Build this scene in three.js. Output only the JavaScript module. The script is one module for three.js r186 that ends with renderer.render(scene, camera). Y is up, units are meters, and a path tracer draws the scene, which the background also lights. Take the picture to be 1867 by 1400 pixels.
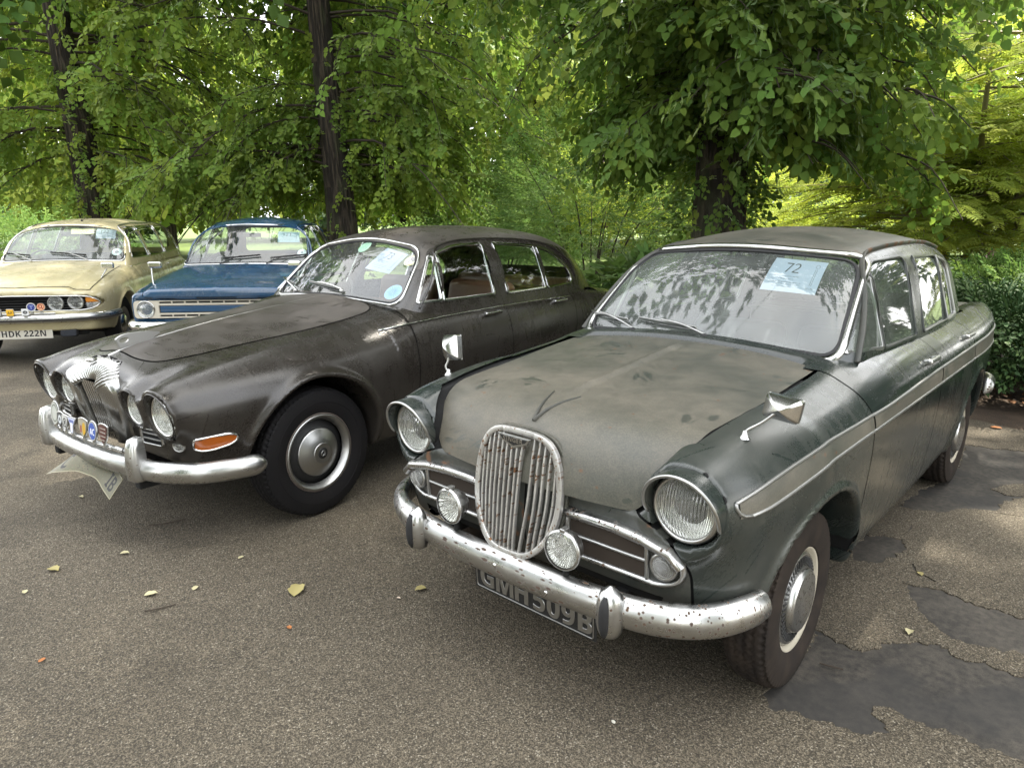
import * as THREE from 'three';
import { mergeGeometries, mergeVertices } from 'three/addons/utils/BufferGeometryUtils.js';
import { RoundedBoxGeometry } from 'three/addons/geometries/RoundedBoxGeometry.js';
import { FontLoader } from 'three/addons/loaders/FontLoader.js';
import { TextGeometry } from 'three/addons/geometries/TextGeometry.js';

// ---------------------------------------------------------------- camera, sky, sun, exposure
const scene = new THREE.Scene();
const camera = new THREE.PerspectiveCamera(57.15, 1024 / 767, 0.05, 600);
camera.position.set(0, 1.508, 0);
camera.rotation.set(-0.2326, 0, 0);

const SUN = new THREE.Vector3(0.30, 0.85, -0.45).normalize();
{ // a hazy white summer sky with thin cloud
  const W = 512, H = 256, d = new Float32Array(W * H * 4);
  const hsh = (x, y) => { const s = Math.sin(x * 127.1 + y * 311.7) * 43758.5453; return s - Math.floor(s); };
  const vn = (x, y, p) => { const xi = Math.floor(x), yi = Math.floor(y), f = x - xi, g = y - yi, u = f * f * (3 - 2 * f), v = g * g * (3 - 2 * g), m = (a) => ((a % p) + p) % p;
    return (hsh(m(xi), yi) * (1 - u) + hsh(m(xi + 1), yi) * u) * (1 - v) + (hsh(m(xi), yi + 1) * (1 - u) + hsh(m(xi + 1), yi + 1) * u) * v; };
  for (let j = 0; j < H; j++) for (let i = 0; i < W; i++) {
    const el = ((j + 0.5) / H - 0.5) * Math.PI, az = ((i + 0.5) / W - 0.5) * 2 * Math.PI;
    const x = Math.cos(az) * Math.cos(el), y = Math.sin(el), z = Math.sin(az) * Math.cos(el);
    let c = 0; for (let o = 0, a = 0.5, p = 10; o < 4; o++, a *= 0.5, p *= 2) c += a * vn(i / W * p, (el + 1.6) * p * 0.45, p);
    const cloud = Math.min(1, Math.max(0, (c - 0.30) * 2.6)), s = Math.max(0, x * SUN.x + y * SUN.y + z * SUN.z);
    const glow = 0.5 * Math.pow(s, 6) + 0.25 * Math.pow(s, 40), k = (j * W + i) * 4, e = 1.6;
    d[k] = e * (0.72 + 0.28 * cloud + glow); d[k + 1] = e * (0.75 + 0.24 * cloud + glow * 0.97); d[k + 2] = e * (0.80 + 0.16 * cloud + glow * 0.9); d[k + 3] = 1;
  }
  const t = new THREE.DataTexture(d, W, H, THREE.RGBAFormat, THREE.FloatType);
  t.mapping = THREE.EquirectangularReflectionMapping; t.magFilter = THREE.LinearFilter; t.needsUpdate = true;
  scene.background = t; scene.environment = t;
}
const sun = new THREE.DirectionalLight(new THREE.Color(1, 0.93, 0.80), 5);
sun.position.copy(SUN).multiplyScalar(60); sun.target.position.set(0, 0, -6);
sun.castShadow = true; sun.shadow.radius = 2.5; sun.shadow.mapSize.set(4096, 4096);
Object.assign(sun.shadow.camera, { left: -45, right: 45, top: 45, bottom: -45, near: 1, far: 160 });
scene.add(sun, sun.target);
const renderer = new THREE.WebGLRenderer({ antialias: true });
renderer.toneMapping = THREE.LinearToneMapping;
renderer.toneMappingExposure = 3.05;
renderer.shadowMap.enabled = true; renderer.shadowMap.type = THREE.PCFShadowMap;

// ---------------------------------------------------------------- helpers
let seed = 7;
const rnd = () => { seed = (seed + 0x6d2b79f5) | 0; let t = Math.imul(seed ^ (seed >>> 15), 1 | seed); t = (t + Math.imul(t ^ (t >>> 7), 61 | t)) ^ t; return ((t ^ (t >>> 14)) >>> 0) / 4294967296; };
const rr = (a, b) => a + (b - a) * rnd();
const T0 = Date.now(), stage = () => {};
const V3 = (x, y, z) => new THREE.Vector3(x, y, z);
const { clamp, lerp, smoothstep } = THREE.MathUtils;
const taken = new Map();
const numbered = (n) => { const k = taken.get(n) || 0; taken.set(n, k + 1); return k ? n + '_' + String(k).padStart(3, '0') : n; };
const shadowed = (o) => { o.castShadow = true; o.receiveShadow = true; return o; };
function thing(name, label, category, pos = [0, 0, 0], turn = 0, group) {
  const o = new THREE.Group(); o.name = numbered(name); o.position.set(...pos); o.rotation.y = turn; o.userData = { label, category };
  if (group) o.userData.group = group; scene.add(o); return o;
}
function part(name, geo, mat, parent) { const m = shadowed(new THREE.Mesh(geo, mat)); m.name = name; parent.add(m); return m; }
function single(name, geo, mat, label, category, group) { const m = shadowed(new THREE.Mesh(geo, mat)); m.name = numbered(name); m.userData = { label, category }; if (group) m.userData.group = group; scene.add(m); return m; }
function setting(name, geo, mat) { const m = shadowed(new THREE.Mesh(geo, mat)); m.name = numbered(name); m.userData.kind = 'structure'; scene.add(m); return m; }

// monotone cubic through [x, y] pairs
function cv(p) { const f = cv0(p), a = p[0][0] - 0.6, n = 1024, k = n / (p[p.length - 1][0] + 0.6 - a), t = Float64Array.from({ length: n + 2 }, (_, i) => f(a + i / k)); return (x) => { const q = (x - a) * k; if (q < 0 || q >= n) return f(x); const i = q | 0; return t[i] + (t[i + 1] - t[i]) * (q - i); }; }
function cv0(p) {
  const n = p.length, d = [], m = new Array(n).fill(0);
  for (let i = 0; i < n - 1; i++) d.push((p[i + 1][1] - p[i][1]) / (p[i + 1][0] - p[i][0]));
  m[0] = d[0]; m[n - 1] = d[n - 2];
  for (let i = 1; i < n - 1; i++) m[i] = d[i - 1] * d[i] <= 0 ? 0 : 2 * d[i - 1] * d[i] / (d[i - 1] + d[i]);
  return (x) => {
    if (x <= p[0][0]) return p[0][1] + (x - p[0][0]) * m[0] * 0.3; if (x >= p[n - 1][0]) return p[n - 1][1] + (x - p[n - 1][0]) * m[n - 1] * 0.3;
    let i = 0; while (x > p[i + 1][0]) i++;
    const h = p[i + 1][0] - p[i][0], t = (x - p[i][0]) / h, t2 = t * t, t3 = t2 * t;
    return (2 * t3 - 3 * t2 + 1) * p[i][1] + (t3 - 2 * t2 + t) * h * m[i] + (-2 * t3 + 3 * t2) * p[i + 1][1] + (t3 - t2) * h * m[i + 1];
  };
}
const smax = (a, b, k) => { const h = Math.max(k - Math.abs(a - b), 0) / k; return Math.max(a, b) + h * h * k * 0.25; };
const smin = (a, b, k) => -smax(-a, -b, k);

// mesh of an implicit surface F = 0 (inside negative): surface nets, vertices pulled onto the surface
function implicit(F, lo, hi, h) {
  const n = [0, 1, 2].map((i) => Math.ceil((hi[i] - lo[i]) / h) + 1), [nx, ny, nz] = n, f = new Float32Array(nx * ny * nz), B = 4;
  for (let bz = 0; bz < nz; bz += B) for (let by = 0; by < ny; by += B) for (let bx = 0; bx < nx; bx += B) {
    const c = F(lo[0] + (bx + 1.5) * h, lo[1] + (by + 1.5) * h, lo[2] + (bz + 1.5) * h), far = Math.abs(c) > h * 9;
    for (let z = bz; z < Math.min(nz, bz + B); z++) for (let y = by; y < Math.min(ny, by + B); y++) for (let x = bx; x < Math.min(nx, bx + B); x++)
      f[x + nx * (y + ny * z)] = far ? c : F(lo[0] + x * h, lo[1] + y * h, lo[2] + z * h);
  }
  const id = new Int32Array(nx * ny * nz).fill(-1), P = [], N = [], I = [], co = [[0, 0, 0], [1, 0, 0], [0, 1, 0], [1, 1, 0], [0, 0, 1], [1, 0, 1], [0, 1, 1], [1, 1, 1]];
  const offs = co.map((c) => c[0] + nx * (c[1] + ny * c[2]));
  const ed = []; for (let a = 0; a < 8; a++) for (let b = a + 1; b < 8; b++) { const s = co[a].reduce((q, v, i) => q + Math.abs(v - co[b][i]), 0); if (s === 1) ed.push([a, b]); }
  const grad = (x, y, z, e) => [F(x + e, y, z) - F(x - e, y, z), F(x, y + e, z) - F(x, y - e, z), F(x, y, z + e) - F(x, y, z - e)].map((v) => v / (2 * e));
  for (let z = 0; z < nz - 1; z++) for (let y = 0; y < ny - 1; y++) for (let x = 0; x < nx - 1; x++) {
    const at = x + nx * (y + ny * z);
    let neg = 0; for (let q = 0; q < 8; q++) if (f[at + offs[q]] < 0) neg++;
    if (neg === 0 || neg === 8) continue;
    const val = offs.map((o) => f[at + o]);
    let px = 0, py = 0, pz = 0, k = 0;
    for (const [a, b] of ed) if ((val[a] < 0) !== (val[b] < 0)) { const t = val[a] / (val[a] - val[b]); px += co[a][0] + (co[b][0] - co[a][0]) * t; py += co[a][1] + (co[b][1] - co[a][1]) * t; pz += co[a][2] + (co[b][2] - co[a][2]) * t; k++; }
    id[at] = P.length / 3; P.push(lo[0] + (x + px / k) * h, lo[1] + (y + py / k) * h, lo[2] + (z + pz / k) * h);
  }
  const quad = (a, b, c, d, flip) => { if (a < 0 || b < 0 || c < 0 || d < 0) return; if (flip) I.push(a, c, b, a, d, c); else I.push(a, b, c, a, c, d); };
  for (let z = 1; z < nz - 1; z++) for (let y = 1; y < ny - 1; y++) for (let x = 1; x < nx - 1; x++) {
    const at = x + nx * (y + ny * z), s = f[at] < 0, X = 1, Y = nx, Z = nx * ny;
    if (s !== (f[at + X] < 0)) quad(id[at], id[at - Y], id[at - Y - Z], id[at - Z], s);
    if (s !== (f[at + Y] < 0)) quad(id[at], id[at - Z], id[at - Z - X], id[at - X], s);
    if (s !== (f[at + Z] < 0)) quad(id[at], id[at - X], id[at - X - Y], id[at - Y], s);
  }
  // pull the vertices onto the surface, spreading them evenly between steps so that no facet folds over
  const nv = P.length / 3, pull = () => { for (let i = 0; i < nv; i++) { const q = i * 3, x = P[q], y = P[q + 1], z = P[q + 2], g = grad(x, y, z, 0.002), l = g[0] * g[0] + g[1] * g[1] + g[2] * g[2] + 1e-9, d = clamp(F(x, y, z) / l, -h * 0.5, h * 0.5); P[q] -= d * g[0]; P[q + 1] -= d * g[1]; P[q + 2] -= d * g[2]; } };
  for (let it = 0; it < 3; it++) {
    const S = new Float64Array(nv * 3), n = new Uint8Array(nv); for (let i = 0; i < I.length; i += 3) for (let k = 0; k < 3; k++) { const a = I[i + k], b = I[i + (k + 1) % 3]; S[3 * a] += P[3 * b]; S[3 * a + 1] += P[3 * b + 1]; S[3 * a + 2] += P[3 * b + 2]; n[a]++; }
    for (let i = 0; i < nv; i++) if (n[i] > 3) for (let k = 0; k < 3; k++) P[3 * i + k] += 0.6 * (S[3 * i + k] / n[i] - P[3 * i + k]); if (it > 0) pull();
  }
  for (let i = 0; i < nv; i++) { const g = grad(P[3 * i], P[3 * i + 1], P[3 * i + 2], 0.004), l = Math.hypot(...g) || 1; N.push(g[0] / l, g[1] / l, g[2] / l); }
  for (let i = 0; i < I.length; i += 3) { // wind outwards
    const [a, b, c] = [I[i] * 3, I[i + 1] * 3, I[i + 2] * 3], u = [P[b] - P[a], P[b + 1] - P[a + 1], P[b + 2] - P[a + 2]], v = [P[c] - P[a], P[c + 1] - P[a + 1], P[c + 2] - P[a + 2]];
    if ((u[1] * v[2] - u[2] * v[1]) * N[a] + (u[2] * v[0] - u[0] * v[2]) * N[a + 1] + (u[0] * v[1] - u[1] * v[0]) * N[a + 2] < 0) { const t = I[i + 1]; I[i + 1] = I[i + 2]; I[i + 2] = t; }
  }
  return raw(P, N, I);
}
function raw(P, N, I) {
  const g = new THREE.BufferGeometry();
  g.setAttribute('position', new THREE.Float32BufferAttribute(P, 3)); if (N) g.setAttribute('normal', new THREE.Float32BufferAttribute(N, 3)); g.setIndex(I);
  if (!N) g.computeVertexNormals();
  return g;
}
// keep what has f(x, y, z) <= 0; cuts triangles at f = 0
function clip(g, f, off = 0) {
  const p = g.attributes.position.array, nn = g.attributes.normal.array, ix = g.index.array, nv = p.length / 3, s = new Float32Array(nv), map = new Int32Array(nv).fill(-1), P = [], N = [], I = [], cut = new Map();
  for (let i = 0; i < nv; i++) s[i] = f(p[3 * i], p[3 * i + 1], p[3 * i + 2]);
  const vert = (i) => { if (map[i] < 0) { map[i] = P.length / 3; P.push(p[3 * i], p[3 * i + 1], p[3 * i + 2]); N.push(nn[3 * i], nn[3 * i + 1], nn[3 * i + 2]); } return map[i]; };
  const mid = (a, b) => { const key = a < b ? a * nv + b : b * nv + a; let r = cut.get(key); if (r === undefined) { const t = s[a] / (s[a] - s[b]); r = P.length / 3; const q = [0, 1, 2].map((k) => nn[3 * a + k] + (nn[3 * b + k] - nn[3 * a + k]) * t), l = Math.hypot(...q) || 1; for (let k = 0; k < 3; k++) { P.push(p[3 * a + k] + (p[3 * b + k] - p[3 * a + k]) * t); N.push(q[k] / l); } cut.set(key, r); } return r; };
  for (let i = 0; i < ix.length; i += 3) {
    const t = [ix[i], ix[i + 1], ix[i + 2]], k = t.filter((v) => s[v] <= 0).length;
    if (k === 0) continue;
    if (k === 3) { I.push(vert(t[0]), vert(t[1]), vert(t[2])); continue; }
    const poly = [];
    for (let j = 0; j < 3; j++) { const a = t[j], b = t[(j + 1) % 3]; if (s[a] <= 0) poly.push(vert(a)); if ((s[a] <= 0) !== (s[b] <= 0)) poly.push(mid(a, b)); }
    for (let j = 1; j < poly.length - 1; j++) I.push(poly[0], poly[j], poly[j + 1]);
  }
  if (off) for (let i = 0; i < P.length; i++) P[i] += N[i] * off;
  return raw(P, N, I);
}
function mirror(g) {
  const m = g.clone(), p = m.attributes.position.array, n = m.attributes.normal?.array, ix = m.index.array;
  for (let i = 0; i < p.length; i += 3) { p[i] = -p[i]; if (n) n[i] = -n[i]; }
  for (let i = 0; i < ix.length; i += 3) { const t = ix[i]; ix[i] = ix[i + 1]; ix[i + 1] = t; }
  return m;
}
const both = (g) => mergeGeometries([g, mirror(g)]);
// uv in metres, sheared so that nothing stretches where a panel turns over: 'top' (x, z - y), 'side' (z, y - |x|), 'front' (x, y)
function uvOf(g, how, ox = 0, oy = 0) {
  const p = g.attributes.position.array, n = p.length / 3, u = new Float32Array(n * 2), [a, b] = { top: [0, 2], side: [2, 1], front: [0, 1] }[how];
  for (let i = 0; i < n; i++) { u[2 * i] = p[3 * i + a] + ox; u[2 * i + 1] = p[3 * i + b] + oy - (how === 'side' ? Math.abs(p[3 * i]) : how === 'top' ? p[3 * i + 1] : 0); }
  g.setAttribute('uv', new THREE.BufferAttribute(u, 2)); return g;
}
const lensUv = (g, k) => { uvOf(g, 'front'); const u = g.attributes.uv.array; for (let i = 0; i < u.length; i++) u[i] = u[i] * k + 0.5; return g; };
// rounded polygon: corners [x, y, r] -> dense closed outline
function outline(c, seg = 8) {
  const out = [], n = c.length;
  for (let i = 0; i < n; i++) {
    const a = c[(i + n - 1) % n], b = c[i], d = c[(i + 1) % n], r = b[2] ?? 0;
    const ua = [a[0] - b[0], a[1] - b[1]], ud = [d[0] - b[0], d[1] - b[1]], la = Math.hypot(...ua), ld = Math.hypot(...ud);
    if (r < 1e-5) { out.push([b[0], b[1]]); continue; }
    const ra = Math.min(r, la * 0.49), rd = Math.min(r, ld * 0.49), A = [b[0] + ua[0] / la * ra, b[1] + ua[1] / la * ra], D = [b[0] + ud[0] / ld * rd, b[1] + ud[1] / ld * rd];
    for (let k = 0; k <= seg; k++) { const t = k / seg, q = 1 - t; out.push([q * q * A[0] + 2 * q * t * b[0] + t * t * D[0], q * q * A[1] + 2 * q * t * b[1] + t * t * D[1]]); }
  }
  return out;
}
function sdPoly(o) { // signed distance to a closed outline, negative inside
  const n = o.length, bx0 = Math.min(...o.map((p) => p[0])), bx1 = Math.max(...o.map((p) => p[0])), by0 = Math.min(...o.map((p) => p[1])), by1 = Math.max(...o.map((p) => p[1]));
  return (x, y) => {
    const ox = Math.max(bx0 - x, x - bx1, 0), oy = Math.max(by0 - y, y - by1, 0); if (ox + oy > 0.06) return Math.hypot(ox, oy);
    let d = 1e9, s = false;
    for (let i = 0, j = n - 1; i < n; j = i++) {
      const ax = o[i][0], ay = o[i][1], bx = o[j][0], by = o[j][1], ex = bx - ax, ey = by - ay, wx = x - ax, wy = y - ay, t = clamp((wx * ex + wy * ey) / (ex * ex + ey * ey + 1e-12), 0, 1), qx = wx - ex * t, qy = wy - ey * t;
      d = Math.min(d, qx * qx + qy * qy);
      if ((ay > y) !== (by > y) && x < (bx - ax) * (y - ay) / (by - ay) + ax) s = !s;
    }
    return (s ? -1 : 1) * Math.sqrt(d);
  };
}
// first hit of F along an axis, from 'from' towards 'to'
function hit(F, make, from, to, steps = 64) {
  let a = from, fa = F(...make(a));
  for (let i = 1; i <= steps; i++) { const b = from + (to - from) * i / steps, fb = F(...make(b)); if (fb < 0 && fa >= 0) { let l = a, r = b; for (let k = 0; k < 24; k++) { const m = (l + r) / 2; if (F(...make(m)) >= 0) l = m; else r = m; } return (l + r) / 2; } a = b; fa = fb; }
  return to;
}
const gradN = (F, p, e = 0.004) => V3(F(p[0] + e, p[1], p[2]) - F(p[0] - e, p[1], p[2]), F(p[0], p[1] + e, p[2]) - F(p[0], p[1] - e, p[2]), F(p[0], p[1], p[2] + e) - F(p[0], p[1], p[2] - e)).normalize();
const onX = (F, z, y, from = 1.2) => { const x = hit(F, (v) => [v, y, z], from, 0); return [[x, y, z], gradN(F, [x, y, z])]; };
const onZ = (F, x, y, from = 1.4, to = -2) => { const z = hit(F, (v) => [x, y, v], from, to); return [[x, y, z], gradN(F, [x, y, z])]; };
const onY = (F, x, z, from = 1.8) => { const y = hit(F, (v) => [x, v, z], from, 0); return [[x, y, z], gradN(F, [x, y, z])]; };
// sweep a profile [[side, up], ...] along points with surface normals
const BEAD = (w, t) => [[-w / 2, -0.004], [-w / 2, t * 0.35], [-w * 0.3, t * 0.85], [0, t], [w * 0.3, t * 0.85], [w / 2, t * 0.35], [w / 2, -0.004]];
const FLATBEAD = (w, t) => [[-w / 2, -0.004], [-w / 2, t * 0.6], [-w * 0.42, t], [w * 0.42, t], [w / 2, t * 0.6], [w / 2, -0.004]];
const ROUND = (r, n = 8) => Array.from({ length: n + 1 }, (_, i) => [r * Math.cos(i / n * 2 * Math.PI), r * Math.sin(i / n * 2 * Math.PI)]);
function sweep(pts, norms, prof, closed = false, scale = () => 1, caps = true) {
  const n = pts.length, m = prof.length, P = [], I = [], v = pts.map((p) => Array.isArray(p) ? V3(...p) : p);
  for (let i = 0; i < n; i++) {
    const a = v[closed ? (i + n - 1) % n : Math.max(0, i - 1)], b = v[closed ? (i + 1) % n : Math.min(n - 1, i + 1)], t = b.clone().sub(a).normalize();
    const N = (norms[i] || norms[0]).clone(), s = t.clone().cross(N).normalize(), u = s.clone().cross(t).normalize(), k = scale(i / (n - 1));
    for (const [x, y] of prof) P.push(v[i].x + s.x * x * k + u.x * y * k, v[i].y + s.y * x * k + u.y * y * k, v[i].z + s.z * x * k + u.z * y * k);
  }
  const last = closed ? n : n - 1;
  for (let i = 0; i < last; i++) for (let j = 0; j < m - 1; j++) { const a = i * m + j, b = ((i + 1) % n) * m + j; I.push(a, a + 1, b, a + 1, b + 1, b); }
  if (!closed && caps) for (const [base, f] of [[0, 1], [(n - 1) * m, 0]]) for (let j = 1; j < m - 1; j++) f ? I.push(base, base + j + 1, base + j) : I.push(base, base + j, base + j + 1);
  return raw(P, null, I);
}
const tube = (pts, r, seg = 24, rad = 8, closed = false) => new THREE.TubeGeometry(new THREE.CatmullRomCurve3(pts.map((p) => V3(...p)), closed), seg, r, rad, closed);
const box = (w, h, d, r = 0.004, x = 0, y = 0, z = 0, s = 2) => new RoundedBoxGeometry(w, h, d, s, Math.min(r, w * 0.49, h * 0.49, d * 0.49)).translate(x, y, z);
const cyl = (r0, r1, h, n = 20) => new THREE.CylinderGeometry(r0, r1, h, n);
const lathe = (pts, n = 48) => new THREE.LatheGeometry(pts.map(([x, y]) => new THREE.Vector2(x, y)), n);
const strip = (g) => { const q = g.index ? g.toNonIndexed() : g.clone(); for (const k of Object.keys(q.attributes)) if (k !== 'position' && k !== 'normal') q.deleteAttribute(k); return q; };
const join = (...gs) => mergeVertices(mergeGeometries(gs.map(strip)), 1e-5);

// ---------------------------------------------------------------- noise and textures
const hash2 = (x, y) => { let h = Math.imul(x | 0, 374761393) + Math.imul(y | 0, 668265263); h = Math.imul(h ^ (h >>> 13), 1274126177); return ((h ^ (h >>> 16)) >>> 0) / 4294967296; };
function vnoise(x, y, p) { // p: period in cells
  const xi = Math.floor(x), yi = Math.floor(y), f = x - xi, g = y - yi, u = f * f * (3 - 2 * f), v = g * g * (3 - 2 * g), w = (a) => ((a % p) + p) % p, x0 = w(xi), x1 = w(xi + 1), y0 = w(yi), y1 = w(yi + 1);
  return (hash2(x0, y0) * (1 - u) + hash2(x1, y0) * u) * (1 - v) + (hash2(x0, y1) * (1 - u) + hash2(x1, y1) * u) * v;
}
const tiles = new Map();
function tile(p, o, s) { // tiling fractal noise, 256 x 256 (512 where it is fine)
  const key = p + ',' + o + ',' + s; let t = tiles.get(key); if (t) return t;
  const n = p * (1 << (o - 1)) > 140 ? 512 : 256, d = new Float32Array(n * n); let a = 0.5, q = p, sum = 0;
  for (let i = 0; i < o; i++) { for (let y = 0; y < n; y++) for (let x = 0; x < n; x++) d[y * n + x] += a * vnoise(x / n * q + s * 17, y / n * q + s * 5, q); sum += a; q *= 2; a *= 0.5; }
  for (let i = 0; i < d.length; i++) d[i] /= sum; t = { n, d }; tiles.set(key, t); return t;
}
const fbm = (u, v, p, o = 5, s = 0) => { const { n, d } = tile(p, o, s), x = (u - Math.floor(u)) * n, y = (v - Math.floor(v)) * n, i = Math.floor(x), j = Math.floor(y), f = x - i, g = y - j, i0 = i % n, i1 = (i + 1) % n, j0 = (j % n) * n, j1 = ((j + 1) % n) * n; return (d[j0 + i0] * (1 - f) + d[j0 + i1] * f) * (1 - g) + (d[j1 + i0] * (1 - f) + d[j1 + i1] * f) * g; };
function tex(w, h, fn, srgb = true, rep = 1) { // fn(u, v) -> [r, g, b] 0..1
  const d = new Uint8Array(w * h * 4);
  for (let j = 0; j < h; j++) for (let i = 0; i < w; i++) { const c = fn(i / w, j / h, i, j), k = (j * w + i) * 4; d[k] = clamp(c[0], 0, 1) * 255; d[k + 1] = clamp(c[1], 0, 1) * 255; d[k + 2] = clamp(c[2], 0, 1) * 255; d[k + 3] = 255; }
  const t = new THREE.DataTexture(d, w, h); t.wrapS = t.wrapT = THREE.RepeatWrapping; t.magFilter = THREE.LinearFilter; t.minFilter = THREE.LinearMipmapLinearFilter; t.generateMipmaps = true; t.repeat.set(rep, rep);
  if (srgb) t.colorSpace = THREE.SRGBColorSpace; t.needsUpdate = true; return t;
}
const SRT = Float32Array.from({ length: 4097 }, (_, i) => { const c = i / 4096; return c <= 0.0031308 ? c * 12.92 : 1.055 * Math.pow(c, 1 / 2.4) - 0.055; });
const sr = (c) => { const x = clamp(c, 0, 1) * 4095.9, i = x | 0; return SRT[i] + (SRT[i + 1] - SRT[i]) * (x - i); };
const mix3 = (a, b, t) => [a[0] + (b[0] - a[0]) * t, a[1] + (b[1] - a[1]) * t, a[2] + (b[2] - a[2]) * t];
const lin = (c) => c.map(sr);
const mat = (color, roughness = 0.5, metalness = 0, more = {}) => new THREE.MeshPhysicalMaterial({ color: Array.isArray(color) ? new THREE.Color().setRGB(...color) : color, roughness, metalness, ...more });
function card(w, h, draw) { const c = document.createElement('canvas'); c.width = w; c.height = h; draw(c.getContext('2d'), w, h); const t = new THREE.CanvasTexture(c); t.colorSpace = THREE.SRGBColorSpace; t.magFilter = THREE.LinearFilter; return t; }
const font = await new FontLoader().loadAsync('fonts/droid/droid_sans_bold.typeface.json');
stage('start');

// ---------------------------------------------------------------- shared materials
const T = {};
// old paint: base colour, a film of dust in patches with fine grain, chips and runs; wear 0..1 says how much dust lies on it
function paintTex(base, dust, cover, opt = {}) {
  const { size = 512, span = 2, runs = 0, rust = 0, s = 0, scratches = 60, smears = 0, spots = 0, amp = 1.1, gl = 0.25, gd = 0.75, grain = 0.16 } = opt, rub = new Float32Array(size * size), put = (x, y, v) => { const k = ((y % size + size) % size) * size + ((x % size + size) % size); rub[k] = Math.max(rub[k], v); };
  let q = 991 + s * 77; const R = () => { q = (q * 16807) % 2147483647; return q / 2147483647; };
  for (let i = 0; i < scratches; i++) { let x = R() * size, y = R() * size, a = R() * 6.28, L = 10 + R() * 70, w = 0.6 + R() * 1.8; for (let k = 0; k < L; k++) { a += (R() - 0.5) * 0.12; x += Math.cos(a); y += Math.sin(a); for (let dx = -2; dx <= 2; dx++) for (let dy = -2; dy <= 2; dy++) { const d = Math.hypot(dx, dy); if (d < w) put(Math.round(x + dx), Math.round(y + dy), (1 - d / w) * 0.8); } } }
  for (let i = 0; i < smears; i++) { const x0 = R() * size, y0 = R() * size, a = R() * 6.28; for (let k = 0; k < 5; k++) { let x = x0 + (R() - 0.5) * 34, y = y0 + (R() - 0.5) * 34, b = a + (R() - 0.5) * 0.7, w = 1.5 + R() * 4.5, n = 6 + R() * 26; for (let q = 0; q < n; q++) { b += (R() - 0.5) * 0.2; x += Math.cos(b) * 1.5; y += Math.sin(b) * 1.5; const wr = w * Math.sin(Math.PI * (q + 0.5) / n); for (let dx = -6; dx <= 6; dx++) for (let dy = -6; dy <= 6; dy++) { const d = Math.hypot(dx, dy); if (d < wr) put(Math.round(x + dx), Math.round(y + dy), Math.min(1, (wr - d) * 0.7) * 0.85 * (0.5 + 0.5 * hash2(Math.round(x + dx), Math.round(y + dy)))); } } } }
  const rs = new Float32Array(size * size); for (let i = 0; i < spots; i++) { const x = R() * size, y = R() * size, w = 0.6 + Math.pow(R(), 3) * 3; for (let dx = -4; dx <= 4; dx++) for (let dy = -4; dy <= 4; dy++) { const d = Math.hypot(dx, dy) + (hash2(dx + i, dy) - 0.5) * w * 0.8; if (d < w) { const k = ((Math.round(y + dy) + size) % size) * size + (Math.round(x + dx) + size) % size; rs[k] = Math.max(rs[k], Math.min(1, w - d) * 0.8); } } }
  const amt = new Float32Array(size * size), rst = new Float32Array(size * size);
  const col = tex(size, size, (u, v, i, j) => {
    const n = fbm(u, v, 6, 5, s), m = fbm(u, v, 22, 4, s + 3), g = hash2(i + s * 31, j), k = j * size + i, run = runs ? fbm(u, v * 0.08, 70, 3, s + 5) : 0;
    let a = clamp(cover + (n - 0.5) * amp * (1 - Math.abs(cover - 0.5)) + (m - 0.5) * 0.41 * amp + runs * Math.max(0, run - 0.52) * 2.2 + (g - 0.5) * grain, 0, 1); a *= 1 - rub[k];
    const sp = hash2((i >> 1) + 7, (j >> 1) + s) > 0.9975 ? 0.6 : 0; a = Math.max(a, sp * 0.8); amt[k] = a;
    const r = rust ? smoothstep(fbm(u, v, 44, 4, s + 9) + 0.55 * (fbm(u, v, 4, 3, s + 11) - 0.5), 0.74 - rust * 0.2, 0.86 - rust * 0.2) : 0; rst[k] = Math.max(r, rs[k]);
    const d = mix3(dust, dust.map((c) => c * 0.72), fbm(u, v, 60, 3, s + 1)), f = 0.86 + 0.28 * g * grain * 3;
    return lin(mix3(mix3(base, d, a), [0.15, 0.068, 0.03], rst[k] * 0.75).map((c) => c * f));
  }, true, 1 / span);
  const rou = tex(size, size, (u, v, i, j) => { const k = j * size + i, r = clamp(gl + (gd - gl) * Math.pow(amt[k], 0.7) + rst[k] * 0.2, 0, 1); return [r, r, r]; }, false, 1 / span);
  return { map: col, roughnessMap: rou };
}
const paint = (t, more = {}) => new THREE.MeshPhysicalMaterial({ ...t, roughness: 1, metalness: 0, side: THREE.DoubleSide, ...more });
const M = {};
M.black = mat([0.008, 0.008, 0.008], 0.9);
M.liner = mat([0.006, 0.006, 0.006], 1);
M.rubber = mat([0.012, 0.012, 0.013], 0.7);
M.blackTrim = mat([0.012, 0.012, 0.012], 0.55);
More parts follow.
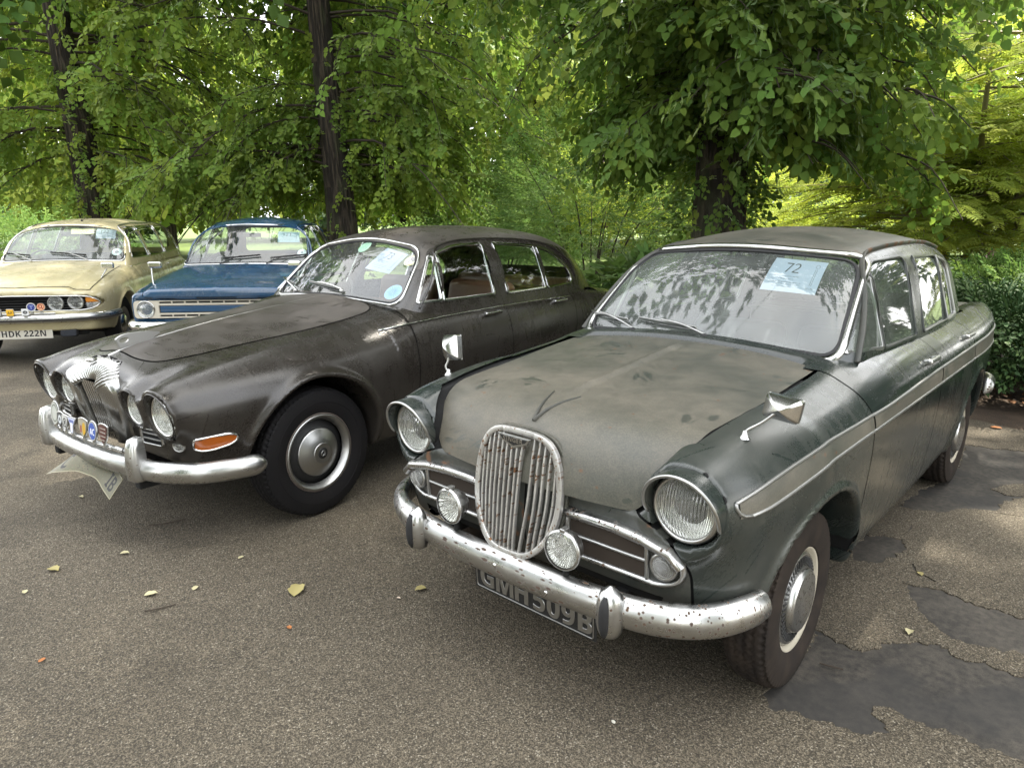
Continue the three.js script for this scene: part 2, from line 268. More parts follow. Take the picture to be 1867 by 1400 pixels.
{ // chrome: clean, and pitted with rust
  const pit = (amount, s) => {
    const S = 512, dots = new Float32Array(S * S); let q = 17 + s; const R = () => { q = (q * 16807) % 2147483647; return q / 2147483647; };
    for (let i = 0; i < amount; i++) { const x = R() * S, y = R() * S, r = 0.5 + Math.pow(R(), 7) * 6.5; for (let dx = -9; dx <= 9; dx++) for (let dy = -9; dy <= 9; dy++) { const d = Math.hypot(dx, dy) + (hash2(dx + i, dy) - 0.5) * r * 0.5; if (d < r) { const k = ((Math.round(y + dy) + S) % S) * S + (Math.round(x + dx) + S) % S; dots[k] = Math.max(dots[k], clamp((r - d) * 1.2, 0, 1)); } } }
    const map = tex(S, S, (u, v, i, j) => { const d = dots[j * S + i], n = fbm(u, v, 8, 4, s), g = hash2(i, j + s); return lin(mix3([0.56, 0.56, 0.55].map((c) => c * (0.82 + 0.2 * n) * (0.95 + 0.1 * g)), mix3([0.10, 0.055, 0.03], [0.05, 0.04, 0.035], n), d)); }, true, 2.2);
    const rm = tex(S, S, (u, v, i, j) => { const d = dots[j * S + i], n = fbm(u, v, 16, 4, s + 2); return [0, clamp(0.20 + 0.24 * n + 0.6 * d, 0, 1), clamp(1 - d, 0, 1)]; }, false, 2.2);
    return new THREE.MeshPhysicalMaterial({ map, roughnessMap: rm, metalnessMap: rm, roughness: 1, metalness: 1, side: THREE.DoubleSide });
  };
  M.chromePitted = pit(1700, 3); M.chromeOld = pit(260, 9);
  M.chrome = mat([0.62, 0.62, 0.61], 0.14, 1, { side: THREE.DoubleSide });
  M.alu = mat([0.42, 0.42, 0.41], 0.36, 1, { side: THREE.DoubleSide });
  const ru = tex(512, 512, (u, v, i, j) => { const n = fbm(u, v, 10, 5, 4), r = smoothstep(fbm(u, v, 52, 3, 6) + 0.35 * (fbm(u, v, 4, 3, 8) - 0.5), 0.66, 0.80); return lin(mix3([0.47, 0.46, 0.44].map((c) => c * (0.8 + 0.4 * n)), [0.17, 0.08, 0.035], r)); }, true, 3);
  M.rustyGrille = new THREE.MeshPhysicalMaterial({ map: ru, roughness: 0.42, metalness: 0.75, side: THREE.DoubleSide });
  M.rustBrown = mat([0.026, 0.018, 0.012], 0.9); M.greyChrome = mat([0.40, 0.40, 0.39], 0.26, 1, { side: THREE.DoubleSide }); M.dull = mat([0.30, 0.30, 0.29], 0.42, 0.9, { side: THREE.DoubleSide });
}
{ // glass with dried rain and dust
  const dirt = (amt, s) => tex(512, 512, (u, v, i, j) => {
    const st = fbm(u, v * 0.3, 60, 3, s), n = fbm(u, v, 7, 5, s + 2), g = hash2(i, j + s), d = clamp(amt * (0.25 + 1.1 * n) + amt * Math.max(0, st - 0.6) * 2 + (g > 0.996 ? 0.2 * amt : 0), 0, 0.95), t = 1 - d; return [t, t, t];
  }, false, 1);
  const gl = (amt, s, color = [0.80, 0.85, 0.82], more = {}) => new THREE.MeshPhysicalMaterial({ color: new THREE.Color().setRGB(...color), roughness: 0.03, metalness: 0, transmission: 1, thickness: 0, ior: 1.72, transmissionMap: amt ? dirt(amt, s) : null, side: THREE.DoubleSide, ...more });
  M.glass = gl(0.045, 1); M.glassDirty = gl(0.10, 5, [0.74, 0.80, 0.76]); M.glassClear = gl(0, 0); M.glassDusty = gl(0.14, 9, [0.55, 0.62, 0.54]);
  // ribbed lamp lens: vertical flutes as bump
  const rib = tex(256, 256, (u, v) => { const r = 0.5 + 0.5 * Math.sin(u * 6.2832 * 20); return [r, r, r]; }, false, 1);
  M.lens = new THREE.MeshPhysicalMaterial({ color: new THREE.Color().setRGB(0.86, 0.87, 0.84), roughness: 0.05, transmission: 0.86, thickness: 0, ior: 1.6, bumpMap: rib, bumpScale: 0.004, side: THREE.DoubleSide });
  const ring = tex(256, 256, (u, v) => { const d = Math.hypot(u - 0.5, v - 0.5), r = 0.5 + 0.5 * Math.sin(d * 6.2832 * 18); return [r, r, r]; }, false, 1);
  M.lensRing = new THREE.MeshPhysicalMaterial({ color: new THREE.Color().setRGB(0.80, 0.80, 0.78), roughness: 0.12, transmission: 0.75, thickness: 0, ior: 1.5, bumpMap: ring, bumpScale: 0.003, side: THREE.DoubleSide });
  M.reflector = mat([0.80, 0.80, 0.78], 0.16, 1, { side: THREE.DoubleSide, bumpMap: rib, bumpScale: 0.006 });
  M.amber = mat([0.36, 0.085, 0.008], 0.15, 0, { clearcoat: 0.6 });
  M.amberPale = mat([0.60, 0.22, 0.03], 0.2, 0, { clearcoat: 0.5 });
}
{ // tyre rubber with brown road dirt
  const t = (dirt, s) => tex(512, 512, (u, v, i, j) => { const n = fbm(u, v, 8, 5, s), g = hash2(i, j); return lin(mix3([0.008, 0.008, 0.009], [0.045, 0.034, 0.026], clamp(dirt * (0.2 + 1.3 * n) + (g - 0.5) * 0.12 * dirt, 0, 1))); }, true, 1);
  M.tyre = new THREE.MeshPhysicalMaterial({ map: t(0.08, 2), roughness: 0.7, specularIntensity: 0.35 }); M.tyreDirty = new THREE.MeshPhysicalMaterial({ map: t(0.62, 4), roughness: 0.85, specularIntensity: 0.35 });
}
M.leather = mat([0.10, 0.045, 0.025], 0.45); M.leatherTan = mat([0.17, 0.085, 0.05], 0.42); M.vinylGrey = mat([0.045, 0.05, 0.047], 0.6); M.headlining = mat([0.20, 0.20, 0.18], 0.9); M.vinylBlack = mat([0.015, 0.015, 0.015], 0.5);

// ---------------------------------------------------------------- wheels
// profile runs in (radius, x outwards); tread with zigzag grooves
function tyreGeo(R, w, rim, blocks = 72, fine = true) {
  const prof = [[rim - 0.004, -w * 0.36], [rim + 0.006, -w * 0.44]], N = fine ? 24 : 10;
  for (let i = 0; i <= 8; i++) { const t = i / 8; prof.push([rim + 0.006 + (R - 0.012 - rim - 0.006) * t, -w * (0.44 + 0.06 * Math.sin(Math.PI * Math.min(1, t * 1.05)))]); }
  const tread = []; for (let i = 0; i <= N; i++) { const t = i / N * 2 - 1; tread.push([R - 0.010 * Math.pow(Math.abs(t), 4), t * w * 0.41, t]); }
  const all = [...prof.map((p) => [...p, null]), ...tread, ...prof.slice().reverse().map(([r, x]) => [r, -x, null])], S = fine ? blocks * 8 : 64, P = [], U = [], I = [];
  for (let s = 0; s <= S; s++) {
    const a = s / S * 2 * Math.PI, zig = Math.abs(((s / 8) % 1) * 2 - 1) - 0.5;
    all.forEach(([r, x, t], k) => {
      let q = r; if (t !== null && fine) { const tt = t * 2.2 + zig * 0.30, fr = Math.abs(tt - Math.round(tt)); if (fr < 0.13) q -= 0.006; if (Math.abs(t) > 0.86 && (s % 8) < 3) q -= 0.006; }
      if (t === null && fine && r > R - 0.03 && (s % 8) < 3) q -= 0.002;
      P.push(x, q * Math.cos(a), q * Math.sin(a)); U.push(s / S * 4, k / all.length);
    });
  }
  const m = all.length; for (let s = 0; s < S; s++) for (let k = 0; k < m - 1; k++) { const a = s * m + k, b = a + m; I.push(a, a + 1, b, a + 1, b + 1, b); }
  const g = raw(P, null, I); g.setAttribute('uv', new THREE.Float32BufferAttribute(U, 2)); return g;
}
const latheX = (pts, n = 64) => lathe(pts.map(([r, x]) => [Math.max(r, 0.0001), x]), n).rotateZ(-Math.PI / 2);

// ---------------------------------------------------------------- ground
const jag = (pts, amp, n, s) => { const out = []; for (let i = 0; i < pts.length; i++) { const a = pts[i], b = pts[(i + 1) % pts.length], L = Math.hypot(b[0] - a[0], b[1] - a[1]), k = Math.max(1, Math.round(L * n)); for (let j = 0; j < k; j++) { const t = j / k; out.push([lerp(a[0], b[0], t) + (hash2(i * 91 + j, s) - 0.5) * amp, lerp(a[1], b[1], t) + (hash2(i * 91 + j, s + 9) - 0.5) * amp]); } } return out; };
const groundUv = (g) => { const p = g.attributes.position, u = new Float32Array(p.count * 2); for (let i = 0; i < p.count; i++) { u[2 * i] = p.getX(i); u[2 * i + 1] = -p.getZ(i); } g.setAttribute('uv', new THREE.BufferAttribute(u, 2)); return g; };
{
  const S = 1536, span = 3.2, cells = 720, hgt = new Float32Array(S * S);
  const chips = tex(S, S, (u, v, i, j) => {
    const x = u * cells, y = v * cells, xi = Math.floor(x), yi = Math.floor(y); let d1 = 9, d2 = 9, id = 0;
    for (let a = -1; a <= 1; a++) for (let b = -1; b <= 1; b++) { const cx = (xi + a + cells) % cells, cy = (yi + b + cells) % cells, dx = xi + a + 0.15 + 0.7 * hash2(cx, cy) - x, dy = yi + b + 0.15 + 0.7 * hash2(cx + 911, cy) - y, d = dx * dx + dy * dy; if (d < d1) { d2 = d1; d1 = d; id = cx * 7919 + cy; } else if (d < d2) d2 = d; }
    const edge = Math.sqrt(d2) - Math.sqrt(d1), t = hash2(id, 5), up = smoothstep(edge, 0.02, 0.32) * (t < 0.30 ? 0.25 : 1), w = hash2(id, 8), m = fbm(u, v, 8, 4, 31);
    hgt[j * S + i] = up * (0.6 + 0.4 * w); const c = w > 0.94 ? [0.36, 0.32, 0.25] : mix3([0.105, 0.087, 0.061], [0.235, 0.198, 0.142], w);
    const st = 0.80 + 0.36 * fbm(u, v, 4, 5, 33) - 0.22 * smoothstep(fbm(u, v, 6, 4, 35), 0.60, 0.74); return lin(mix3([0.030, 0.025, 0.018], c, up * (0.55 + 0.45 * (1 - Math.abs(m - 0.5)))).map((q) => q * st));
  }, true, 1 / span);
  const bump = tex(S, S, (u, v, i, j) => { const h = hgt[j * S + i]; return [h, h, h]; }, false, 1 / span);
  const smooth = tex(1024, 1024, (u, v, i, j) => { const n = fbm(u, v, 7, 5, 41), f = fbm(u, v, 90, 3, 43), g = hash2(i, j), st = smoothstep(fbm(u, v, 5, 4, 47), 0.55, 0.68); return lin(mix3(mix3([0.026, 0.023, 0.019], [0.080, 0.069, 0.055], n * 0.8 + (f - 0.5) * 1.0 + (g - 0.5) * 0.6), [0.022, 0.021, 0.020], st * 0.6)); }, true, 0.62);
  const chipM = new THREE.MeshPhysicalMaterial({ map: chips, bumpMap: bump, bumpScale: 0.0035, roughness: 0.82, vertexColors: true, specularIntensity: 0.6 });
  const baseM = new THREE.MeshPhysicalMaterial({ map: smooth, bumpMap: smooth, bumpScale: 0.002, roughness: 0.8 });
  const area = [[7.5, -2.2], [4.6, -4.15], [3.75, -4.85], [3.2, -5.6], [2.5, -6.6], [1.2, -8.4], [-0.6, -10.2], [-2.6, -13.6], [-7, -14.6], [-22, -15.5], [-22, 14], [16, 14], [16, -1.4]];
  const edgeP = jag(area, 0.07, 5, 3);
  const flat = (pts, holes = [], y = 0) => { const s = new THREE.Shape(pts.map(([x, z]) => new THREE.Vector2(x, -z))); for (const h of holes) s.holes.push(new THREE.Path(h.map(([x, z]) => new THREE.Vector2(x, -z)))); return { s }; };
  const P1 = [[0.93, -2.08], [1.16, -2.37], [1.18, -2.3], [1.21, -2.28], [1.23, -2.23], [1.32, -2.26], [1.37, -2.29], [1.46, -2.29], [1.52, -2.28], [1.56, -2.26], [1.57, -2.2], [1.6, -2.18], [1.66, -2.15], [1.68, -2.11], [1.73, -2.09], [1.9, -2.03], [1.8, -1.62], [1.5, -1.62], [1.46, -1.71], [1.41, -1.74], [1.36, -1.77], [1.33, -1.81], [1.3, -1.83], [1.26, -1.87], [1.22, -1.9], [1.18, -1.93], [1.13, -1.93], [1.14, -1.88], [1.13, -1.83], [1.1, -1.82], [1.03, -1.82], [1.01, -1.85], [0.98, -1.87], [0.92, -1.88], [0.87, -1.91], [0.79, -1.93], [0.85, -2.03]];
  const P2 = [[1.66, -2.71], [1.7, -2.69], [1.78, -2.67], [1.81, -2.62], [1.84, -2.57], [1.87, -2.52], [1.93, -2.51], [1.95, -2.46], [1.97, -2.43], [2.3, -2.36], [2.1, -2.12], [1.88, -2.16], [1.82, -2.22], [1.74, -2.24], [1.69, -2.26], [1.63, -2.3], [1.61, -2.35], [1.59, -2.42], [1.61, -2.47], [1.62, -2.55], [1.64, -2.61]];
  const P3 = [[1.73, -3.18], [1.82, -3.17], [1.88, -3.12], [1.85, -3.04], [1.79, -2.98], [1.72, -2.93], [1.66, -2.9], [1.59, -2.89], [1.53, -2.93], [1.62, -3.07]];
  const P4 = [[2.08, -3.52], [2.16, -3.47], [2.25, -3.44], [2.39, -3.49], [2.5, -3.49], [2.55, -3.47], [2.69, -3.59], [2.84, -3.66], [3.05, -3.73], [3.5, -3.9], [3.75, -4.3], [3.39, -4.45], [3.23, -4.5], [3.09, -4.58], [2.82, -4.2], [2.52, -3.89], [2.35, -3.78], [2.18, -3.63]];
  const isl = [[2.74, -3.77], [2.85, -3.83], [2.97, -3.85], [2.95, -3.72], [2.85, -3.67], [2.75, -3.68]], crack = (c, w) => [...c.map(([x, z]) => [x - w, z]), ...c.slice().reverse().map(([x, z]) => [x + w, z])];
  const cr = [crack([[1.79, -2.88], [1.772, -2.82], [1.79, -2.76], [1.80, -2.72]], 0.005), crack([[2.02, -3.30], [1.98, -3.24], [1.90, -3.17]], 0.005), crack([[2.55, -3.44], [2.75, -3.33], [2.86, -3.25], [3.05, -3.2]], 0.006), crack([[2.35, -2.80], [2.6, -2.72], [2.78, -2.6]], 0.005)];
  // the sound surface: a layer of chippings 9 mm thick with worn-out holes down to the layer below
  const holes = [P1, P2, P3, P4].map((p, i) => jag(p, 0.03, 60, 11 + i)), shape = flat(edgeP, [...holes, ...cr.map((c) => jag(c, 0.004, 60, 7))]).s;
  const layer = new THREE.ExtrudeGeometry(shape, { depth: 0.006, bevelEnabled: false, curveSegments: 2 }).rotateX(-Math.PI / 2).translate(0, -0.006, 0);
  const island = new THREE.ExtrudeGeometry(flat(jag(isl, 0.02, 30, 5)).s, { depth: 0.009, bevelEnabled: false }).rotateX(-Math.PI / 2).translate(0, -0.009, 0);
  // stains and wear: tone varies over decimetres
  const tone = (g) => { const p = g.attributes.position, c = new Float32Array(p.count * 3); for (let i = 0; i < p.count; i++) c.set([1, 1, 1], i * 3); g.setAttribute('color', new THREE.BufferAttribute(c, 3)); return g; };
  setting('car_park', tone(groundUv(layer)), chipM); setting('car_park_remnant', tone(groundUv(island)), chipM);
  const under = new THREE.ShapeGeometry(flat(edgeP.map(([x, z]) => [x, z])).s).rotateX(-Math.PI / 2).translate(0, -0.0048, 0); setting('tarmac_base', groundUv(under), baseM);
  // soil of the planting beds, lawn beyond
  const soilT = tex(512, 512, (u, v, i, j) => { const n = fbm(u, v, 12, 5, 51), g = hash2(i >> 1, j >> 1); return lin(mix3(mix3([0.030, 0.020, 0.013], [0.085, 0.058, 0.036], n), [0.16, 0.10, 0.055], g > 0.93 ? 0.8 : 0)); }, true, 0.8), soilM = new THREE.MeshPhysicalMaterial({ map: soilT, bumpMap: soilT, bumpScale: 0.03, roughness: 1 });
  const lawnT = tex(512, 512, (u, v, i, j) => { const n = fbm(u, v, 9, 5, 61), g = hash2(i, j); return lin(mix3([0.055, 0.10, 0.018], [0.13, 0.17, 0.035], n * 0.7 + g * 0.3)); }, true, 0.5), lawnM = new THREE.MeshPhysicalMaterial({ map: lawnT, bumpMap: lawnT, bumpScale: 0.04, roughness: 1 });
  const bed = new THREE.ShapeGeometry(flat([[16, -1.3], [7.5, -2.1], [4.6, -4.05], [3.72, -4.78], [2.45, -6.5], [1.15, -8.3], [-0.65, -10.1], [-2.6, -13.5], [-7, -14.5], [-14, -15], [-14, -17.5], [-5, -17], [0, -15], [5, -14], [10, -13], [16, -12]]).s).rotateX(-Math.PI / 2).translate(0, -0.016, 0); setting('planting_bed', groundUv(bed), soilM);
  setting('ground', groundUv(new THREE.PlaneGeometry(500, 500, 1, 1).rotateX(-Math.PI / 2).translate(0, -0.03, 0)), lawnM);
  T.chipM = chipM;
}

// ================================================================ the grey-green saloon with the tall oval grille
const SX = { pos: [0.4256, 0, -2.531], turn: -0.736 };
const PT = {
  side: paintTex([0.0145, 0.0205, 0.0192], [0.070, 0.069, 0.060], 0.13, { runs: 0.3, amp: 0.6, s: 1, gl: 0.16, gd: 0.6, scratches: 90 }),
  wing: paintTex([0.018, 0.0255, 0.0238], [0.10, 0.097, 0.082], 0.26, { runs: 0.2, amp: 0.8, s: 2, size: 768, gl: 0.14, gd: 0.62, rust: 0, scratches: 160 }),
  dust: paintTex([0.035, 0.043, 0.038], [0.138, 0.124, 0.096], 0.70, { s: 3, size: 768, gl: 0.20, gd: 0.60, rust: 0, smears: 26, spots: 420, scratches: 40, grain: 0.3 }),
  rusty: paintTex([0.022, 0.028, 0.026], [0.10, 0.092, 0.075], 0.45, { s: 4, gl: 0.22, gd: 0.7, rust: 0.5, scratches: 50 }),
};
stage('paint');
const SP = { side: paint(PT.side, { clearcoat: 0.3, clearcoatRoughness: 0.16 }), wing: paint(PT.wing, { clearcoat: 0.28, clearcoatRoughness: 0.16 }), dust: paint(PT.dust), rusty: paint(PT.rusty) };
const singer = (() => {
  const car = thing('saloon_car', 'dusty grey-green vintage saloon with tall oval rust-speckled grille, nearest the camera', 'car', SX.pos, SX.turn, 'vintage cars parked in a row');
  const Wz = cv([[-3.45, 0.63], [-3.3, 0.66], [-3.0, 0.70], [-2.44, 0.738], [-1.3, 0.762], [-0.3, 0.760], [0.0, 0.752], [0.2, 0.735], [0.4, 0.708], [0.5, 0.685], [0.6, 0.65]]);
  const sec = cv([[0.2, -0.13], [0.30, -0.06], [0.40, -0.032], [0.60, -0.008], [0.74, 0], [0.84, -0.003], [0.90, -0.018], [0.96, -0.048], [1.02, -0.085]]);
  const Tz = cv([[-3.45, 0.955], [-3.3, 0.982], [-3.0, 0.985], [-2.6, 0.982], [-2, 0.99], [-1, 1.0], [-0.5, 0.985], [-0.28, 0.958], [0.03, 0.932], [0.29, 0.905], [0.46, 0.874], [0.6, 0.852]]);
  const Bz = cv([[-3.4, 0.36], [-2.8, 0.30], [-2.0, 0.275], [-0.5, 0.275], [0.2, 0.36], [0.6, 0.42]]);
  const fy = cv([[0.3, -0.12], [0.42, -0.03], [0.55, 0], [0.70, -0.01], [0.85, -0.02]]);
  const arch = (z, y, c) => Math.hypot(z - c, (y - 0.30) * (y > 0.30 ? 1 : 0.75)) - 0.372;
  const F = (x, y, z) => {
    const a = Math.abs(x), d1 = arch(z, y, 0.0), d2 = arch(z, y, -2.438), fl = 0.016 * (Math.exp(-(((d1 - 0.012) / 0.022) ** 2)) + Math.exp(-(((d2 - 0.012) / 0.022) ** 2)));
    const side = a - (Wz(z) + sec(y) + fl), front = z - (0.575 + fy(y) - 0.7 * Math.max(0, a - 0.40) ** 2 - 0.055 * smoothstep(y, 0.69, 0.74) * (1 - smoothstep(a, 0.40, 0.475))), rear = -3.42 - z + 0.15 * a * a + 0.35 * Math.max(0, 0.75 - y) ** 2, bot = Bz(z) - y;
    const deck = z < -2.3 ? 0.035 * smoothstep(-z, 2.3, 2.7) : 0, dip = z > -0.55 ? 0.06 * smoothstep(z, -0.46, -0.40) : deck;
    const top = y - (Tz(z) - dip * (1 - smoothstep(a, z > -0.55 ? 0.455 : 0.50, z > -0.55 ? 0.50 : 0.60)) + 0.012 * (1 - smoothstep(a, 0.55, 0.66)) + (z > -0.8 ? 0.038 * Math.max(0, 1 - (a / 0.56) ** 2) * (1 - smoothstep(z, -0.46, -0.40)) : 0) - 0.10 * Math.max(0, a - 0.6));
    let f = smax(side, top, z > -0.3 ? 0.17 : lerp(0.11, 0.17, smoothstep(z, -0.7, -0.3))); f = smax(f, front, 0.11); f = smax(f, rear, 0.07); f = smax(f, bot, 0.03);
    const pr = Math.hypot(a - 0.553, y - 0.752), pod = smax(pr - lerp(0.140, 0.114, smoothstep(z, 0.1, 0.55)), z - 0.552, 0.015);
    f = smin(f, smax(pod, 0.1 - z, 0.05), 0.10);
    f = smax(f, -Math.max(pr - 0.1045, 0.525 - z), 0.005);
    const well = (d) => smax(d, 0.40 - a, 0.03); f = smax(f, -well(d1), 0.022); f = smax(f, -well(d2), 0.022);
    return f;
  };
  const half = clip(implicit(F, [-0.03, 0.2, -3.55], [0.84, 1.08, 0.75], 0.0135), (x) => -x);
  stage('half');
  const inArch = (x, y, z) => Math.min(arch(z, y, 0), arch(z, y, -2.438));
  const cab = (x, y, z) => Math.max(Math.abs(x) - 0.60, z + 0.56, -2.56 - z, 0.86 - y);     // the cabin opening in the top
  const well = clip(half, (x, y, z) => Math.max(inArch(x, y, z) + 0.004 < 0 ? inArch(x, y, z) : 1, x - 0.70));
  const skin = clip(clip(clip(half, (x, y, z) => -inArch(x, y, z) - 0.006), (x, y, z) => 0.285 - y), (x, y, z) => -cab(x, y, z));
  const d1 = sdPoly(outline([[-0.365, 1.05], [-0.365, 0.335, 0.03], [-1.335, 0.325, 0.02], [-1.345, 1.05]])), d2 = sdPoly(outline([[-1.345, 1.05], [-1.335, 0.325, 0.02], [-1.90, 0.325, 0.08], [-2.06, 0.56, 0.15], [-2.16, 0.80, 0.1], [-2.16, 1.05]]));
  const g = 0.0036, bodyD = (x, y, z) => x > 0.45 ? 1 : -1;
  const frontPanelEdge = (x, y, z) => sdPoly(fpOut)(x, y), fpOut = outline([[0, 0.72], [0.40, 0.715, 0.03], [0.50, 0.675, 0.06], [0.575, 0.60, 0.06], [0.585, 0.50, 0.05], [0.565, 0.36], [0, 0.36]]), fp = sdPoly(fpOut);
  const isFP = (x, y, z) => z < 0.33 || y > 0.73 ? 1 : fp(x, y);
  const yc = cv([[-0.55, 1.022], [-0.29, 1.0], [0.06, 0.965], [0.32, 0.942], [0.45, 0.925], [0.6, 0.90]]);
  const FB = (x, y, z) => { const a = Math.abs(x); const t = y - (yc(z) - 0.115 * a * a + 0.015 * Math.max(0, 1 - a / 0.026) * smoothstep(z, -0.45, -0.3) * (1 - smoothstep(z, 0.25, 0.40))), f = z - (0.604 - 0.33 * a * a - 0.12 * (y - 0.78)); return smax(smax(t, f, 0.18), a - 0.6, 0.05); };
  const gx = cv([[-0.6, 0.538], [0, 0.527], [0.27, 0.512], [0.45, 0.50], [0.7, 0.49]]), gy = cv([[0.68, 0.375], [0.70, 0.395], [0.75, 0.445], [0.80, 0.478], [0.86, 0.505], [0.92, 0.56], [1.0, 0.70]]);
  const isTopIn = (x, y, z) => Math.max(x - Math.min(gx(z), gy(y)) - 0.021, 0.70 - y, -0.47 - z, FB(x, y, z) - 0.03);        // under the bonnet
  const frontWing = clip(clip(clip(skin, (x, y, z) => -0.362 + g * 0.5 - z), (x, y, z) => g - isFP(x, y, z)), (x, y, z) => -isTopIn(x, y, z));
  const rearWing = clip(clip(clip(skin, (x, y, z) => z + 0.365), (x, y, z) => g - d1(z, y)), (x, y, z) => g - d2(z, y));
  const boot = (x, y, z) => Math.max(x - 0.50, z + 2.70, 0.62 - y);
  const parts2 = [['front_wing', frontWing, SP.wing, 'side'], ['front_door', clip(skin, (x, y, z) => d1(z, y) + g), SP.side, 'side'], ['rear_door', clip(skin, (x, y, z) => d2(z, y) + g), SP.side, 'side'], ['rear_wing', clip(rearWing, (x, y, z) => g - boot(x, y, z)), SP.side, 'side'], ['front_wheel_well', clip(well, (x, y, z) => -1 - z), M.liner, 'side'], ['rear_wheel_well', clip(well, (x, y, z) => z + 1), M.liner, 'side']];
  for (const [n, ge, m, how] of parts2) { part(n, uvOf(ge, how), m, car); part(n, uvOf(mirror(ge), how, 0.7, 0.3), m, car); }
  part('boot_lid', uvOf(both(clip(rearWing, (x, y, z) => boot(x, y, z) + g)), 'top'), SP.dust, car);
  part('front_panel', uvOf(both(clip(clip(skin, (x, y, z) => isFP(x, y, z) + g), (x, y, z) => (y < 0.475 && y > 0.40 && x > 0.12 && x < 0.50) ? 1 : -1)), 'front'), SP.rusty, car);
  const liner = clip(clip(half, (x, y, z) => -inArch(x, y, z) - 0.02), (x, y, z) => Math.max(-cab(x, y, z), y - 0.97), -0.014);
  part('inner_body', both(liner), M.liner, car);
  part('floor_pan', box(1.24, 0.03, 3.3, 0.01, 0, 0.30, -1.55), M.liner, car);
  part('bulkhead', box(1.1, 0.5, 0.03, 0.01, 0, 0.62, -0.42), M.liner, car);

  stage('panels');
  // bonnet
  const edgeB = (x, y, z) => Math.max(Math.abs(x) - Math.min(gx(z), gy(y)), 0.708 - y - 0.02 * Math.abs(x), -0.455 + 0.16 * x * x - z);
  const bon = clip(implicit(FB, [-0.62, 0.66, -0.56], [0.62, 1.06, 0.66], 0.0125), (x, y, z) => edgeB(x, y, z));
  const bonnet = part('bonnet', uvOf(bon, 'top'), SP.dust, car);
  part('bonnet_underside', clip(implicit(FB, [-0.62, 0.66, -0.56], [0.62, 1.06, 0.66], 0.03), (x, y, z) => edgeB(x, y, z) + 0.012, -0.016), M.liner, car);
  { // V-shaped flash on the nose
    const P = (x, z) => { const [p, n] = onY(FB, x, z); return [[p[0], p[1], p[2]], n]; }, arm = (s) => { const mk = () => { const q = [0, 0.25, 0.5, 0.75, 1].map((t) => P(s * 0.055 * t, 0.53 - 0.17 * t)); return sweep(q.map((a) => a[0]), q.map((a) => a[1]), BEAD(0.010, 0.010), false, (t) => 1.2 - 0.9 * t); }; return uvOf(mk(), 'top'); };
    part('bonnet_badge', arm(1), SP.rusty, bonnet); part('bonnet_badge', arm(-1), SP.rusty, bonnet);
  }
  stage('bonnet');
  const xg = cv([[0.90, 0.668], [0.985, 0.648], [1.15, 0.603], [1.33, 0.548], [1.5, 0.49]]), tz = cv([[-2.8, -0.10], [-2.5, -0.06], [-2.1, -0.018], [-1.5, 0], [-1, -0.006], [-0.7, -0.016], [-0.4, -0.03]]);
  const rz = cv([[-2.78, 1.33], [-2.5, 1.40], [-2.2, 1.435], [-1.9, 1.455], [-1.5, 1.462], [-1.2, 1.447], [-1.0, 1.42], [-0.87, 1.39], [-0.7, 1.33]]);
  const FG = (x, y, z) => {
    const a = Math.abs(x), s = a - (xg(y) + tz(z)), t = y - (rz(z) - 0.30 * a * a), w = (z - (-0.50 - (y - 1.02) * 0.99 - 0.13 * a * a)) * 0.71, r = (-2.72 + (y - 0.97) * 0.30 + 0.18 * a * a - z) * 0.95;
    let f = smax(s, t, 0.13); f = smax(f, w, 0.085); f = smax(f, r, 0.12); return f;
  };
  const gh = implicit(FG, [-0.72, 0.90, -2.78], [0.72, 1.50, -0.36], 0.0135);
  const ws = outline([[-0.565, 1.0, 0.07], [0, 1.032, 0.5], [0.565, 1.0, 0.07], [0.502, 1.337, 0.09], [0, 1.378, 0.5], [-0.502, 1.337, 0.09]]), wsd = sdPoly(ws);
  const rw = sdPoly(outline([[-0.5, 1.05, 0.08], [0.5, 1.05, 0.08], [0.44, 1.33, 0.1], [-0.44, 1.33, 0.1]]));
  const wins = { vent: [[-0.555, 1.022, 0.01], [-0.865, 1.265, 0.025], [-0.905, 1.27, 0.01], [-0.838, 1.006, 0.01]], w1: [[-0.858, 1.004, 0.012], [-0.925, 1.29, 0.03], [-1.02, 1.33, 0.05], [-1.395, 1.336, 0.035], [-1.315, 0.998, 0.012]], w2: [[-1.44, 1.004, 0.012], [-1.545, 1.33, 0.035], [-2.02, 1.318, 0.02], [-1.955, 1.0, 0.012]], quarter: [[-1.978, 1.002, 0.01], [-2.05, 1.312, 0.02], [-2.25, 1.28, 0.05], [-2.235, 1.002, 0.02]] };
  const wo = Object.fromEntries(Object.entries(wins).map(([k, v]) => [k, outline(v)])), wd = Object.fromEntries(Object.entries(wo).map(([k, v]) => [k, sdPoly(v)]));
  const isW = (x, y, z) => { if (Math.abs(x) < 0.40) return 1; let d = 1; for (const k in wd) d = Math.min(d, wd[k](z, y)); return d; };
  const isWS = (x, y, z) => z > -0.42 - (y - 1.0) * 1.0 - 0.32 && Math.abs(x) < 0.60 && z > -1.05 ? wsd(x, y) : 1, isRW = (x, y, z) => z < -2.3 ? rw(x, y) : 1;
  let shell = clip(gh, (x, y, z) => -isWS(x, y, z)); shell = clip(shell, (x, y, z) => -isRW(x, y, z)); shell = clip(shell, (x, y, z) => -isW(x, y, z)); shell = clip(shell, (x, y, z) => (Math.abs(x) < 0.56 && z < -0.6 && z > -2.5 && y < 0.965) ? 1 : 0.905 - y);
  const rl = cv([[-2.7, 1.30], [-2.4, 1.338], [-2.1, 1.366], [-1.6, 1.378], [-1.2, 1.366], [-0.98, 1.333], [-0.8, 1.28]]), roofLine = (x, y, z) => rl(z) - y;
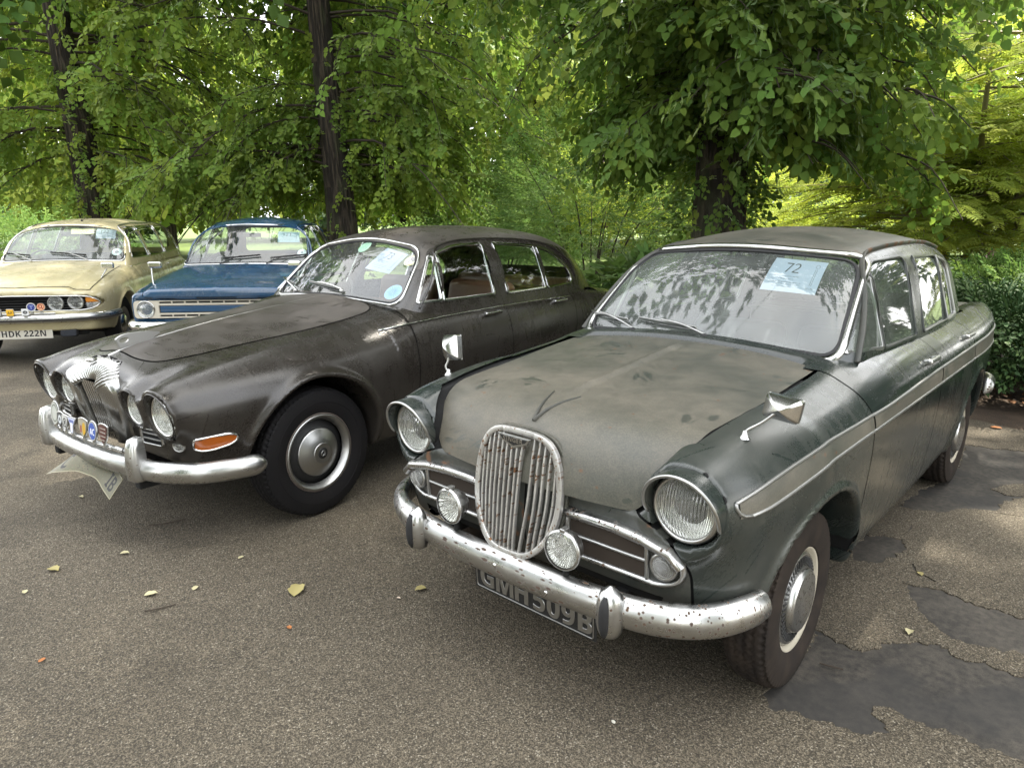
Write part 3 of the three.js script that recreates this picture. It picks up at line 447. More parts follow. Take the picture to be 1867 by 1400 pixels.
  part('roof', uvOf(clip(shell, (x, y, z) => Math.max(roofLine(x, y, z), 0) > 0 ? roofLine(x, y, z) : (z > -0.99 && isWS(x, y, z) < 0.014 ? 1 : roofLine(x, y, z))), 'top', 0.4, 0.2), SP.dust, car);
  part('pillars', uvOf(clip(shell, (x, y, z) => -roofLine(x, y, z)), 'side'), SP.side, car);
  const cut = (g, f, o) => clip(g, f, o);
  part('windscreen', uvOf(cut(gh, (x, y, z) => isWS(x, y, z), -0.004), 'front', 0.5), M.glassDirty, car);
  part('rear_window', uvOf(cut(gh, (x, y, z) => isRW(x, y, z), -0.004), 'front', 0.5), M.glassDusty, car);
  for (const [k, n] of [['vent', 'vent_window'], ['w1', 'side_window'], ['w2', 'side_window'], ['quarter', 'quarter_window']]) for (const s of [1, -1]) {
    const w = part(n, uvOf(cut(gh, (x, y, z) => s * x < 0.4 ? 1 : wd[k](z, y), -0.006), 'side'), M.glassDusty, car);
    const q = wo[k].map(([z, y]) => onX(FG, z, y)), ge = sweep(q.map((a) => a[0]), q.map((a) => a[1]), FLATBEAD(0.016, 0.006), true);
    part('window_frame', s > 0 ? ge : mirror(ge), k === 'vent' || k === 'quarter' ? M.alu : SP.side, w);
  }
  { const o = outline([[-0.578, 0.985, 0.075], [0, 1.018, 0.5], [0.578, 0.985, 0.075], [0.512, 1.349, 0.095], [0, 1.391, 0.5], [-0.512, 1.349, 0.095]], 10), q = o.map(([x, y]) => onZ(FG, x, y, 0.2)); part('windscreen_surround', sweep(q.map((a) => a[0]), q.map((a) => a[1]), BEAD(0.030, 0.014), true), M.chromeOld, car);
    const o2 = outline([[-0.562, 1.003, 0.07], [0, 1.035, 0.5], [0.562, 1.003, 0.07], [0.50, 1.334, 0.09], [0, 1.375, 0.5], [-0.50, 1.334, 0.09]], 10), q2 = o2.map(([x, y]) => onZ(FG, x, y, 0.2)); part('windscreen_seal', sweep(q2.map((a) => a[0]), q2.map((a) => a[1]), FLATBEAD(0.014, 0.005), true), M.rubber, car); }
  { // rain gutters
    const c = new THREE.CatmullRomCurve3([[-0.57, 0.985], [-0.67, 1.085], [-0.775, 1.19], [-0.90, 1.297], [-1.04, 1.352], [-1.25, 1.375], [-1.6, 1.384], [-2.1, 1.372], [-2.36, 1.338]].map(([z, y]) => V3(0, y, z))).getPoints(60), q = c.map((v) => onX(FG, v.z, v.y)), ge = sweep(q.map((a) => a[0]), q.map((a) => a[1]), BEAD(0.016, 0.018));
    part('rain_gutter', ge, SP.rusty, car); part('rain_gutter', mirror(ge), SP.rusty, car);
    for (const ge2 of [ge, mirror(ge)]) uvOf(ge2, 'side');
  }
  stage('greenhouse');
  // side trim: two bright lines with a plain band between them
  const u1 = cv([[-3.3, 0.836], [-1.34, 0.868], [-0.72, 0.860], [-0.3, 0.853], [0.02, 0.847], [0.23, 0.834], [0.40, 0.814], [0.52, 0.790]]), l1 = cv([[-3.3, 0.742], [-1.38, 0.80], [-0.34, 0.802], [0.01, 0.792], [0.22, 0.774], [0.39, 0.755], [0.47, 0.748]]);
  for (const [a, b] of [[-3.3, -2.165], [-2.155, -1.35], [-1.34, -0.37], [-0.36, 0.52]]) {
    const mk = (c, z1) => { const q = Array.from({ length: 24 }, (_, i) => onX(F, lerp(a, z1, i / 23), c(lerp(a, z1, i / 23)))); return sweep(q.map((p) => p[0]), q.map((p) => p[1]), BEAD(0.011, 0.007)); };
    let gs = [mk(u1, b), mk(l1, b > 0.4 ? 0.47 : b)];
    if (b > 0.4) { const q = [[0.52, 0.790], [0.522, 0.778], [0.512, 0.762], [0.495, 0.752], [0.47, 0.748]].map(([z, y]) => onX(F, z, y)); gs.push(sweep(q.map((p) => p[0]), q.map((p) => p[1]), BEAD(0.011, 0.007))); }
    for (const ge of gs) { part('side_trim', ge, M.dull, car); part('side_trim', mirror(ge), M.dull, car); }
    const band = clip(clip(half, (x, y, z) => x < 0.5 ? 1 : Math.max(y - u1(z), l1(z) - y)), (x, y, z) => Math.max(a + 0.002 - z, z - Math.min(b - 0.002, 0.51)), 0.0025); part('trim_band', uvOf(band, 'side'), SP.dust, car); part('trim_band', uvOf(mirror(band), 'side'), SP.dust, car);
  }
  // door handles
  for (const z of [-1.18, -2.02]) for (const s of [1, -1]) { const [p] = onX(F, z, 0.925), h = part('door_handle', box(0.022, 0.020, 0.15, 0.008), M.chromeOld, car); h.position.set(s * (p[0] + 0.024), 0.925, z); h.rotation.z = s * 0.25; for (const b of [box(0.03, 0.026, 0.03, 0.008, -0.012 * s, 0, 0.055), box(0.02, 0.02, 0.022, 0.006, -0.012 * s, 0, -0.06)]) part('handle_base', b, M.chromeOld, h); }
  // headlamps with hooded rims
  for (const s of [1, -1]) {
    const h = new THREE.Group(); h.name = 'headlight'; h.position.set(s * 0.553, 0.752, 0.556); h.rotation.x = 0.03; h.scale.x = s; car.add(h);
    part('reflector', lensUv(lathe([[0.001, -0.05], [0.045, -0.035], [0.085, 0.0]], 40).rotateX(Math.PI / 2), 6), M.reflector, h);
    const ln = lathe([[0.001, 0.034], [0.028, 0.0315], [0.054, 0.024], [0.075, 0.012], [0.086, 0.0]], 48).rotateX(Math.PI / 2); uvOf(ln, 'front'); { const u = ln.attributes.uv.array; for (let i = 0; i < u.length; i++) u[i] = u[i] * 5.5 + 0.5; } part('lens', ln, M.lens, h);
    part('rim', lathe([[0.083, 0.0], [0.085, 0.008], [0.091, 0.010], [0.098, 0.004], [0.102, -0.012]], 48).rotateX(Math.PI / 2), M.chromeOld, h);
    const P = [], I = [], n = 40, prof = [[0.1145, -0.085], [0.1165, -0.08], [0.1155, 0.4], [0.113, 0.9], [0.110, 1.0], [0.105, 0.98], [0.103, 0.55], [0.101, 0.0]];
    for (let i = 0; i <= n; i++) { const t = i / n, a = lerp(-0.28, Math.PI + 0.28, t), L = 0.010 + 0.050 * Math.pow(Math.max(0, Math.sin(Math.PI * t)), 0.7); prof.forEach(([r, k]) => { P.push(r * Math.cos(a), r * Math.sin(a), k < 0 ? k : 0.002 + k * L); }); }
    for (let i = 0; i < n; i++) for (let j = 0; j < prof.length - 1; j++) { const a = i * prof.length + j, b = a + prof.length; I.push(a, b, a + 1, a + 1, b, b + 1); }
    part('hood', uvOf(raw(P, null, I), 'top'), SP.wing, h);
    const lip = Array.from({ length: n + 1 }, (_, i) => { const t = i / n, a = lerp(-0.28, Math.PI + 0.28, t), L = 0.010 + 0.050 * Math.pow(Math.max(0, Math.sin(Math.PI * t)), 0.7); return [0.1095 * Math.cos(a), 0.1095 * Math.sin(a), 0.003 + L]; });
    part('hood_lip', sweep(lip, lip.map(() => V3(0, 0, 1)), ROUND(0.0050)), M.alu, h);
  }
  // oval grille with upright bars
  const gz = (x, y) => 0.585 + 0.145 * (0.87 - y) * 0.9 + 0.022 * (1 - (x / 0.17) ** 2) - 0.10 * Math.max(0, y - 0.79) ** 1.0;
  const go = outline([[0, 0.866, 0.10], [0.125, 0.855, 0.10], [0.172, 0.74, 0.13], [0.166, 0.585, 0.12], [0.088, 0.483, 0.09], [0, 0.478, 0.1], [-0.088, 0.483, 0.09], [-0.166, 0.585, 0.12], [-0.172, 0.74, 0.13], [-0.125, 0.855, 0.10]], 6), gsd = sdPoly(go);
  const grille = new THREE.Group(); grille.name = 'grille'; car.add(grille);
  part('grille_frame', uvOf(sweep(go.map(([x, y]) => [x, y, gz(x, y) - 0.006]), go.map(() => V3(0, 0.12, 1)), FLATBEAD(0.019, 0.014), true), 'front'), M.rustyGrille, grille);
  part('grille_rim', uvOf(sweep(go.map(([x, y]) => [x * 1.04, 0.665 + (y - 0.665) * 1.03, gz(x, y) - 0.028]), go.map(() => V3(0, 0.12, 1)), FLATBEAD(0.010, 0.008), true), 'front'), SP.dust, grille);
  for (let i = 0; i < 15; i++) {
    const x0 = (i - 7) * 0.0210; if (i === 9) continue; const bent = i === 8 ? -0.005 : i === 10 ? 0.004 : 0, pts = [];
    let y0 = 0.46, y1 = 0.88; while (gsd(x0 * 0.9, y0) > -0.004 && y0 < 0.7) y0 += 0.004; while (gsd(x0, y1) > -0.004 && y1 > 0.7) y1 -= 0.004; if (Math.abs(x0) < 0.055) y1 = Math.min(y1, 0.828 + Math.abs(x0) * 0.25);
    for (let k = 0; k <= 8; k++) { const y = lerp(y0, y1, k / 8), x = x0 * lerp(0.86, 1, smoothstep(y, 0.47, 0.68)) + bent * Math.sin(k / 8 * Math.PI) + (i === 10 ? -0.012 * (1 - k / 8) : 0); pts.push([x, y, gz(x, y) - 0.006]); }
    part('grille_bar', uvOf(sweep(pts, pts.map(() => V3(0, 0.1, 1)), [[-0.0036, -0.006], [-0.0036, 0.003], [-0.0018, 0.007], [0.0018, 0.007], [0.0036, 0.003], [0.0036, -0.006]]), 'front', i * 0.13), M.rustyGrille, grille);
  }
  { const sh = new THREE.Shape(go.map(([x, y]) => new THREE.Vector2(x * 0.98, 0.665 + (y - 0.665) * 0.98))), b = new THREE.ExtrudeGeometry(sh, { depth: 0.004, bevelEnabled: false }); b.translate(0, 0, 0.555); part('grille_back', b, M.liner, grille);
    const bs = new THREE.Shape(); bs.moveTo(-0.062, 0.853); bs.lineTo(0.062, 0.853); bs.lineTo(0.052, 0.838); bs.lineTo(0.012, 0.822); bs.lineTo(0, 0.817); bs.lineTo(-0.012, 0.822); bs.lineTo(-0.052, 0.838); bs.closePath();
    const bg = new THREE.ExtrudeGeometry(bs, { depth: 0.004, bevelEnabled: true, bevelSize: 0.003, bevelThickness: 0.002, bevelSegments: 2 }); bg.translate(0, 0, 0.622); const badge = part('grille_badge', bg, M.alu, grille);
    const pl = new THREE.ExtrudeGeometry(bs, { depth: 0.002, bevelEnabled: false }); pl.translate(0, -0.8375, 0).scale(0.9, 0.72, 1).translate(0, 0.8395, 0.6275); part('badge_plate', pl, M.blackTrim, badge);
    const tg = new TextGeometry('SINGER', { font, size: 0.0145, depth: 0.0015, curveSegments: 3 }); tg.computeBoundingBox(); tg.translate(-tg.boundingBox.max.x / 2, 0.8365, 0.6300); tg.scale(1.12, 1, 1); part('badge_lettering', tg, M.chrome, badge);
  }
  // chrome side grilles with sidelights
  for (const s of [1, -1]) {
    const sg = new THREE.Group(); sg.name = 'side_grille'; car.add(sg); const fz = (x, y) => onZ(F, x, y)[0][2], put = (ge) => { uvOf(ge, 'front', s); return s > 0 ? ge : uvOf(mirror(ge), 'front', s); };
    const o = outline([[0.178, 0.640, 0.01], [0.44, 0.640, 0.02], [0.555, 0.618, 0.05], [0.566, 0.545, 0.05], [0.50, 0.515, 0.03], [0.178, 0.515, 0.01]]);
    part('chrome_surround', put(sweep(o.map(([x, y]) => [x, y, fz(x, y)]), o.map(() => V3(0, 0, 1)), BEAD(0.018, 0.016), true)), M.chromeOld, sg);
    const top = [0.165, 0.25, 0.35, 0.45, 0.53, 0.562].map((x, i) => [x, [0.640, 0.642, 0.642, 0.638, 0.622, 0.590][i], fz(x, 0.63)]);
    part('top_bar', put(sweep(top, top.map(() => V3(0, 0.3, 1)), BEAD(0.034, 0.030))), M.chromePitted, sg);
    const mid = [0.17, 0.28, 0.38, 0.455].map((x) => [x, 0.577, fz(x, 0.577)]); part('middle_bar', put(sweep(mid, mid.map(() => V3(0, 0, 1)), BEAD(0.012, 0.012))), M.alu, sg);
    const dv = [[0.458, 0.628], [0.458, 0.52]].map(([x, y]) => [x, y, fz(x, y)]); part('divider', put(sweep(dv, dv.map(() => V3(0, 0, 1)), BEAD(0.014, 0.012))), M.alu, sg);
    const sh = new THREE.Shape(outline([[0.18, 0.635, 0.01], [0.452, 0.635, 0.01], [0.452, 0.52, 0.01], [0.18, 0.52, 0.01]]).map(([x, y]) => new THREE.Vector2(x, y))), bk = new THREE.ShapeGeometry(sh, 1); { const p = bk.attributes.position; for (let i = 0; i < p.count; i++) p.setZ(i, fz(p.getX(i), p.getY(i)) + 0.003); bk.computeVertexNormals(); }
    part('slot_back', s > 0 ? bk : mirror(bk), M.rustBrown, sg);
    const lp = new THREE.Group(); lp.name = 'sidelight'; lp.position.set(s * 0.51, 0.578, fz(0.51, 0.578) + 0.004); lp.rotation.y = s * 0.1; sg.add(lp);
    part('rim', lathe([[0.036, -0.005], [0.041, 0.0], [0.041, 0.010], [0.036, 0.014], [0.032, 0.012]], 32).rotateX(Math.PI / 2), M.alu, lp);
    const ln = lathe([[0.001, 0.040], [0.012, 0.038], [0.024, 0.029], [0.031, 0.016], [0.033, 0.004]], 32).rotateX(Math.PI / 2); uvOf(ln, 'front'); { const u = ln.attributes.uv.array; for (let i = 0; i < u.length; i++) u[i] = u[i] * 14 + 0.5; } part('lens', ln, M.lensRing, lp);
  }
  // bumper with overriders
  const bp = new THREE.CatmullRomCurve3([[-0.722, 0.462, 0.39], [-0.71, 0.46, 0.45], [-0.655, 0.454, 0.55], [-0.555, 0.446, 0.62], [-0.40, 0.438, 0.655], [0, 0.43, 0.668], [0.40, 0.438, 0.655], [0.555, 0.446, 0.62], [0.655, 0.454, 0.55], [0.71, 0.46, 0.45], [0.722, 0.462, 0.39]].map((p) => V3(...p))).getPoints(120);
  const bn = bp.map((p, i) => { const a = bp[Math.max(0, i - 1)], b = bp[Math.min(bp.length - 1, i + 1)]; return V3(-(b.z - a.z), 0, b.x - a.x).normalize(); });
  const bprof = []; for (let i = 0; i <= 14; i++) { const a = -Math.PI / 2 * 1.12 + i / 14 * Math.PI * 1.12; bprof.push([0.050 * Math.sin(a), 0.040 * Math.cos(a) - 0.012]); } bprof.push([0.030, -0.03], [-0.030, -0.03], bprof[0].slice());
  const bgeo = sweep(bp, bn, bprof.map(([x, y]) => [-x, y]), false, (t) => 1 - 0.12 * Math.abs(t * 2 - 1) ** 8); { const n = bprof.length, u = new Float32Array(bp.length * n * 2); for (let i = 0; i < bp.length; i++) for (let j = 0; j < n; j++) { u[2 * (i * n + j)] = i / bp.length * 1.75; u[2 * (i * n + j) + 1] = j / n * 0.24; } bgeo.setAttribute('uv', new THREE.BufferAttribute(u, 2)); }
  const bumper = part('front_bumper', bgeo, M.chromePitted, car);
  for (const s of [1, -1]) {
    const t = (a) => a, w = [[0, 0.078], [0.5, 0.072], [1, 0.078]], pts = Array.from({ length: 11 }, (_, i) => { const q = i / 10; return [0, lerp(-0.078, 0.082, q), 0.006 * Math.sin(q * Math.PI)]; });
    const pr = []; for (let i = 0; i <= 12; i++) { const a = -Math.PI / 2 + i / 12 * Math.PI; pr.push([0.040 * Math.sin(a), 0.050 * Math.pow(Math.cos(a), 0.8) - 0.012]); } pr.push(pr[0].slice());
    const og = sweep(pts, pts.map(() => V3(0, 0, 1)), pr, false, (q) => Math.pow(Math.max(0.02, 1 - Math.abs(q * 2 - 1) ** 3.5), 0.5) * 1.0); uvOf(og, 'front');
    const o = part('overrider', og, M.chromeOld, bumper); o.position.set(s * 0.405, 0.437, 0.672); o.rotation.y = s * 0.12;
    const rp = pts.slice(1, 10).map(([x, y, z]) => [x, y * 0.95, z + 0.033]); part('rubber_insert', sweep(rp, rp.map(() => V3(0, 0, 1)), BEAD(0.030, 0.016), false, (q) => Math.pow(Math.max(0.1, 1 - Math.abs(q * 2 - 1) ** 3), 0.5)), M.rubber, o);
  }
  for (const [x, y] of [[-0.02, 0.42], [0.19, 0.405]]) { const b = part('bumper_bolt', new THREE.SphereGeometry(0.007, 12, 8).scale(1, 1, 0.6), M.chrome, bumper); b.position.set(x, y + 0.02, 0.695); }
  for (const s of [1, -1]) part('bumper_bracket', box(0.04, 0.04, 0.2, 0.006, s * 0.36, 0.42, 0.55), M.black, bumper);
  // spot lamps on the bumper
  for (const s of [1, -1]) {
    const l = new THREE.Group(); l.name = 'spot_lamp'; l.position.set(s * 0.238, 0.574, 0.675); l.rotation.y = s * 0.06; l.rotation.z = -s * 0.04; car.add(l);
    part('lamp_shell', lathe([[0.008, -0.062], [0.03, -0.055], [0.05, -0.030], [0.060, 0.0], [0.0625, 0.004], [0.061, 0.012], [0.055, 0.014]], 40).rotateX(Math.PI / 2), M.chromeOld, l);
    part('reflector', lathe([[0.001, -0.035], [0.03, -0.025], [0.054, 0.008]], 32).rotateX(Math.PI / 2), M.reflector, l);
    const ln = lathe([[0.001, 0.026], [0.02, 0.0245], [0.04, 0.019], [0.055, 0.012]], 40).rotateX(Math.PI / 2); uvOf(ln, 'front'); { const u = ln.attributes.uv.array; for (let i = 0; i < u.length; i++) u[i] = u[i] * 7 + 0.5; } part('lens', ln, M.lens, l);
    part('lens_boss', lathe([[0.001, 0.030], [0.014, 0.029], [0.016, 0.024]], 24).rotateX(Math.PI / 2), M.lensRing, l);
    part('clip', box(0.018, 0.012, 0.03, 0.003, 0, 0.062, 0.0), M.alu, l); part('stem', cyl(0.009, 0.011, 0.09, 12).translate(0, -0.10, -0.02), M.black, l);
  }
  { // front number plate
    const p = part('number_plate', box(0.53, 0.118, 0.006, 0.002), M.blackTrim, car); p.position.set(0.0, 0.272, 0.535); p.rotation.x = 0.05;
    part('plate_border', sweep(outline([[-0.255, -0.05, 0.01], [0.255, -0.05, 0.01], [0.255, 0.05, 0.01], [-0.255, 0.05, 0.01]], 4).map(([x, y]) => [x, y, 0.002]), Array(20).fill(V3(0, 0, 1)), BEAD(0.005, 0.004), true), M.alu, p);
    const letter = (ch, x) => { const t = new TextGeometry(ch, { font, size: 0.078, depth: 0.003, curveSegments: 5, bevelEnabled: true, bevelSize: 0.001, bevelThickness: 0.001, bevelSegments: 1 }); t.translate(x, -0.039, 0.002); part('plate_letter', t, M.alu, p); };
    [...'GMH509B'].forEach((c, i) => letter(c, [-0.242, -0.17, -0.082, 0.005, 0.066, 0.127, 0.187][i]));
  }
  // wing mirrors
  for (const s of [1, -1]) {
    const m = new THREE.Group(); m.name = 'wing_mirror'; const [b] = onY((x, y, z) => F(x, y, z), 0.605, 0.335, 1.2); m.position.set(s * 0.605, b[1] - 0.002, 0.335); m.scale.x = s; car.add(m); if (s < 0) m.rotation.y = 0.35;
    part('mirror_base', lathe([[0.001, 0.024], [0.006, 0.023], [0.008, 0.012], [0.013, 0.006], [0.016, 0]], 24), M.chromeOld, m);
    const hd = s > 0 ? [0.075, 0.088, -0.055] : [0.0, 0.105, -0.02];
    part('mirror_arm', tube(s > 0 ? [[0, 0.01, 0], [0.003, 0.022, -0.001], [hd[0] * 0.5, hd[1] * 0.56, hd[2] * 0.32], [hd[0] - 0.004, hd[1] - 0.006, hd[2] + 0.03]] : [[0, 0.01, 0], [0.012, 0.03, 0], [0.004, 0.055, -0.005], [0, 0.1, -0.01]], 0.0042, 20, 8), M.chromeOld, m);
    const hw = 0.050, hh = 0.034, P = [], I = [], ring = outline([[-hw, -hh, 0.012], [hw, -hh, 0.012], [hw, hh, 0.012], [-hw, hh, 0.012]], 3), lv = [[1, -0.03], [1.0, -0.006], [0.97, 0.0], [0.62, 0.024], [0.22, 0.038], [0.02, 0.042]];
    for (const [k, z] of lv) for (const [x, y] of ring) P.push(x * k, y * k, z); const n = ring.length; for (let j = 0; j < lv.length - 1; j++) for (let i = 0; i < n; i++) { const a = j * n + i, b2 = j * n + (i + 1) % n; I.push(a, b2, a + n, b2, b2 + n, a + n); }
    const head = part('mirror_head', raw(P, null, I), M.chromeOld, m); head.position.set(...hd); head.rotation.set(-0.1, s > 0 ? 0.15 : 0.25, s > 0 ? -0.12 : Math.PI / 2 - 0.1);
    part('mirror_glass', box(hw * 1.96, hh * 1.96, 0.003, 0.001, 0, 0, -0.029), M.chrome, head);
  }
  // wipers
  for (const x of [0.045, -0.30]) {
    const [p, n] = onY((a, b, c) => Math.min(FG(a, b, c), FB(a, b, c)), x, -0.495, 1.4), w = new THREE.Group(); w.name = 'wiper'; car.add(w);
    part('pivot', new THREE.SphereGeometry(0.015, 14, 10).scale(1, 0.9, 1.1).translate(p[0], p[1] + 0.012, p[2]), M.rubber, w);
    const end = onZ(FG, x - 0.22, 1.06, 0.2), m0 = V3(...p).add(V3(0, 0.022, 0)), m1 = V3(...end[0]).addScaledVector(end[1], 0.024);
    part('arm', tube([m0.toArray(), m0.clone().lerp(m1, 0.5).add(V3(0, 0.012, 0.012)).toArray(), m1.toArray()], 0.0045, 16, 6), M.alu, w);
    const q = Array.from({ length: 12 }, (_, i) => onZ(FG, x - 0.05 - 0.29 * i / 11, 1.048 + 0.012 * i / 11 - 0.02 * (i > 11 ? 1 : 0), 0.2)); part('blade', sweep(q.map((a) => V3(...a[0]).addScaledVector(a[1], 0.008)), q.map((a) => a[1]), BEAD(0.008, 0.016)), M.alu, w);
  }
  // wheels
  const tyre = tyreGeo(0.298, 0.150, 0.172, 64), tyreU = tyre;
  const ringSlots = []; for (let i = 0; i < 48; i++) { const a = i / 48 * 2 * Math.PI; ringSlots.push(box(0.004, 0.026, 0.0075, 0.002).translate(0.058, 0.128, 0).rotateX(a)); }
  for (const [x, z] of [[0.625, 0], [-0.625, 0], [0.618, -2.438], [-0.618, -2.438]]) {
    const w = new THREE.Group(); w.name = 'wheel'; w.position.set(x, 0.2975, z); w.scale.x = Math.sign(x); if (z === 0) w.rotation.y = 0.02; car.add(w);
    part('tyre', tyre, M.tyreDirty, w);
    part('rim', latheX([[0.175, 0.030], [0.178, 0.056], [0.174, 0.062], [0.165, 0.058], [0.158, 0.040], [0.148, 0.028], [0.10, 0.030]]), mat([0.42, 0.38, 0.30], 0.6), w);
    part('wheel_trim', latheX([[0.156, 0.046], [0.150, 0.056], [0.140, 0.055], [0.118, 0.050], [0.105, 0.044]]), M.chromeOld, w);
    part('trim_slots', mergeGeometries(ringSlots), M.blackTrim, w);
    const hc = part('hub_cap', latheX([[0.108, 0.040], [0.110, 0.058], [0.106, 0.072], [0.098, 0.080], [0.095, 0.079], [0.06, 0.086], [0.035, 0.088], [0.02, 0.0885], [0.001, 0.0885]]), M.chromeOld, w);
    part('brake_drum', latheX([[0.001, -0.02], [0.12, -0.02], [0.14, 0.0], [0.14, 0.03]], 32), M.black, w);
  }
  part('front_axle', cyl(0.03, 0.03, 1.1, 12).rotateZ(Math.PI / 2).translate(0, 0.28, 0), M.black, car); part('rear_axle', cyl(0.04, 0.04, 1.1, 12).rotateZ(Math.PI / 2).translate(0, 0.2975, -2.438), M.black, car);
  // rear bumper
  { const q = new THREE.CatmullRomCurve3([[-0.70, 0.45, -3.15], [-0.66, 0.45, -3.38], [-0.5, 0.45, -3.46], [0, 0.45, -3.49], [0.5, 0.45, -3.46], [0.66, 0.45, -3.38], [0.70, 0.45, -3.15]].map((p) => V3(...p))).getPoints(50); part('rear_bumper', uvOf(sweep(q, q.map((p) => V3(p.x * 0.6, 0, -1).normalize()), bprof), 'front'), M.chromePitted, car);
    for (const s of [1, -1]) part('tail_lamp', new THREE.SphereGeometry(0.05, 20, 12).scale(0.8, 1.5, 0.6).translate(s * 0.60, 0.72, -3.37), mat([0.25, 0.01, 0.01], 0.2), car); }
  // cabin
  const seat = (x, z, w, m) => { const s = new THREE.Group(); s.name = 'seat'; s.position.set(x, 0.33, z); car.add(s); part('cushion', box(w, 0.16, 0.5, 0.06, 0, 0.08, 0.05, 4), m, s); const b = part('backrest', box(w, 0.52, 0.13, 0.055, 0, 0.26, 0, 4), m, s); b.position.set(0, 0.12, -0.24); b.rotation.x = -0.22; };
  seat(0.30, -1.25, 0.52, M.vinylGrey); seat(-0.30, -1.25, 0.52, M.vinylGrey); seat(0, -2.05, 1.15, M.vinylGrey);
  part('dashboard', box(1.16, 0.16, 0.16, 0.05, 0, 0.90, -0.70, 4), M.vinylGrey, car); part('rear_shelf', box(1.1, 0.02, 0.4, 0.01, 0, 0.945, -2.46), M.vinylGrey, car);
  { const st = new THREE.Group(); st.name = 'steering_wheel'; st.position.set(-0.33, 0.93, -0.92); st.rotation.x = -0.5; car.add(st); part('wheel_rim', new THREE.TorusGeometry(0.20, 0.011, 10, 48), M.vinylBlack, st); part('spokes', join(box(0.38, 0.02, 0.012, 0.004), box(0.02, 0.2, 0.012, 0.004, 0, -0.1)), M.alu, st); part('hub', new THREE.SphereGeometry(0.03, 16, 12), M.vinylBlack, st); }
  part('rear_view_mirror', box(0.20, 0.045, 0.015, 0.01, 0, 1.315, -0.92), M.blackTrim, car);
  stage('singer');
  return { car, F, FG, FB, ws };
})();

// ================================================================ the brown saloon with four headlamps and a fluted grille
function addSeat(car, x, y, z, w, m, h = 0.52) { const s = new THREE.Group(); s.name = 'seat'; s.position.set(x, y, z); car.add(s); part('cushion', box(w, 0.16, 0.5, 0.06, 0, 0.08, 0.05, 4), m, s); const b = part('backrest', box(w, h, 0.14, 0.06, 0, h / 2, 0, 4), m, s); b.position.set(0, 0.12, -0.24); b.rotation.x = -0.24; return s; }
function addSteering(car, x, y, z, m) { const st = new THREE.Group(); st.name = 'steering_wheel'; st.position.set(x, y, z); st.rotation.x = -0.5; car.add(st); part('wheel_rim', new THREE.TorusGeometry(0.20, 0.011, 10, 48), m, st); part('spoke', box(0.38, 0.02, 0.012, 0.004), M.alu, st); part('hub', new THREE.SphereGeometry(0.03, 16, 12), m, st); }
function addLamp(parent, name, x, y, z, r, turn, rim) { // round lamp facing +z
  const h = new THREE.Group(); h.name = name; h.position.set(x, y, z); h.rotation.y = turn; parent.add(h);
  part('reflector', lensUv(lathe([[0.001, -r * 0.6], [r * 0.6, -r * 0.4], [r * 0.97, 0]], 36).rotateX(Math.PI / 2), 0.5 / r), M.reflector, h);
  part('lens', lensUv(lathe([[0.001, r * 0.36], [r * 0.35, r * 0.33], [r * 0.68, r * 0.24], [r * 0.9, r * 0.11], [r, 0]], 40).rotateX(Math.PI / 2), 0.5 / r), M.lens, h);
  part('rim', lathe([[r * 0.97, 0], [r, r * 0.08], [r * 1.08, r * 0.11], [r * 1.16, 0.0], [r * 1.17, -r * 0.25]], 40).rotateX(Math.PI / 2), rim || M.chrome, h); return h;
}
const frameOf = (F, o, prof, on = onX) => { const q = o.map(([a, b]) => on(F, a, b)); return sweep(q.map((p) => p[0]), q.map((p) => p[1]), prof, true); };
const DX = { pos: [-1.5674, 0, -3.8975], turn: -0.631 };
const PD = { side: paintTex([0.022, 0.0185, 0.0155], [0.080, 0.073, 0.063], 0.13, { runs: 0.2, amp: 0.5, s: 21, gl: 0.2, gd: 0.55, scratches: 130 }), dust: paintTex([0.036, 0.031, 0.027], [0.115, 0.101, 0.087], 0.52, { s: 23, size: 768, gl: 0.18, gd: 0.58, scratches: 70, smears: 60, grain: 0.3 }) };
const DP = { side: paint(PD.side, { clearcoat: 0.3, clearcoatRoughness: 0.2 }), dust: paint(PD.dust) };
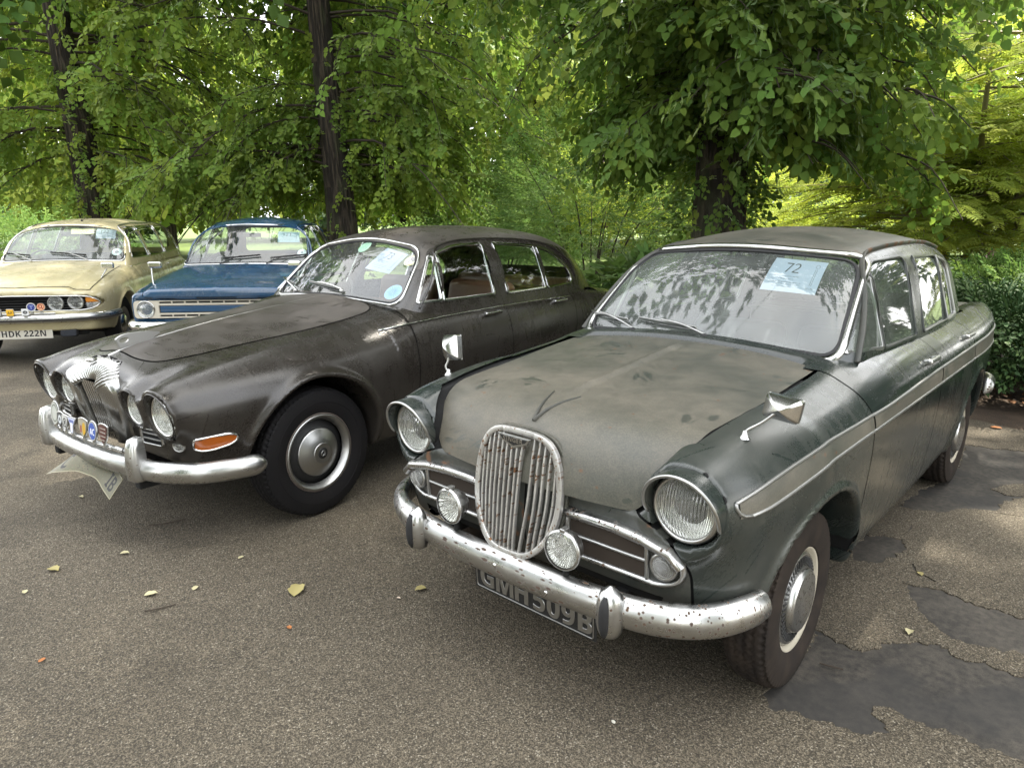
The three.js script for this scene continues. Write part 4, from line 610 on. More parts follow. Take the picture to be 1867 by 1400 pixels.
const daimler = (() => {
  const car = thing('saloon_car', 'dusty dark brown four-headlamp saloon with fluted chrome grille and bent number plate', 'car', DX.pos, DX.turn, 'vintage cars parked in a row');
  const Wz = cv([[-3.95, 0.50], [-3.6, 0.62], [-3.2, 0.72], [-2.5, 0.79], [-1.6, 0.822], [-0.7, 0.820], [-0.2, 0.812], [0.1, 0.800], [0.4, 0.762], [0.6, 0.712], [0.75, 0.655]]);
  const sec = cv([[0.2, -0.16], [0.30, -0.095], [0.40, -0.05], [0.55, -0.012], [0.68, 0], [0.80, -0.018], [0.90, -0.055], [1.0, -0.11]]);
  const Tz = cv([[-3.95, 0.72], [-3.6, 0.83], [-3.2, 0.90], [-2.7, 0.955], [-2.2, 0.983], [-1.2, 0.988], [-0.75, 0.962], [-0.5, 0.912], [-0.2, 0.892], [0.17, 0.876], [0.5, 0.842], [0.77, 0.785]]);
  const yc = cv([[-0.9, 1.05], [-0.75, 1.04], [-0.4, 1.008], [0, 0.968], [0.3, 0.928], [0.56, 0.882], [0.72, 0.835], [0.8, 0.81]]), hw = cv([[-0.7, 0.62], [-0.3, 0.50], [0, 0.43], [0.4, 0.31], [0.6, 0.24], [0.75, 0.19]]);
  const Bz = cv([[-3.95, 0.38], [-3.3, 0.30], [-2.2, 0.255], [-0.5, 0.255], [0.3, 0.34], [0.75, 0.42]]);
  const fy = cv([[0.3, -0.12], [0.42, -0.055], [0.55, -0.02], [0.66, 0.0], [0.80, 0.028]]);
  const A1 = (z, y) => Math.hypot(z - 0.035, (y - 0.345) * (y > 0.345 ? 1 : 0.8)) - 0.385, A2 = (z, y) => Math.hypot(z + 2.72, (y - 0.22) * 0.92) - 0.385;
  const F = (x, y, z) => {
    const a = Math.abs(x), d1 = A1(z, y), d2 = A2(z, y), fl = 0.020 * Math.exp(-(((d1 - 0.016) / 0.024) ** 2)) + 0.010 * Math.exp(-(((d2 - 0.014) / 0.02) ** 2));
    const side = a - (Wz(z) + sec(y) + fl), front = z - (0.725 + fy(y) - 0.75 * Math.max(0, a - 0.44) ** 2), rear = -3.88 - z + 0.3 * a * a + 0.6 * (y - 0.6) ** 2, bot = Bz(z) - y;
    const wing = Tz(z), hump = z > -0.95 ? (yc(z) - wing) * Math.exp(-((a / hw(z)) ** 2)) * smoothstep(z, -0.95, -0.75) : (z < -2.9 ? 0.02 * (1 - a * a * 2) : 0), valley = 0.035 * Math.exp(-(((a - 0.47) / 0.06) ** 2)) * smoothstep(z, 0.35, 0.75);
    const top = y - (wing + hump - valley - (z > -0.5 ? 0.16 : 0.10) * Math.max(0, a - 0.60));
    let f = smax(side, top, z > -0.2 ? 0.20 : lerp(0.085, 0.20, smoothstep(z, -1, -0.2))); f = smax(f, front, 0.10); f = smax(f, rear, 0.2); f = smax(f, bot, 0.04);
    const lean = z - (0.742 + 0.26 * (y - 0.66));
    const p1 = smax(smax(Math.hypot(a - 0.573, (y - 0.662)) - lerp(0.15, 0.121, smoothstep(z, 0.35, 0.74)), lean, 0.012), 0.25 - z, 0.08), p2 = smax(smax(Math.hypot(a - 0.349, (y - 0.664)) - lerp(0.13, 0.094, smoothstep(z, 0.35, 0.74)), lean - 0.004, 0.012), 0.25 - z, 0.08);
    f = smin(f, p1, 0.06); f = smin(f, p2, 0.055);
    const r1 = smax(Math.hypot(a - 0.575, (y - 0.660)) - 0.099, 0.66 - z, 0.02), r2 = smax(Math.hypot(a - 0.349, (y - 0.662)) - 0.082, 0.67 - z, 0.02); f = smax(f, -r1, 0.012); f = smax(f, -r2, 0.012);
    f = smax(f, -Math.max(a - 0.212 + 5.4 * Math.max(0, y - 0.70) ** 2, y - 0.838 + 0.9 * a * a, 0.625 - z, 0.452 - y), 0.012);
    const well = (d) => smax(d, 0.44 - a, 0.03); f = smax(f, -well(d1), 0.024); f = smax(f, -well(d2), 0.02);
    return f;
  };
  const half = clip(implicit(F, [-0.03, 0.2, -4.05], [0.90, 1.10, 0.86], 0.0145), (x) => -x);
  const inArch = (x, y, z) => Math.min(A1(z, y), A2(z, y));
  const cab = (x, y, z) => Math.max(Math.abs(x) - 0.66, z + 0.80, -2.95 - z, 0.84 - y);
  const well = clip(half, (x, y, z) => Math.max(inArch(x, y, z) + 0.004 < 0 ? inArch(x, y, z) : 1, x - 0.76));
  const skin = clip(clip(clip(half, (x, y, z) => -inArch(x, y, z) - 0.006), (x, y, z) => 0.262 - y), (x, y, z) => -cab(x, y, z)), g = 0.0034;
  const d1 = sdPoly(outline([[-0.70, 1.1], [-0.645, 0.84, 0.1], [-0.655, 0.315, 0.03], [-1.545, 0.30, 0.02], [-1.56, 1.1]])), d2 = sdPoly(outline([[-1.56, 1.1], [-1.545, 0.30, 0.02], [-2.20, 0.30, 0.1], [-2.36, 0.52, 0.2], [-2.44, 0.75, 0.1], [-2.46, 1.1]]));
  const bo = outline([[0, 0.615], [0.15, 0.62, 0.05], [0.30, 0.585, 0.08], [0.40, 0.40, 0.2], [0.475, 0.0, 0.2], [0.49, -0.45, 0.1], [0.485, -0.615, 0.10], [0.36, -0.665, 0.06], [0, -0.68], [-0.1, 0]]), bsd = sdPoly(bo), isB = (x, y, z) => y < 0.78 || z < -0.9 ? 1 : bsd(x, z);
  const front = clip(clip(skin, (x, y, z) => -0.70 - z), (x, y, z) => g - d1(z, y) * (x > 0.6 ? 1 : 9));
  const noB = clip(front, (x, y, z) => g - isB(x, y, z)), top = (x, y, z) => Math.max(x - (z > 0.3 ? 0.69 : 0.665), y > 0.80 ? -1 : 0.80 - y);
  const rearW = clip(clip(clip(skin, (x, y, z) => z + 0.645), (x, y, z) => g - d1(z, y)), (x, y, z) => g - d2(z, y)), boot = (x, y, z) => Math.max(x - 0.50, z + 3.05, 0.62 - y);
  const parts2 = [['front_wing', noB, DP.side], ['front_door', clip(skin, (x, y, z) => d1(z, y) + g), DP.side], ['rear_door', clip(skin, (x, y, z) => d2(z, y) + g), DP.side], ['rear_wing', clip(rearW, (x, y, z) => g - boot(x, y, z)), DP.side], ['front_wheel_well', clip(well, (x, y, z) => -1 - z), M.liner], ['rear_wheel_well', clip(well, (x, y, z) => z + 1), M.liner]];
  for (const [n, ge, m] of parts2) { part(n, uvOf(ge, 'side'), m, car); part(n, uvOf(mirror(ge), 'side', 0.7, 0.3), m, car); }
  const bonnet = part('bonnet', uvOf(both(clip(front, (x, y, z) => isB(x, y, z) + g, 0.003)), 'top'), DP.dust, car);
  part('boot_lid', uvOf(both(clip(rearW, (x, y, z) => boot(x, y, z) + g)), 'top'), DP.dust, car);
  part('inner_body', both(clip(clip(half, (x, y, z) => -inArch(x, y, z) - 0.02), (x, y, z) => Math.max(-cab(x, y, z), y - 0.94 - (z > -0.75 ? 0.2 : 0)), -0.015)), M.liner, car);
  part('floor_pan', box(1.36, 0.03, 3.6, 0.01, 0, 0.29, -1.7), M.liner, car); part('bulkhead', box(1.3, 0.5, 0.03, 0.01, 0, 0.60, -0.60), M.liner, car);
  // centre strip and bonnet mascot
  { const on = (z) => onY(F, 0, z), q = Array.from({ length: 40 }, (_, i) => on(lerp(0.665, -0.66, i / 39))); part('bonnet_strip', sweep(q.map((a) => a[0]), q.map((a) => a[1]), BEAD(0.012, 0.009), false, (t) => 0.8 - 0.4 * t), M.alu, bonnet);
    const s = new THREE.Shape(); s.moveTo(0.09, 0); s.lineTo(0.10, 0.045); s.quadraticCurveTo(0.07, 0.066, 0.02, 0.058); s.quadraticCurveTo(-0.06, 0.05, -0.12, 0.026); s.lineTo(-0.08, 0.008); s.lineTo(-0.13, 0.0); s.closePath(); const hol = new THREE.Path(); hol.absellipse(0.062, 0.034, 0.024, 0.014, 0, Math.PI * 2); s.holes.push(hol);
    const mg = new THREE.ExtrudeGeometry(s, { depth: 0.008, bevelEnabled: true, bevelSize: 0.002, bevelThickness: 0.002, bevelSegments: 2, curveSegments: 10 }).translate(0, 0, -0.004).rotateY(-Math.PI / 2); const z0 = 0.52, y0 = on(z0)[0][1]; const m = part('bonnet_mascot', mg, M.alu, bonnet); m.position.set(0, y0 + 0.004, z0); m.rotation.x = 0.13; }
  // grille: fluted arch, plain cheeks, upright vanes
  const grille = new THREE.Group(); grille.name = 'grille'; car.add(grille);
  { const half2 = [[0, 0.842], [0.07, 0.838], [0.14, 0.822], [0.20, 0.790], [0.236, 0.742], [0.243, 0.68], [0.238, 0.58], [0.226, 0.46]], inn = [[0, 0.742], [0.035, 0.741], [0.07, 0.736], [0.10, 0.722], [0.116, 0.700], [0.118, 0.65], [0.114, 0.56], [0.108, 0.45]];
    const dense = (a) => new THREE.CatmullRomCurve3([...a.slice(1).reverse().map(([x, y]) => V3(-x, y, 0)), ...a.map(([x, y]) => V3(x, y, 0))]).getPoints(520), O = dense(half2), N = dense(inn), lv = [[-0.06, -0.14], [-0.02, -0.09], [0.02, -0.045], [0.09, -0.008], [0.22, 0.018], [0.5, 0.036], [0.85, 0.036], [0.97, 0.026], [1, 0.006], [1, -0.03]], P = [], I = [];
    O.forEach((o, i) => { const n = N[i], topness = smoothstep(o.y, 0.755, 0.805), s = i / O.length, fl = topness * 0.010 * (Math.abs(Math.sin(s * Math.PI * 40)) - 0.5), zb = 0.752 + 0.22 * (Math.min(o.y, 0.78) - 0.7) - 0.06 * smoothstep(o.y, 0.78, 0.86); lv.forEach(([t, zr], j) => { const z = lerp([-0.14, -0.09, -0.02, 0.014, 0.022, 0.026, 0.028, 0.022, 0.004, -0.03][j], zr, topness), k = t < 0.95 ? fl : 0; P.push(lerp(o.x, n.x, t) + k * (o.x / 0.25), lerp(o.y, n.y, t) + k * topness, zb + z + k * 0.8); }); });
    for (let i = 0; i < O.length - 1; i++) for (let j = 0; j < lv.length - 1; j++) { const a = i * lv.length + j, b = a + lv.length; I.push(a, a + 1, b, a + 1, b + 1, b); }
    part('fluted_surround', uvOf(raw(P, null, I), 'front'), M.greyChrome, grille);
    for (let i = 0; i < 9; i++) { const x = (i - 4) * 0.0245, y1 = 0.744 - 0.9 * Math.max(0, Math.abs(x) - 0.085) ** 1.2, k = (y) => 0.752 + 0.22 * (y - 0.7); const q = [0.45, 0.55, 0.65, y1].map((y) => [x * lerp(0.93, 1, (y - 0.45) / 0.3), y, k(y)]); part('grille_vane', uvOf(sweep(q, q.map(() => V3(0, -0.1, 1)), [[-0.0038, 0], [-0.0026, 0.005], [0.0026, 0.005], [0.0038, 0]]), 'front'), M.chrome, grille); }
    part('grille_back', box(0.32, 0.32, 0.01, 0.004, 0, 0.60, 0.675).rotateX(0), M.liner, grille);
    const bd = part('grille_badge', new THREE.SphereGeometry(0.022, 20, 12).scale(0.9, 0.55, 1.2), M.chrome, grille); bd.position.set(0, 0.846, 0.745); }
  // headlamps
  for (const s of [1, -1]) { addLamp(car, 'headlight', s * 0.575, 0.660, 0.716, 0.088, s * 0.05, M.chrome); addLamp(car, 'headlight', s * 0.349, 0.662, 0.722, 0.073, s * 0.03, M.chrome); }
  for (const s of [1, -1]) for (const [x, y, r] of [[0.574, 0.661, 0.1035], [0.349, 0.663, 0.0865]]) { const q = Array.from({ length: 48 }, (_, i) => { const a = i / 48 * 2 * Math.PI; return [s * (x + r * Math.cos(a)), y + r * Math.sin(a), 0.745 + 0.26 * (y + r * Math.sin(a) - 0.66)]; }); part('headlight_bezel', sweep(q, q.map(() => V3(0, -0.25, 1)), BEAD(0.006, 0.003), true), DP.side, car); }
  // amber indicator, sidelight, horn grille
  for (const s of [1, -1]) {
    const ind = new THREE.Group(); ind.name = 'indicator'; car.add(ind); const o = outline([[0.648, 0.550, 0.012], [0.51, 0.556, 0.02], [0.468, 0.540, 0.03], [0.49, 0.505, 0.03], [0.60, 0.485, 0.03], [0.640, 0.495, 0.02]], 6), sd = sdPoly(o), q = o.map(([z, y]) => onX(F, z, y)), fr = sweep(q.map((p) => p[0]), q.map((p) => p[1]), BEAD(0.013, 0.011), true), ln = clip(half, (x, y, z) => x < 0.4 ? 1 : sd(z, y), 0.006);
    part('indicator_rim', s > 0 ? fr : mirror(fr), M.chrome, ind); part('indicator_lens', s > 0 ? ln : mirror(ln), M.amber, ind);
    const sl = onZ(F, 0.60, 0.515); const L = addLamp(car, 'sidelight', s * 0.60, 0.515, sl[0][2], 0.026, s * 0.6, M.chromeOld);
    const hz = onZ(F, 0.43, 0.525)[0][2], hg = new THREE.Group(); hg.name = 'horn_grille'; hg.position.set(s * 0.43, 0.535, hz + 0.004); hg.rotation.y = s * 0.12; car.add(hg); const ho = outline([[-0.075, -0.035, 0.012], [0.075, -0.035, 0.012], [0.075, 0.035, 0.012], [-0.075, 0.035, 0.012]], 4); part('horn_surround', sweep(ho.map(([x, y]) => [x, y, 0]), ho.map(() => V3(0, 0, 1)), BEAD(0.012, 0.018), true), M.chromeOld, hg); part('horn_back', box(0.14, 0.06, 0.006, 0.002), M.liner, hg); for (const y of [-0.012, 0.012]) part('horn_bar', box(0.145, 0.006, 0.012, 0.002, 0, y, 0.006), M.alu, hg);
  }
  // bumper, overriders, badge bar
  const bpath = new THREE.CatmullRomCurve3([[-0.83, 0.405, 0.40], [-0.80, 0.405, 0.52], [-0.72, 0.405, 0.66], [-0.58, 0.405, 0.755], [-0.40, 0.405, 0.80], [0, 0.405, 0.825], [0.40, 0.405, 0.80], [0.58, 0.405, 0.755], [0.72, 0.405, 0.66], [0.80, 0.405, 0.52], [0.83, 0.405, 0.40]].map((p) => V3(...p))).getPoints(120), bnorm = bpath.map((p, i) => { const a = bpath[Math.max(0, i - 1)], b = bpath[Math.min(120, i + 1)]; return V3(-(b.z - a.z), 0, b.x - a.x).normalize(); });
  const bpr = []; for (let i = 0; i <= 12; i++) { const a = -Math.PI / 2 + i / 12 * Math.PI; bpr.push([-0.050 * Math.sin(a), 0.042 * Math.cos(a) - 0.01]); } bpr.push([-0.03, -0.03], [0.03, -0.03], bpr[0].slice());
  const bumper = part('front_bumper', uvOf(sweep(bpath, bnorm, bpr, false, (t) => { const e = Math.min(t, 1 - t); return e < 0.05 ? Math.sqrt(Math.max(0.05, 1 - (1 - e / 0.05) ** 2)) : 1; }), 'front'), M.chromeOld, car);
  for (const s of [1, -1]) {
    const yy = [[-0.088, 0.034, 0.050], [-0.08, 0.042, 0.062], [-0.04, 0.043, 0.066], [0.02, 0.040, 0.066], [0.07, 0.036, 0.060], [0.102, 0.031, 0.048], [0.112, 0.02, 0.02]], P = [], I = [], ring = 17; yy.forEach(([y, w, d]) => { for (let i = 0; i < ring; i++) { const a = -Math.PI / 2 + i / (ring - 1) * Math.PI, sx = Math.sign(Math.sin(a)) * Math.pow(Math.abs(Math.sin(a)), 0.6), cz = Math.pow(Math.max(0, Math.cos(a)), 0.5); P.push(w * sx, y, d * cz - 0.03); } }); for (let j = 0; j < yy.length - 1; j++) for (let i = 0; i < ring - 1; i++) { const a = j * ring + i, b = a + ring; I.push(a, a + 1, b, a + 1, b + 1, b); } for (let i = 1; i < ring - 1; i++) { I.push(0, i + 1, i); const q = (yy.length - 1) * ring; I.push(q, q + i, q + i + 1); }
    const o = part('overrider', uvOf(raw(P, null, I), 'front'), M.chromeOld, bumper); o.position.set(s * 0.455, 0.445, 0.812); o.rotation.y = s * 0.14;
    part('bumper_iron', box(0.05, 0.06, 0.12, 0.01, s * 0.42, 0.335, 0.74), M.black, bumper);
  }
  const bar = part('badge_bar', tube([[-0.36, 0.475, 0.80], [-0.2, 0.478, 0.825], [0, 0.48, 0.832], [0.2, 0.478, 0.825], [0.36, 0.475, 0.80]], 0.009, 30, 10), M.chromeOld, car);
  for (let i = 0; i < 9; i++) { const x = -0.32 + i * 0.08; part('bar_sleeve', cyl(0.0105, 0.0105, 0.062, 12).rotateZ(Math.PI / 2).translate(x, 0.4785, 0.829 - 0.2 * x * x), M.chrome, bar); }
  { const face = (draw) => mat([1, 1, 1], 0.35, 0, { map: card(128, 128, draw), clearcoat: 0.5 });
    const list = [[-0.30, 0.045, 1.35, 'round', (c) => { c.fillStyle = '#b9bcb6'; c.fillRect(0, 0, 128, 128); c.strokeStyle = '#6d736c'; c.lineWidth = 8; c.beginPath(); c.arc(64, 64, 44, 0, 7); c.stroke(); }], [-0.225, 0.034, 1.2, 'shield', (c) => { c.fillStyle = '#3a3f46'; c.fillRect(0, 0, 128, 128); c.fillStyle = '#c9cfd4'; c.beginPath(); c.arc(64, 60, 34, 0, 7); c.fill(); c.fillStyle = '#30353c'; c.beginPath(); c.arc(64, 60, 14, 0, 7); c.fill(); }], [-0.16, 0.032, 1.2, 'shield', (c) => { c.fillStyle = '#c3c5c3'; c.fillRect(0, 0, 128, 128); c.strokeStyle = '#20242a'; c.lineWidth = 12; c.beginPath(); c.arc(64, 64, 34, 0, 7); c.stroke(); c.fillStyle = '#20242a'; c.fillRect(50, 46, 28, 34); }], [-0.075, 0.044, 0.9, 'wings', (c) => { c.fillStyle = '#bfc6dc'; c.fillRect(0, 0, 128, 128); c.fillStyle = '#5b6aa6'; c.fillRect(30, 20, 68, 22); c.fillStyle = '#eef0f6'; c.fillRect(52, 44, 24, 70); }], [0.045, 0.046, 1.05, 'shield', (c) => { c.fillStyle = '#9b9686'; c.fillRect(0, 0, 128, 128); c.fillStyle = '#c79c1c'; c.beginPath(); c.ellipse(84, 66, 24, 40, 0, 0, 7); c.fill(); c.fillStyle = '#8d3a30'; c.fillRect(30, 50, 24, 44); }], [0.135, 0.040, 1.2, 'round', (c) => { c.fillStyle = '#d4d6d3'; c.fillRect(0, 0, 128, 128); c.fillStyle = '#2b50a4'; c.beginPath(); c.arc(64, 64, 54, 0, 7); c.fill(); c.fillStyle = '#f2f3f4'; c.font = 'bold 58px sans-serif'; c.textAlign = 'center'; c.textBaseline = 'middle'; c.fillText('AC', 64, 68); }], [0.225, 0.044, 1.1, 'shield', (c) => { c.fillStyle = '#4a1e1c'; c.fillRect(0, 0, 128, 128); c.strokeStyle = '#a09a92'; c.lineWidth = 6; for (let i = 0; i < 4; i++) { c.beginPath(); c.moveTo(24, 30 + i * 24); c.lineTo(104, 30 + i * 24); c.stroke(); } }]];
    for (const [x, r, k, kind, draw] of list) {
      const b = new THREE.Group(); b.name = 'bar_badge'; b.position.set(x, 0.49 + r * k, 0.838 - 0.2 * x * x); b.rotation.x = -0.08; car.add(b); const sh = new THREE.Shape(); if (kind === 'round') sh.absellipse(0, 0, r, r * k, 0, Math.PI * 2); else if (kind === 'shield') { sh.moveTo(-r, r * k * 0.8); sh.quadraticCurveTo(0, r * k * 1.15, r, r * k * 0.8); sh.quadraticCurveTo(r, -r * k * 0.4, 0, -r * k); sh.quadraticCurveTo(-r, -r * k * 0.4, -r, r * k * 0.8); } else { sh.moveTo(-r, r * k); sh.lineTo(r, r * k); sh.lineTo(r * 0.35, 0); sh.lineTo(r * 0.35, -r * k); sh.lineTo(-r * 0.35, -r * k); sh.lineTo(-r * 0.35, 0); }
      part('badge_body', new THREE.ExtrudeGeometry(sh, { depth: 0.004, bevelEnabled: true, bevelSize: 0.003, bevelThickness: 0.002, bevelSegments: 2, curveSegments: 14 }), M.chromeOld, b); const fg = new THREE.ShapeGeometry(sh, 14); fg.scale(0.92, 0.92, 1); const u = fg.attributes.uv, p = fg.attributes.position; for (let i = 0; i < p.count; i++) u.setXY(i, p.getX(i) / (2 * r) + 0.5, p.getY(i) / (2 * r * k) + 0.5); fg.translate(0, 0, 0.0075); part('badge_face', fg, face(draw), b); part('badge_foot', box(0.02, 0.03, 0.008, 0.003, 0, -r * k - 0.004, 0), M.alu, b);
    }
  }
  { // the crumpled number plate hanging under the bumper
    const t = card(1024, 220, (c, w, h) => { c.fillStyle = '#5a5744'; c.fillRect(0, 0, w, h); for (let i = 0; i < 900; i++) { c.fillStyle = `rgba(${90 + hash2(i, 1) * 60},${84 + hash2(i, 2) * 50},${60 + hash2(i, 3) * 40},${0.10 + 0.25 * hash2(i, 4)})`; const r = 1 + hash2(i, 5) * 7; c.fillRect(hash2(i, 6) * w, hash2(i, 7) * h, r * 2, r); } c.fillStyle = '#14130f'; c.font = 'bold 190px sans-serif'; c.textBaseline = 'middle'; c.fillText('C', 110, 116); c.fillText('I', 780, 116); c.fillText('B', 850, 116); c.fillStyle = '#2a2820'; for (let i = 0; i < 60; i++) c.fillRect(330 + hash2(i, 21) * 220, 20 + hash2(i, 22) * 180, 3 + hash2(i, 23) * 12, 2 + hash2(i, 24) * 6); c.fillStyle = '#5d5844'; c.fillRect(300, 20, 14, 60); c.strokeStyle = '#8d8870'; c.lineWidth = 8; c.strokeRect(4, 4, w - 8, h - 8); });
    const P = [], U = [], I = [], nx = 40, ny = 8, bend = cv([[0, 0.0], [0.16, 0.028], [0.34, 0.036], [0.5, 0.020], [0.66, -0.004], [0.85, -0.030], [1, -0.048]]), zb = cv([[0, 0.05], [0.2, 0.055], [0.4, 0.02], [0.6, -0.01], [0.8, 0.005], [1, 0.02]]);
    for (const off of [0, -0.004]) for (let i = 0; i <= nx; i++) for (let j = 0; j <= ny; j++) { const u = i / nx, v = j / ny, curl = 0.045 * Math.max(0, 0.3 - u) / 0.3; P.push(lerp(-0.12, 0.30, u) - 0.02 * v * (u < 0.3 ? 1 : 0), 0.338 + bend(u) + (v - 0.5) * 0.078 * (1 - 0.25 * (u < 0.15 ? (0.15 - u) / 0.15 : 0)), 0.822 + zb(u) + off + (0.5 - v) * (0.10 - 0.03 * u) + curl * (1 - v)); U.push(u, v); }
    const m = ny + 1, base = (nx + 1) * m; for (let i = 0; i < nx; i++) for (let j = 0; j < ny; j++) { const a = i * m + j, b = a + m; I.push(a, b, a + 1, a + 1, b, b + 1); I.push(base + a, base + a + 1, base + b, base + a + 1, base + b + 1, base + b); }
    for (let i = 0; i < nx; i++) for (const j of [0, ny]) { const a = i * m + j, b = a + m; I.push(a, base + a, b, b, base + a, base + b); } for (let j = 0; j < ny; j++) for (const i of [0, nx]) { const a = i * m + j, b = a + 1; I.push(a, base + a, b, b, base + a, base + b); }
    const pg = raw(P, null, I); pg.setAttribute('uv', new THREE.Float32BufferAttribute(U, 2)); const np = part('number_plate', pg, mat([1, 1, 1], 0.55, 0, { map: t, side: THREE.DoubleSide }), car); np.userData.label = 'bent, creased cream number plate hanging below bumper';
    part('plate_backing', box(0.34, 0.07, 0.02, 0.004, 0.0, 0.375, 0.795).rotateZ(-0.05), M.black, np);
  }
  // greenhouse
  const xg = cv([[0.88, 0.765], [0.97, 0.735], [1.15, 0.680], [1.33, 0.595], [1.45, 0.53]]), tz = cv([[-3.4, -0.36], [-3.0, -0.20], [-2.6, -0.075], [-2.2, -0.02], [-1.6, 0], [-1.1, -0.012], [-0.8, -0.04], [-0.6, -0.07]]), rz = cv([[-3.5, 0.86], [-3.25, 1.00], [-3.0, 1.18], [-2.7, 1.345], [-2.4, 1.415], [-2.1, 1.440], [-1.75, 1.448], [-1.43, 1.440], [-1.2, 1.412], [-1.05, 1.378], [-0.9, 1.32]]);
  const FG = (x, y, z) => { const a = Math.abs(x), s = a - (xg(y) + tz(z)), t = (y - (rz(z) - 0.24 * a * a)) * (z < -2.6 ? lerp(1, 0.8, smoothstep(-z, 2.6, 3)) : 1), w = (z - (-0.70 - (y - 1.035) * 1.02 - 0.20 * a * a)) * 0.70; let f = smax(s, t, 0.15); f = smax(f, w, 0.085); return f; };
  const gh = implicit(FG, [-0.80, 0.88, -3.55], [0.80, 1.49, -0.58], 0.0145);
  const wsC = (k) => [[-0.585 - k, 1.003 - k, 0.10], [0, 1.043 - k, 0.5], [0.585 + k, 1.003 - k, 0.10], [0.485 + k * 0.8, 1.302 + k, 0.12], [0, 1.372 + k, 0.5], [-0.485 - k * 0.8, 1.302 + k, 0.12]], wsd = sdPoly(outline(wsC(0), 10));
  const wins = { vent: [[-0.80, 1.016, 0.012], [-1.035, 1.268, 0.03], [-1.058, 1.272, 0.012], [-0.972, 1.016, 0.012]], w1: [[-0.992, 1.016, 0.012], [-1.083, 1.285, 0.03], [-1.25, 1.328, 0.1], [-1.53, 1.334, 0.02], [-1.47, 1.014, 0.012]], w2: [[-1.612, 1.014, 0.012], [-1.655, 1.334, 0.02], [-2.12, 1.302, 0.02], [-2.098, 1.008, 0.012]], quarter: [[-2.135, 1.008, 0.012], [-2.157, 1.292, 0.02], [-2.32, 1.255, 0.08], [-2.53, 1.12, 0.10], [-2.56, 1.008, 0.06]] };
  const wo = Object.fromEntries(Object.entries(wins).map(([k, v]) => [k, outline(v)])), wd = Object.fromEntries(Object.entries(wo).map(([k, v]) => [k, sdPoly(v)]));
  const isW = (x, y, z) => { if (Math.abs(x) < 0.42) return 1; let d = 1; for (const k in wd) d = Math.min(d, wd[k](z, y)); return d; }, isWS = (x, y, z) => z > -1.25 && Math.abs(x) < 0.62 && (z - (-0.70 - (y - 1.035) * 1.02 - 0.20 * x * x)) > -0.06 ? wsd(x, y) : 1, rw = sdPoly(outline([[-0.5, 1.08, 0.1], [0.5, 1.08, 0.1], [0.42, 1.33, 0.1], [-0.42, 1.33, 0.1]])), isRW = (x, y, z) => z < -2.55 && Math.abs(x) < 0.5 ? rw(x, y) : 1;
  let shell = clip(gh, (x, y, z) => -isWS(x, y, z)); shell = clip(shell, (x, y, z) => -isRW(x, y, z)); shell = clip(shell, (x, y, z) => -isW(x, y, z)); shell = clip(shell, (x, y, z) => (Math.abs(x) < 0.6 && z < -0.85 && z > -2.9 && y < 0.94) ? 1 : 0.885 - y);
  const rl = cv([[-3.3, 1.02], [-2.9, 1.18], [-2.6, 1.27], [-2.35, 1.318], [-2.0, 1.352], [-1.6, 1.366], [-1.3, 1.358], [-1.1, 1.315], [-0.95, 1.2]]), roofLine = (x, y, z) => rl(z) - y;
  part('roof', uvOf(clip(shell, roofLine), 'top', 0.4, 0.2), DP.dust, car); part('pillars', uvOf(clip(shell, (x, y, z) => -roofLine(x, y, z)), 'side'), DP.side, car);
  part('windscreen', uvOf(clip(gh, isWS, -0.004), 'front', 0.5), M.glass, car); part('rear_window', uvOf(clip(gh, isRW, -0.004), 'front', 0.5), M.glass, car);
  for (const [k, n] of [['vent', 'vent_window'], ['w1', 'side_window'], ['w2', 'side_window'], ['quarter', 'quarter_window']]) for (const s of [1, -1]) { const w = part(n, uvOf(clip(gh, (x, y, z) => s * x < 0.42 ? 1 : wd[k](z, y), -0.006), 'side'), M.glassClear, car), ge = frameOf(FG, wo[k], FLATBEAD(0.018, 0.009)); part('window_frame', s > 0 ? ge : mirror(ge), M.chrome, w); }
  part('windscreen_surround', frameOf(FG, outline(wsC(0.010), 12), BEAD(0.017, 0.012), (F, x, y) => onZ(F, x, y, 0.1)), M.chrome, car); part('windscreen_seal', frameOf(FG, outline(wsC(-0.002), 12), FLATBEAD(0.010, 0.004), (F, x, y) => onZ(F, x, y, 0.1)), M.rubber, car);
  const lineOn = (G, pts, prof) => { const c = new THREE.CatmullRomCurve3(pts.map(([z, y]) => V3(0, y, z))).getPoints(60), q = c.map((v) => onX(G, v.z, v.y)); return sweep(q.map((a) => a[0]), q.map((a) => a[1]), prof); };
  for (const [n, G, pts, prof, m] of [['rain_gutter', FG, [[-0.80, 0.985], [-0.90, 1.09], [-1.02, 1.22], [-1.12, 1.312], [-1.3, 1.352], [-1.6, 1.362], [-2.0, 1.348], [-2.35, 1.298], [-2.58, 1.17], [-2.64, 1.05]], BEAD(0.012, 0.012), DP.side], ['waist_strip', F, [[-0.46, 0.895], [-0.7, 0.915], [-1.0, 0.926], [-1.5, 0.930], [-2.0, 0.928], [-2.42, 0.918]], BEAD(0.013, 0.009), M.chrome]]) { const ge = lineOn(G, pts, prof); part(n, ge, m, car); part(n, mirror(ge), m, car); }
  for (const z of [-1.38, -2.22]) for (const s of [1, -1]) { const [p] = onX(F, z, 0.905), h = part('door_handle', box(0.02, 0.022, 0.17, 0.009), M.chrome, car); h.position.set(s * (p[0] + 0.026), 0.905, z); for (const dz of [0.06, -0.07]) part('handle_base', box(0.03, 0.026, 0.028, 0.008, -s * 0.012, 0, dz), M.chrome, h); }
